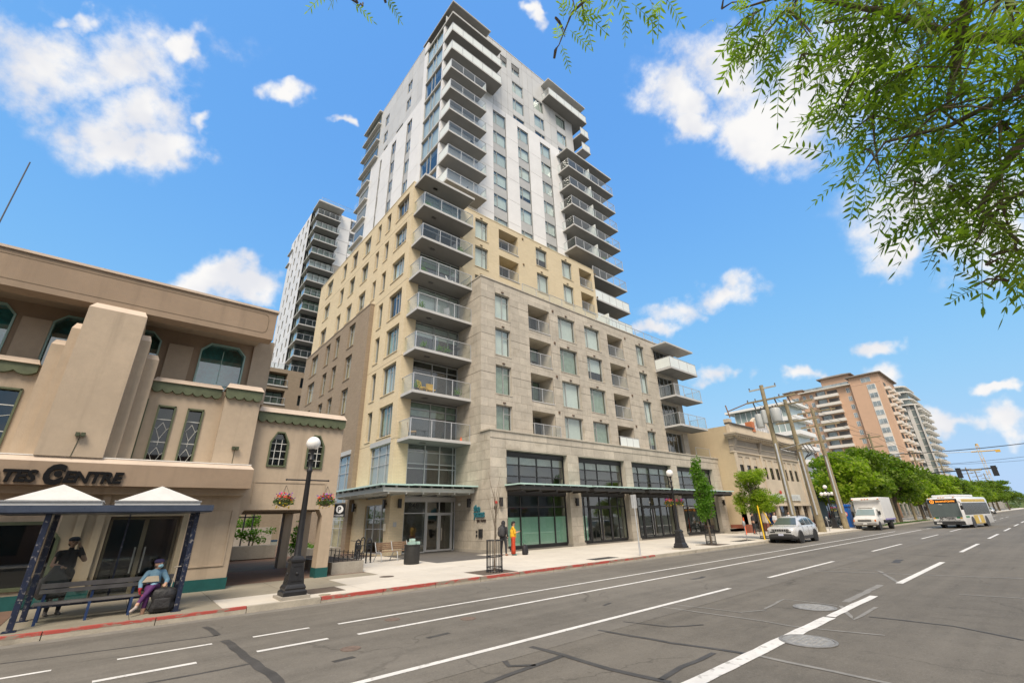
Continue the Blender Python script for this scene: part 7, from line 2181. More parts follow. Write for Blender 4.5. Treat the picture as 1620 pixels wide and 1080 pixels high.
    mb = MB(); mb.box(-.035, -.022, -.16, .16, zb + .24, zb + .36); mb.build('number_plate', MAT('plate_blue_white', (.55, .58, .72), .5), t, local=True)
    return t


silver = MAT('silver_grey_paint', (.60, .60, .59), .3, .008, 1, metal=.3, coat=.6)
white_car = MAT('white_car_paint', (.74, .74, .73), .3, .03, 1, coat=.6)
suv1 = car('parked_suv', 'silver grey SUV with seven-slot grille parked at the kerb facing the camera', (34.7, 12.9, 0), 0, silver)
sed = car('parked_sedan', 'white parked sedan with red stripes beyond the box truck', (70.5, 18.6, .16), R(-118), white_car, 4.5, 1.78, 1.45, False)
mb = MB()
for i in range(4): mb.box(2.75, 3.3, -.915, -.905, .38 + i * .11, .43 + i * .11); mb.box(2.75, 3.3, .905, .915, .38 + i * .11, .43 + i * .11)
mb.build('red_stripes', MAT('stripe_red', (.55, .07, .04), .5), sed, local=True)
for (x, y, rz, m_, su, lab) in ((92, 11.6, 0, white_car, False, 'white car half hidden behind the bus'), (118, 12.6, 0, MAT('dark_paint', (.05, .06, .07), .3, coat=.6), False, 'dark car parked beyond the bus'), (132, 12.6, 0, white_car, True, 'white SUV parked beyond the dark car'), (170, 12.6, 0, silver, True, 'small silver SUV far down the street'), (140, 1.2, 180, MAT('red_paint', (.35, .03, .02), .3, coat=.6), False, 'small red car driving away at the right edge'),
                             (9.5, -1.6, 0, white_car, True, 'white SUV parked at the near kerb beside the camera'), (17.0, -1.6, 0, silver, False, 'silver sedan parked at the near kerb'), (64.0, 17.8, 90, MAT('black_paint', (.02, .02, .022), .3, coat=.6), False, 'black car between the blue kiosk and the box truck')):
    car('parked_car', lab, (x, y, 0 if y < 14 else .16), R(rz), m_, 4.6 if su else 4.5, 1.86 if su else 1.78, 1.66 if su else 1.45, su, 'cars along the street')

# ---- box truck
TR = thing('box_truck', 'white box truck with dented bonnet parked facing the camera', 'truck', (58.0, 13.4, 0))
dirty = MAT('dirty_white', (.62, .61, .58), .5, .08, 1.2, streak=.2); ribm = MAT('ribbed_white', (.66, .66, .65), .5, .06, 2)
st = [(0, .62, 1.02, .84), (.06, .52, 1.12, .94), (.3, .45, 1.22, .98), (.9, .42, 1.32, 1.0), (1.6, .42, 1.34, 1.0), (3.1, .42, 1.34, 1.0)]
mb = MB(); mb.loft([section(*q) for q in st]); mb.build('cab_body', dirty, TR, local=True, smooth='auto')
rs2 = [(.85, 1.34), (1.55, 2.0), (2.0, 2.12), (3.0, 2.12)]
mb = MB(); mb.loft([roof_section(x, 1.28, z, .94, .80 if z > 1.5 else .9) for x, z in rs2]); mb.build('cab_roof', dirty, TR, local=True, smooth='auto')
mb = MB(); P = lambda f, y: (.85 + .7 * f - .015, y, 1.34 + .66 * f + .025); mb.prism([P(.08, -.82), P(.08, .82), P(.93, .72), P(.93, -.72)], (-.008, 0, .004)); mb.build('windscreen', MAT('truck_glass', (.22, .27, .26), .06, .06, 1), TR, local=True)
for side in (-1, 1):
    mb = MB(); mb.prism([(1.45, side * .955, 1.36), (2.4, side * .955, 1.36), (2.4, side * .845, 1.95), (1.9, side * .845, 1.95)], (0, side * .006, 0)); mb.build('side_window', car_glass_m, TR, local=True)
    mb = MB(); mb.box(1.25, 1.4, side * 1.14 - .1, side * 1.14 + .1, 1.45, 1.8); mb.build('mirror', black_m, TR, local=True, bevel=.02)
    mb = MB(); mb.box(-.01, .08, side * .70 - .12, side * .70 + .12, .86, 1.0); mb.build('headlight', MAT('truck_lens', (.7, .69, .62), .2), TR, local=True)
    mb = MB(); mb.box(-.0, .12, side * .88 - .06, side * .88 + .06, .84, 1.02); mb.build('indicator', MAT('amber', (.65, .17, .02), .3), TR, local=True)
    wheel(TR, .95, side * .86, .38, .24, side, dirty); wheel(TR, 5.6, side * .92, .38, .4, side, dirty)
    mb = MB(); mb.lathe((0, 0, 0), [(.46, -.3), (.46, .02)], 20); o = mb.build('wheel_well', black_m, TR, local=True); o.data.transform(Matrix.Translation((.95, side * .985, .40)) @ Matrix.Rotation(R(90) * (1 if side < 0 else -1), 4, 'X'))
mb = MB(); mb.box(-.02, .06, -.56, .56, .86, .94); mb.box(-.015, .06, -.56, .56, .98, 1.02); mb.build('grille', black_m, TR, local=True)
mb = MB(); mb.box(-.12, .08, -.95, .95, .56, .76); mb.build('bumper', MAT('dull_chrome', (.45, .45, .44), .35, metal=.6), TR, local=True, bevel=.03)
mb = MB(); mb.box(-.13, -.121, -.17, .17, .58, .70); mb.build('number_plate', white_paint_m, TR, local=True)
mb = MB(); mb.box(2.75, 7.3, -1.2, 1.2, .92, 3.15); mb.build('cargo_box', ribm, TR, local=True, bevel=.04)
mb = MB(); mb.hexa([(2.45, -1.2, 2.9), (2.75, -1.2, 2.75), (2.75, 1.2, 2.75), (2.45, 1.2, 2.9), (2.5, -1.2, 3.13), (2.75, -1.2, 3.152), (2.75, 1.2, 3.152), (2.5, 1.2, 3.13)]); mb.build('box_visor', white_paint_m, TR, local=True)
for y in (-1.12, -.25, 0, .25, 1.12):
    mb = MB(); mb.box(2.42, 2.47, y - .07, y + .07, 2.92, 2.99); mb.build('marker_lamp', MAT('amber_marker', (.6, .14, .03), .4), TR, local=True)
mb = MB(); mb.box(2.74, 7.32, -1.215, -1.2, .92, 1.06); mb.build('purple_stripe', MAT('faded_purple', (.28, .24, .5), .6), TR, local=True)
mb = MB(); mb.box(2.7, 7.3, -1.0, 1.0, .62, .9); mb.build('chassis', black_m, TR, local=True)
mb = MB(); mb.box(.9, 1.6, -.95, .95, 2.121, 2.13) if False else mb.box(1.6, 1.9, -.6, .6, 2.1, 2.15); mb.build('cab_visor', dirty, TR, local=True)

# ---- bus
BU = thing('city_bus', 'white, green and yellow city bus with DOWNTOWN display coming towards the camera', 'bus', (64.2, 7.85, 0), R(-8.0))
bw = MAT('bus_white', (.68, .68, .67), .35, .04, 1, coat=.4); bgrey = MAT('bus_grey', (.22, .225, .23), .4); bgold = MAT('bus_gold', (.55, .38, .05), .4, .2, 2); bgreen = MAT('bus_green', (.03, .22, .09), .4)
W2 = 1.28
def bsec(x, zb, zt, hw, r_=.16):
    half = [(hw * .97, zb), (hw, zb + .2), (hw, zt - r_ * 1.6), (hw - r_ * .35, zt - r_ * .5), (hw - r_, zt), (hw * .4, zt + .03)]
    return [(x, -y, z) for y, z in half] + [(x, y, z) for y, z in reversed(half)]
mb = MB(); mb.loft([bsec(.0, .45, 2.72, 1.16), bsec(.1, .34, 2.86, 1.24), bsec(.4, .32, 2.92, W2), bsec(9.2, .32, 2.92, W2), bsec(9.5, .5, 2.85, 1.22)]); mb.build('body', bw, BU, local=True, smooth='auto')
mb = MB(); mb.box(.95, 6.6, -.95, .95, 2.94, 3.16); mb.build('roof_pod', bw, BU, local=True, bevel=.08)
mb = MB(); mb.box(-.02, .02, -1.16, 1.16, 2.34, 2.74); mb.build('destination_box', MAT('display_black', (.03, .032, .035), .2), BU, local=True)
mb = MB(); mb.prism([(-.035, -1.17, 1.06), (-.035, 1.17, 1.06), (-.02, 1.17, 2.33), (-.02, -1.17, 2.33)], (.03, 0, 0)); mb.build('windscreen', MAT('bus_screen', (.13, .16, .16), .05, .12, .8), BU, local=True)
led = EMIT('amber_led', (1.0, .33, .03), 1.3)
def btext(txt, size, y, z, mat, x=-.03, bold=.0):
    o = text_mesh(txt, size, mat, .004, 0, bold, 1.0, 'bus_lettering', None, m4((x, y, z), (0, -1, 0), (0, 0, 1))); o.parent = BU; return o
btext('DOWNTOWN', .225, .52, 2.45, led); btext('6', .24, .86, 2.44, led)
mb = MB(); mb.tube([(-.03, .80 + .15 * math.cos(a), 2.52 + .15 * math.sin(a)) for a in [k * math.pi / 8 for k in range(17)]], .02, 5); mb.build('route_ring', led, BU, local=True)
btext('9423', .15, .36, 2.19, white_paint_m, -.045)
btext('BC Transit', .26, .62, .86, MAT('bus_black', (.02, .02, .02), .4), -.03, .004)
for (y0, y1) in ((.68, .98), (-.98, -.70)):
    mb = MB(); mb.box(-.012, .02, y0, y1, .92, 1.08); mb.build('green_band', bgreen, BU, local=True)
for side in (-1, 1):
    mb = MB(); mb.box(-.02, .1, side * 1.02 - .1, side * 1.02 + .1, .68, .86); mb.build('headlight', MAT('bus_lens', (.8, .8, .75), .15), BU, local=True)
    mb = MB(); mb.box(-.015, .06, side * 1.03 - .08, side * 1.03 + .08, .88, 1.0); mb.build('indicator', MAT('bus_amber', (.75, .4, .03), .3), BU, local=True)
    mb = MB(); mb.box(.55, 8.9, side * 1.283 - .008, side * 1.283 + .008, 1.22, 2.36); mb.build('side_glazing', MAT('bus_side_glass', (.03, .033, .028), .22, .1, .5, spec=.3), BU, local=True)
    mb = MB(); mb.box(.8, 8.6, side * 1.283 - .006, side * 1.283 + .006, 2.44, 2.70); mb.build('gold_roof_panel', bgold, BU, local=True)
    mb = MB(); mb.box(2.9, 6.0, side * 1.285 - .006, side * 1.285 + .006, .36, 1.16); o = mb.build('gold_side_panel', bgold, BU, local=True)
    mb = MB(); mb.box(4.2, 4.7, side * 1.292 - .004, side * 1.292 + .004, .45, 1.1); mb.build('white_figure_mark', bw, o, local=True)
    mb = MB(); mb.box(.5, 1.6, side * 1.285 - .005, side * 1.285 + .005, .96, 1.12); mb.build('green_band', bgreen, BU, local=True)
    for x in (2.35, 6.9):
        wheel(BU, x, side * 1.13, .47, .28, side, steel_m)
        mb = MB(); mb.lathe((0, 0, 0), [(.56, -.3), (.56, .012)], 24); o = mb.build('wheel_well', black_m, BU, local=True); o.data.transform(Matrix.Translation((x, side * 1.276, .5)) @ Matrix.Rotation(R(90) * (1 if side < 0 else -1), 4, 'X'))
    mb = MB(); mb.tube([(.1, side * 1.2, 2.5), (-.3, side * 1.42, 2.4), (-.3, side * 1.42, 2.1)], .03, 6); mb.box(-.36, -.24, side * 1.42 - .1, side * 1.42 + .1, 1.7, 2.1); mb.build('mirror', black_m, BU, local=True)
mb = MB(); mb.box(-.12, .1, -1.2, 1.2, .34, .66); mb.build('bumper', MAT('bus_bumper', (.035, .036, .038), .6), BU, local=True, bevel=.04)
mb = MB(); mb.tube([(-.15, -.9, .75), (-.6, -.9, .72), (-.6, .6, .72), (-.15, .6, .75)], .025, 6); mb.tube([(-.4, -.9, .72), (-.4, .6, .72)], .02, 6); [mb.tube([(-.6, y, .72), (-.55, y, .95)], .018, 5) for y in (-.7, -.2, .3)]; mb.build('bicycle_carrier', black_m, BU, local=True)
mb = MB(); mb.box(-.14, -.125, .55, .95, .42, .56); mb.build('number_plate', white_paint_m, BU, local=True)
for y in (-.95, -.2, 0, .2, .95):
    mb = MB(); mb.box(.05, .12, y - .06, y + .06, 2.86, 2.92); mb.build('marker_lamp', MAT('bus_marker', (.8, .3, .03), .4), BU, local=True)

# ================================================================== people
def capsule(mb, p, q, r0, r1, n=10):
    p, q = Vector(p), Vector(q); d = (q - p)
    L = d.length; d.normalize()
    pts, rr = [], []
    for k in range(4):
        a = math.pi / 2 * (1 - k / 3); pts.append(p - d * r0 * math.sin(a)); rr.append(max(.15 * r0, r0 * math.cos(a)))
    for k in range(4):
        a = math.pi / 2 * (k / 3); pts.append(q + d * r1 * math.sin(a)); rr.append(max(.15 * r1, r1 * math.cos(a)))
    mb.tube(pts, rr, n)


def chain(mb, pts, rad):
    for i in range(len(pts) - 1): capsule(mb, pts[i], pts[i + 1], rad[i], rad[i + 1])


def hand(mb, wrist, d, n, thumb_side, curl=.5, s=1.0):
    """palm, four unequal curled fingers and a thumb leaving the side of the palm"""
    w_ = Vector(wrist); d = Vector(d).normalized(); n = Vector(n).normalized(); s_ = d.cross(n).normalized() * thumb_side
    pc_ = w_ + d * .045 * s
    for k in (-1, 0, 1): capsule(mb, w_ + s_ * .014 * k * s, pc_ + d * .035 * s + s_ * .022 * k * s, .014 * s, .013 * s, 8)
    for k, ln in zip((-1.5, -.5, .5, 1.5), (.058, .072, .078, .07)):
        b = pc_ + d * .04 * s + s_ * .0165 * k * s
        m_ = b + (d * (1 - curl * .4) + n * curl * .5) * ln * .5 * s; e = m_ + (d * (1 - curl) + n * curl) * ln * .5 * s
        chain(mb, [b, m_, e], [.0095 * s, .0088 * s, .0075 * s])
    tb = w_ + d * .02 * s + s_ * .026 * s
    chain(mb, [tb, tb + (d * .5 + s_ * .6 + n * .2) * .04 * s, tb + (d * .85 + s_ * .35 + n * .5) * .07 * s], [.012 * s, .0105 * s, .0085 * s])


def head(mb, c, f, s=1.0):
    """skull, jaw, nose, ears; f = facing direction"""
    c = Vector(c); f = Vector(f).normalized(); u = Vector((0, 0, 1)); r = f.cross(u).normalized()
    capsule(mb, c + u * .025 * s - f * .012 * s, c + u * .032 * s + f * .006 * s, .092 * s, .086 * s, 14)
    capsule(mb, c - u * .02 * s + f * .02 * s, c - u * .065 * s + f * .04 * s, .07 * s, .045 * s, 12)
    capsule(mb, c + f * .088 * s + u * .012 * s, c + f * .108 * s - u * .018 * s, .011 * s, .015 * s, 8)
    for k in (-1, 1):
        capsule(mb, c + r * .086 * k * s + u * .015 * s, c + r * .089 * k * s - u * .02 * s, .016 * s, .012 * s, 8)
        capsule(mb, c + f * .072 * s + r * .035 * k * s + u * .032 * s, c + f * .078 * s + r * .02 * k * s + u * .034 * s, .014 * s, .012 * s, 8)
    capsule(mb, c + f * .083 * s - r * .018 * s - u * .045 * s, c + f * .083 * s + r * .018 * s - u * .045 * s, .011 * s, .011 * s, 8)


def figure(label, loc, rz, segs_fn, mats, zone, voxel=.011):
    """continuous body: overlapping limbs fused by a voxel remesh; zone(p) picks the material"""
    t = thing('person', label, 'person', loc, rz)
    mb = MB(); segs_fn(mb)
    tmp = mb.build('tmp_body', mats[0]); md = tmp.modifiers.new('r', 'REMESH'); md.mode = 'VOXEL'; md.voxel_size = voxel; md.use_smooth_shade = True
    sm = tmp.modifiers.new('s', 'SMOOTH'); sm.factor = .5; sm.iterations = 3
    dg = bpy.context.evaluated_depsgraph_get()
    me = bpy.data.meshes.new_from_object(tmp.evaluated_get(dg)); bpy.data.objects.remove(tmp)
    me.materials.clear()
    for m_ in mats: me.materials.append(m_)
    for p in me.polygons:
        p.material_index = zone(p.center); p.use_smooth = True
    o = bpy.data.objects.new('body', me); COL.objects.link(o); o.parent = t
    return t


def extra(t, fn, name, mat, smooth=True, bevel=0):
    mb = MB(); fn(mb); return mb.build(name, mat, t, smooth=smooth, local=True, bevel=bevel)


eye_m = MAT('dark_eye', (.02, .015, .012), .2); hair_d = MAT('dark_hair', (.02, .016, .013), .6); shoe_m = MAT('shoe', (.10, .09, .085), .6)


def eyes(t, c, f):
    c = Vector(c); f = Vector(f).normalized(); r = f.cross(Vector((0, 0, 1))).normalized()
    extra(t, lambda m: [m.ball(c + f * .083 + r * .034 * k + Vector((0, 0, .018)), .011, 8, 6) for k in (-1, 1)], 'eyes', eye_m)


# ---- seated person in the shelter
blue_j = MAT('light_blue_jacket', (.17, .31, .42), .8, .15, 9); purp = MAT('purple_trousers', (.085, .022, .11), .8, .12, 6); redg = MAT('red_glove', (.35, .02, .03), .7); maskm = MAT('blue_face_mask', (.32, .58, .68), .7)


def seated(m):
    capsule(m, (0, .10, .665), (0, .08, .82), .15, .15, 14); capsule(m, (0, .08, .84), (0, .05, .99), .155, .135, 14)
    capsule(m, (-.10, .05, 1.02), (.10, .05, 1.02), .075, .075); capsule(m, (0, .03, 1.06), (.01, .0, 1.16), .055, .05)
    head(m, (.02, -.03, 1.22), (.6, -.9, -.12))
    chain(m, [(-.16, .05, 1.03), (-.27, .0, .83), (-.26, -.22, .68)], [.068, .056, .042]); hand(m, (-.26, -.23, .67), (.05, -.5, -.8), (.4, -.5, .1), 1, .7)
    chain(m, [(.16, .05, 1.03), (.28, -.02, .83), (.24, -.23, .76)], [.068, .056, .042]); hand(m, (.24, -.25, .76), (-.2, -.9, -.1), (0, 0, -1), -1, .8)
    chain(m, [(-.08, .05, .66), (-.10, -.34, .67), (-.10, -.40, .42), (-.11, -.38, .13)], [.10, .078, .06, .045]); capsule(m, (-.11, -.36, .06), (-.13, -.54, .045), .042, .035)
    chain(m, [(.08, .05, .67), (-.02, -.36, .74), (-.17, -.46, .53), (-.26, -.52, .36)], [.10, .08, .06, .046]); capsule(m, (-.27, -.53, .31), (-.36, -.66, .26), .042, .034)


def zone_seat(p):
    if p.z > 1.115: return 3
    if p.x < -.2 and p.y < -.19 and .55 < p.z < .72: return 2
    if p.x > .15 and p.y < -.235 and .6 < p.z < .9: return 3
    if p.z < .13 or (p.x < -.235 and p.y < -.48 and p.z < .36): return 4
    if p.y < -.3 and (p.z < .27 or (p.x < -.22 and p.z < .42)): return 3
    if p.z > .78 or p.x < -.19 and p.y > -.3 or p.x > .19: return 0
    return 1 if p.y < .12 and p.z < .8 else 0
P_s = figure('seated person in light blue jacket, purple trousers and face mask on the shelter bench', (1.08, 15.02, 0), 0, seated, [blue_j, purp, redg, skin_m, MAT('pale_trainer', (.45, .38, .34), .7)], zone_seat)
P_s.scale = (.94, .94, .94); P_s.location.z = .03
hc = Vector((.02, -.03, 1.22)); hf = Vector((.6, -.9, 0)).normalized()
eyes(P_s, hc, hf)
extra(P_s, lambda m: m.lathe((hc.x - .01, hc.y + .01, hc.z + .035), [(.102, 0), (.112, .03), (.108, .065), (.07, .09), (.01, .1)], 16), 'knit_cap', MAT('navy_cap', (.055, .045, .12), .85))
extra(P_s, lambda m: m.ball(hc + hf * .062 - Vector((0, 0, .035)), (.06, .055, .05), 12, 8), 'face_mask', maskm)
extra(P_s, lambda m: m.ball(hc - hf * .045 - Vector((0, 0, .03)), (.07, .068, .06), 12, 8), 'hair', MAT('grey_hair', (.12, .10, .09), .7))
mb = MB(); mb.hexa([(-.24, -.12, .80), (.1, -.14, .80), (.1, -.08, .80), (-.24, -.06, .80), (-.16, -.10, .93), (.06, -.12, .93), (.06, -.07, .93), (-.16, -.06, .93)]); o = mb.build('waist_bag', MAT('beige_canvas', (.50, .43, .32), .8, .1, 8), bevel=.015); o.location = (1.08, 15.02, 0); tag(o, 'beige waist bag on the lap of the seated person', 'bag')
t = thing('wheeled_bag', 'bulging black wheeled bag with telescopic handle at the feet of the seated person', 'bag', (1.30, 14.62, ZP))
mb = MB(); mb.loft([[(x * q + .02, y * q, z) for x, y in ((-.24, -.13), (-.1, -.17), (.1, -.17), (.24, -.13), (.25, .1), (.1, .16), (-.1, .16), (-.25, .1))] for q, z in ((.85, .03), (.95, .06), (1.0, .16), (.9, .26), (.98, .34), (.93, .46), (.8, .50), (.3, .53))])
mb.v = [(x + .035 * mnoise.noise(Vector((x * 9, y * 9, z * 9))), y + .035 * mnoise.noise(Vector((x * 8 + 5, y * 9, z * 9))), z) for x, y, z in mb.v]
mb.build('bag_body', MAT('black_nylon', (.018, .018, .02), .55, .5, 12, .9, 18), t, local=True, smooth=True)
mb = MB(); mb.box(-.17, .15, -.2, -.14, .1, .32); mb.build('front_pocket', MAT('black_nylon2', (.028, .028, .03), .6, .5, 12, .9, 18), t, local=True, bevel=.025)
mb = MB(); mb.tube([(.12, .12, .45), (.16, .14, .95)], .011, 6); mb.tube([(.1, .13, .95), (.24, .15, .96)], .014, 6); mb.build('handle', MAT('bag_handle', (.5, .44, .36), .5), t, local=True)
for x in (-.16, .18):
    mb = MB(); mb.ball((x, .14, .04), (.035, .02, .035), 10, 6); mb.build('caster', tyre_m, t, local=True)

# ---- standing people
def stand(m, f=(0, -1, 0), arms='down', w=1.0, stride=0.0, headf=None, H_=1.0):
    F_ = Vector(f).normalized(); S = F_.cross(Vector((0, 0, 1))).normalized(); U = Vector((0, 0, 1))
    P = lambda s_, f_, z: tuple(S * s_ + F_ * f_ + U * z * H_)
    for k in (-1, 1):
        chain(m, [P(.09 * k * w, 0, .92), P(.10 * k, .02 + stride * k, .50), P(.105 * k, -.01 + stride * 1.4 * k, .10)], [.098 * w, .066, .045])
        capsule(m, P(.105 * k, -.03 + stride * 1.4 * k, .045), P(.115 * k, .14 + stride * 1.4 * k, .035), .042, .036)
    capsule(m, P(0, 0, .93), P(0, 0, 1.08), .14 * w, .135 * w, 14); capsule(m, P(-.03, 0, 1.1), P(-.05, .0, 1.33), .13 * w, .11, 12); capsule(m, P(.03, 0, 1.1), P(.05, .0, 1.33), .13 * w, .11, 12)
    capsule(m, P(-.13, -.01, 1.40), P(.13, -.01, 1.40), .07, .07); capsule(m, P(0, -.01, 1.44), P(0, .02, 1.54), .056, .05)
    head(m, P(0, .03, 1.63), headf or F_)
    for k in (-1, 1):
        if arms == 'down' or (arms == 'ear' and k == 1):
            if arms == 'ear': chain(m, [P(.19 * k, 0, 1.40), P(.26 * k, .05, 1.14), P(.12 * k, .28, 1.08)], [.064, .05, .038]); hand(m, P(.11 * k, .30, 1.08), F_ - S * .3, -U, -k, .6)
            else: chain(m, [P(.19 * k, 0, 1.40), P(.235 * k, -.02, 1.12), P(.23 * k, .05, .88)], [.064, .05, .036]); hand(m, P(.23 * k, .055, .87), -U + F_ * .15, -S * k, k, .35)
        elif arms == 'ear':
            chain(m, [P(.19 * k, 0, 1.40), P(.28 * k, .12, 1.22), P(.14 * k, .12, 1.52)], [.066, .055, .038]); hand(m, P(.135 * k, .12, 1.53), U * .9 - S * k * .3, -S * k, k, .7)
        else:
            chain(m, [P(.19 * k, 0, 1.40), P(.22 * k, .05, 1.14), P(.07 * k, .27, 1.20)], [.06, .046, .034]); hand(m, P(.065 * k, .285, 1.205), F_ + U * .25 - S * k * .3, U - F_ * .3, -k, .7)
    return P


zs = SZ(19.6)
yel_t = MAT('yellow_shirt', (.72, .40, .02), .8, .08, 6); rust_t = MAT('rust_red_trousers', (.48, .055, .02), .8, .1, 6)
P_y = figure('person in mustard yellow top and rust red wide trousers looking down at a phone', (16.55, 19.55, zs), 0, lambda m: (stand(m, (.85, -.5, 0), 'phone', .92, 0, Vector((.85, -.5, -.35)), .94)), [yel_t, rust_t, skin_m, MAT('teal_shoe', (.10, .28, .27), .6)],
             lambda p: 2 if p.z > 1.40 or ((p.x * .85 - p.y * .5) > .13 and 1.0 < p.z < 1.33) else (3 if p.z < .1 else (0 if p.z > .84 else 1)))
hf = Vector((.85, -.5, 0)).normalized(); hc = hf * .03 + Vector((0, 0, 1.63 * .94))
eyes(P_y, hc, hf)
sy = hf.cross(Vector((0, 0, 1))).normalized()
for k_ in (-1, 1): extra(P_y, lambda m: m.lathe((sy.x * .1 * k_, sy.y * .1 * k_, 0), [(.105, .07), (.1, .3), (.095, .6), (.11, .8), (.1, .9)], 16), 'trouser_leg', rust_t)
extra(P_y, lambda m: m.lathe((0, 0, 0), [(.165, .84), (.17, .95), (.155, 1.1), (.16, 1.25)], 20), 'loose_hem', yel_t)
extra(P_y, lambda m: (m.ball(hc - hf * .02 + Vector((0, 0, .045)), (.1, .1, .085), 14, 10), m.ball(hc - hf * .07 - Vector((0, 0, .03)), (.06, .06, .08), 10, 8)), 'hair', hair_d)
extra(P_y, lambda m: (m.lathe((hc.x, hc.y, hc.z + .05), [(.106, 0), (.104, .05), (.06, .085), (.01, .09)], 16), m.ball(hc + hf * .12 + Vector((0, 0, .06)), (.07, .07, .012), 10, 6)), 'cap', MAT('black_cap', (.015, .015, .017), .7))
extra(P_y, lambda m: m.ball(hc + hf * .06 - Vector((0, 0, .04)), (.055, .055, .045), 10, 8), 'face_mask', black_m)
ph = MB(); c_ = hf * .37 + Vector((0, 0, 1.19)); ph.box(c_.x - .035, c_.x + .035, c_.y - .04, c_.y + .04, c_.z, c_.z + .012); o = ph.build('mobile_phone', black_m); o.location = P_y.location; tag(o, 'dark phone held by the person in yellow', 'phone')
dark_h = MAT('charcoal_hoodie', (.028, .028, .032), .85, .2, 8); dark_j = MAT('dark_jeans', (.035, .038, .045), .85, .2, 8)
P_d = figure('person in black hooded jacket standing beside the person in yellow', (16.05, 19.75, zs), 0, lambda m: stand(m, (.9, .35, 0), 'down', 1.0, .06, None, .96), [dark_h, dark_j, skin_m, MAT('tan_shoe', (.35, .18, .12), .7)],
             lambda p: 3 if p.z < .1 else (1 if p.z < .86 else (2 if (p.x * .9 + p.y * .35) > .1 and p.z > 1.49 else (2 if p.z < .9 and (abs(p.x * .35 - p.y * .9) > .2) else 0))))
hfd = Vector((.9, .35, 0)).normalized(); hcd = hfd * .03 + Vector((0, 0, 1.63 * .96))
eyes(P_d, hcd, hfd)
extra(P_d, lambda m: (m.ball(hcd - hfd * .035 + Vector((0, 0, .02)), (.115, .115, .14), 14, 10), m.ball(Vector((0, 0, 1.45)) - hfd * .06, (.13, .13, .09), 12, 8)), 'hood', dark_h)


def backpack(label, loc, rz, mat):
    t = thing('backpack', label, 'bag', loc, rz)
    mb = MB(); mb.loft([[(x * q, y * q + .02 * z, z) for x, y in ((-.16, -.09), (-.08, -.12), (.08, -.12), (.16, -.09), (.16, .08), (.08, .1), (-.08, .1), (-.16, .08))] for q, z in ((.9, .0), (1.05, .06), (1.05, .26), (.95, .4), (.6, .48), (.2, .5))]); mb.build('pack', mat, t, local=True, smooth=True)
    mb = MB(); mb.box(-.1, .1, -.16, -.11, .06, .26); mb.build('pocket', mat, t, local=True, bevel=.02)
    mb = MB(); mb.tube([(-.04, .06, .46), (0, .07, .56), (.04, .06, .46)], .01, 6); mb.build('loop', mat, t, local=True)
    return t
backpack('small dark backpack standing on the pavement right of the two people', (17.15, 19.3, zs), R(20), MAT('dark_pack', (.02, .02, .024), .7, .3, 9))
backpack('dark rucksack on the back of the hooded person', (15.83, 19.66, zs + .95), R(110), MAT('grey_pack', (.05, .05, .055), .8, .2, 9))

blk = MAT('black_tshirt', (.016, .016, .018), .85, .2, 8)
P_c = figure('person in black shirt and cap holding a phone to the ear behind the shelter glass', (-.66, 16.2, SZ(16.2) - .01), 0, lambda m: stand(m, (.25, -1, 0), 'ear', 1.12, 0, None, .96), [blk, MAT('black_trousers', (.02, .02, .024), .9), skin_m, shoe_m],
             lambda p: 3 if p.z < .1 else (1 if p.z < .9 else (2 if p.z > 1.46 or (abs(p.x) > .22 and p.z < 1.27) or p.y < -.17 else 0)))
hfc = Vector((.25, -1, 0)).normalized(); hcc = hfc * .03 + Vector((0, 0, 1.63 * .96))
eyes(P_c, hcc, hfc)
extra(P_c, lambda m: (m.lathe((hcc.x, hcc.y, hcc.z + .04), [(.108, 0), (.108, .05), (.07, .09), (.01, .1)], 16), m.ball(hcc + hfc * .12 + Vector((0, 0, .05)), (.08, .07, .013), 10, 6)), 'peaked_cap', MAT('navy_peak', (.02, .022, .035), .6))
extra(P_c, lambda m: m.ball(hcc - hfc * .045 - Vector((0, 0, .02)), (.085, .08, .07), 12, 8), 'hair', hair_d)
t = thing('bulky_bag', 'large grey and black bag carried in front of the person behind the glass', 'bag', (-.78, 15.92, .55))
mb = MB(); mb.loft([[(.30 * q * math.cos(a), .15 * q * math.sin(a), z) for a in [k * math.pi / 7 for k in range(14)]] for q, z in ((.6, .0), (.9, .08), (1.0, .25), (.85, .42), (.5, .52), (.25, .7))]); mb.build('sack', MAT('grey_sack', (.07, .07, .075), .5, .4, 6, .5, 12), t, local=True, smooth=True)

wht = MAT('white_shirt', (.62, .63, .64), .8, .06, 6)
for i, (x, y, lab, f) in enumerate(((46.0, 17.3, 'person in white shirt seen over the grey car roof, left of the pair', (-.4, -1, 0)), (48.6, 17.0, 'person in white shirt seen over the grey car, right of the pair', (-.8, -.6, 0)), (43.6, 18.3, 'person in dark clothes by the shopfront behind the grey car', (.6, -1, 0)))):
    P_ = figure(lab, (x, y, SZ(y)), 0, lambda m: stand(m, f, 'down', 1.0, .05), [wht if i < 2 else dark_h, dark_j, skin_m, shoe_m], lambda p: 3 if p.z < .1 else (1 if p.z < .92 and abs(p.x) < .2 else (2 if p.z > 1.5 or p.z < 1.1 else 0)), .016)
    hf = Vector(f).normalized(); hc = hf * .03 + Vector((0, 0, 1.63)); eyes(P_, hc, hf)
    extra(P_, lambda m: m.ball(hc - hf * .045 + Vector((0, 0, .05)), (.112, .112, .105), 12, 8), 'hair', hair_d)

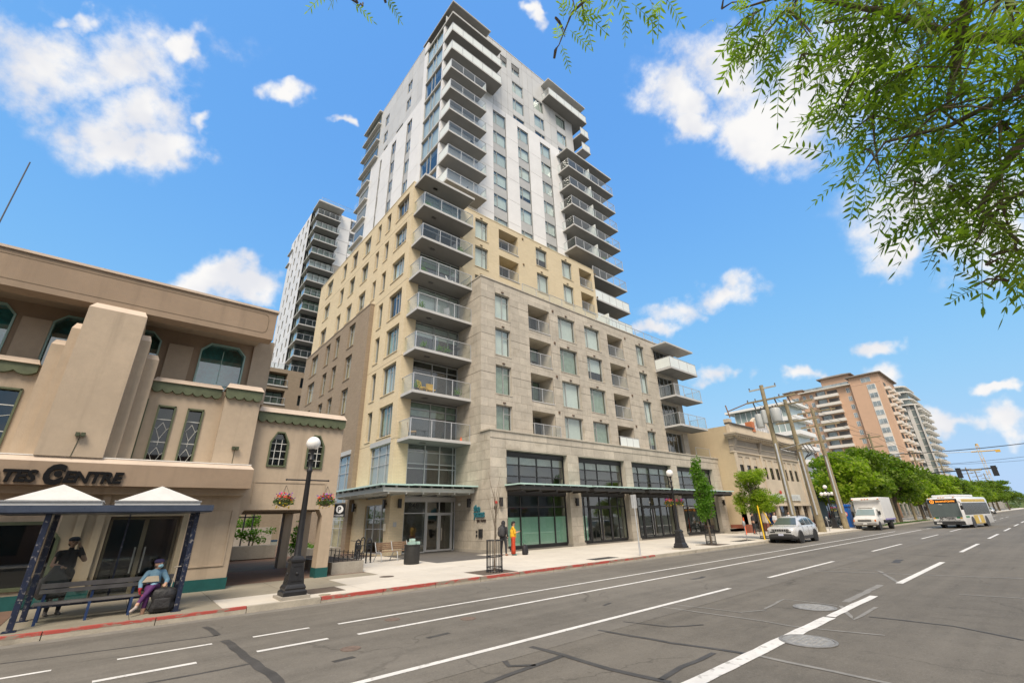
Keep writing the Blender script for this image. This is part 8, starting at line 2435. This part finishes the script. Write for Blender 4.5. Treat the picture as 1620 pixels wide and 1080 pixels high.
# ================================================================== things left on balconies
def balc_chair(label, loc, rz, m_):
    t = thing('balcony_chair', label, 'chair', loc, rz)
    mb = MB(); mb.box(-.24, .24, -.24, .24, .38, .44); mb.build('seat', m_, t, local=True, bevel=.01)
    mb = MB(); mb.hexa([(-.24, .2, .44), (.24, .2, .44), (.24, .26, .44), (-.24, .26, .44), (-.24, .3, .95), (.24, .3, .95), (.24, .35, .95), (-.24, .35, .95)]); mb.build('backrest', m_, t, local=True)
    for (x, y) in ((-.21, -.21), (.21, -.21), (-.21, .21), (.21, .21)):
        mb = MB(); mb.tube([(x, y, 0), (x, y, .38)], .02, 6); mb.build('leg', black_m, t, local=True)
    return t


def pot(label, loc, seed, s=.3):
    rn2 = random.Random(seed); t = thing('potted_plant', label, 'plant', loc)
    mb = MB(); mb.lathe((0, 0, 0), [(.09, 0), (.13, .22), (.14, .24), (.11, .24)], 12); mb.build('pot', MAT('dark_pot', (.06, .05, .045), .7), t, local=True)
    mb = MB()
    for i in range(160): leafquad(mb, (rn2.gauss(0, s * .4), rn2.gauss(0, s * .4), .3 + abs(rn2.gauss(0, s * .6))), .05, rn2)
    mb.build('foliage', leafC, t, local=True)
    return t


def ztop(k): return 6.48 + 2.81 * k + .2
ych = MAT('mustard_chair', (.62, .38, .06), .7)
balc_chair('mustard chair on the second lowest corner balcony', (13.2, 24.2, ztop(1)), R(30), ych); balc_chair('second mustard chair on the second lowest corner balcony', (13.9, 24.4, ztop(1)), R(-10), ych)
balc_chair('wooden chair on the lowest corner balcony', (12.7, 24.3, ztop(0)), R(60), MAT('tan_wood', (.4, .27, .14), .6)); balc_chair('dark chair on the third lowest corner balcony', (15.5, 24.4, ztop(2)), R(-20), black_m)
t = thing('cafe_table', 'small round black table on the third lowest corner balcony', 'table', (15.4, 23.9, ztop(2)))
mb = MB(); mb.lathe((0, 0, 0), [(.2, 0), (.2, .02), (.025, .03), (.025, .7)], 14); mb.build('stand', black_m, t, local=True)
mb = MB(); mb.lathe((0, 0, 0), [(.33, .7), (.33, .73)], 18); mb.build('top', black_m, t, local=True)
for i, (x, k, lab) in enumerate(((14.1, 2, 'leafy pot left of the round balcony table'), (14.7, 2, 'flowering pot beside the round balcony table'), (12.9, 2, 'tall pot at the left end of the third corner balcony'), (12.6, 1, 'small pot at the left end of the second corner balcony'), (15.6, 1, 'dark pot at the right end of the second corner balcony'))):
    pot(lab, (x, 23.85, ztop(k)), 30 + i)
mb = MB(); mb.lathe((15.9, 23.75, ztop(0)), [(.12, 0), (.1, .03), (.02, .3)], 10); tag(mb.build('orange_ornament', orange_m), 'small orange cone ornament on the lowest corner balcony', 'ornament')
# ================================================================== the other side of the street, seen only as reflections
for i, (x0, x1, h, col, lab) in enumerate(((-14, 6, 7.5, (.30, .20, .15), 'brick shop row across the street behind the viewpoint'), (6.5, 30, 9.5, (.42, .39, .34), 'pale office front across the street behind the viewpoint'), (31, 60, 6.5, (.25, .24, .23), 'grey shop row across the street behind the viewpoint'))):
    t = thing('opposite_building', lab, 'building', ((x0 + x1) / 2, -9, .15))
    F_ = lambda u, v, w_=0.0: (u, -9.0 + w_, v)
    mb = MB(); ops = [(x0 + 1 + j * 3.2, x0 + 3.2 + j * 3.2, .6, 2.9, .2) for j in range(int((x1 - x0 - 1) / 3.2))] + [(x0 + 1.3 + j * 3.2, x0 + 2.8 + j * 3.2, 4.0, 5.6, .2) for j in range(int((x1 - x0 - 1) / 3.2))]
    wall(mb, F_, x0, x1, .1, h, ops, .2); mb.face([(x0, -9, h), (x1, -9, h), (x1, -20, h), (x0, -20, h)]); mb.face([(x0, -9, .1), (x0, -20, .1), (x0, -20, h), (x0, -9, h)]); mb.face([(x1, -9, .1), (x1, -20, .1), (x1, -20, h), (x1, -9, h)]); mb.build('wall', MAT('opposite_wall', col, .8, .15, .8), t)
    for o_ in ops:
        mb = MB(); mb.fbox(F_, *o_[:4], -.2, -.15); mb.build('window', car_glass_m, t)

rb = random.Random(77)
lev = ('fourth', 'fifth', 'sixth', 'seventh')
for i, k in enumerate((3, 4, 5, 6)):
    balc_chair('chair on the %s lowest corner balcony' % lev[i], (rb.uniform(13.2, 15.5), 24.3, ztop(k)), rb.uniform(0, 6), rb.choice([black_m, steel_m, MAT('teak', (.33, .2, .1), .6), white_paint_m]))
    pot('plant pot on the %s lowest corner balcony' % lev[i], (rb.choice([12.6, 15.6]), 23.9, ztop(k)), 60 + i, .32)
for i, zb in enumerate((28.68, 31.45, 34.2, 36.92)):
    balc_chair(('first', 'second', 'third', 'fourth')[i] + ' chair up on the left white tower balconies', (rb.uniform(16, 18.4), 26.0, zb + .2), rb.uniform(0, 6), rb.choice([black_m, steel_m, white_paint_m]))
for i, zb in enumerate((28.72, 31.48, 34.3, 37.05)):
    pot(('first', 'second', 'third', 'fourth')[i] + ' pot up on the right white tower balconies', (rb.uniform(32, 38), 25.5, zb + .2), 80 + i, .35)
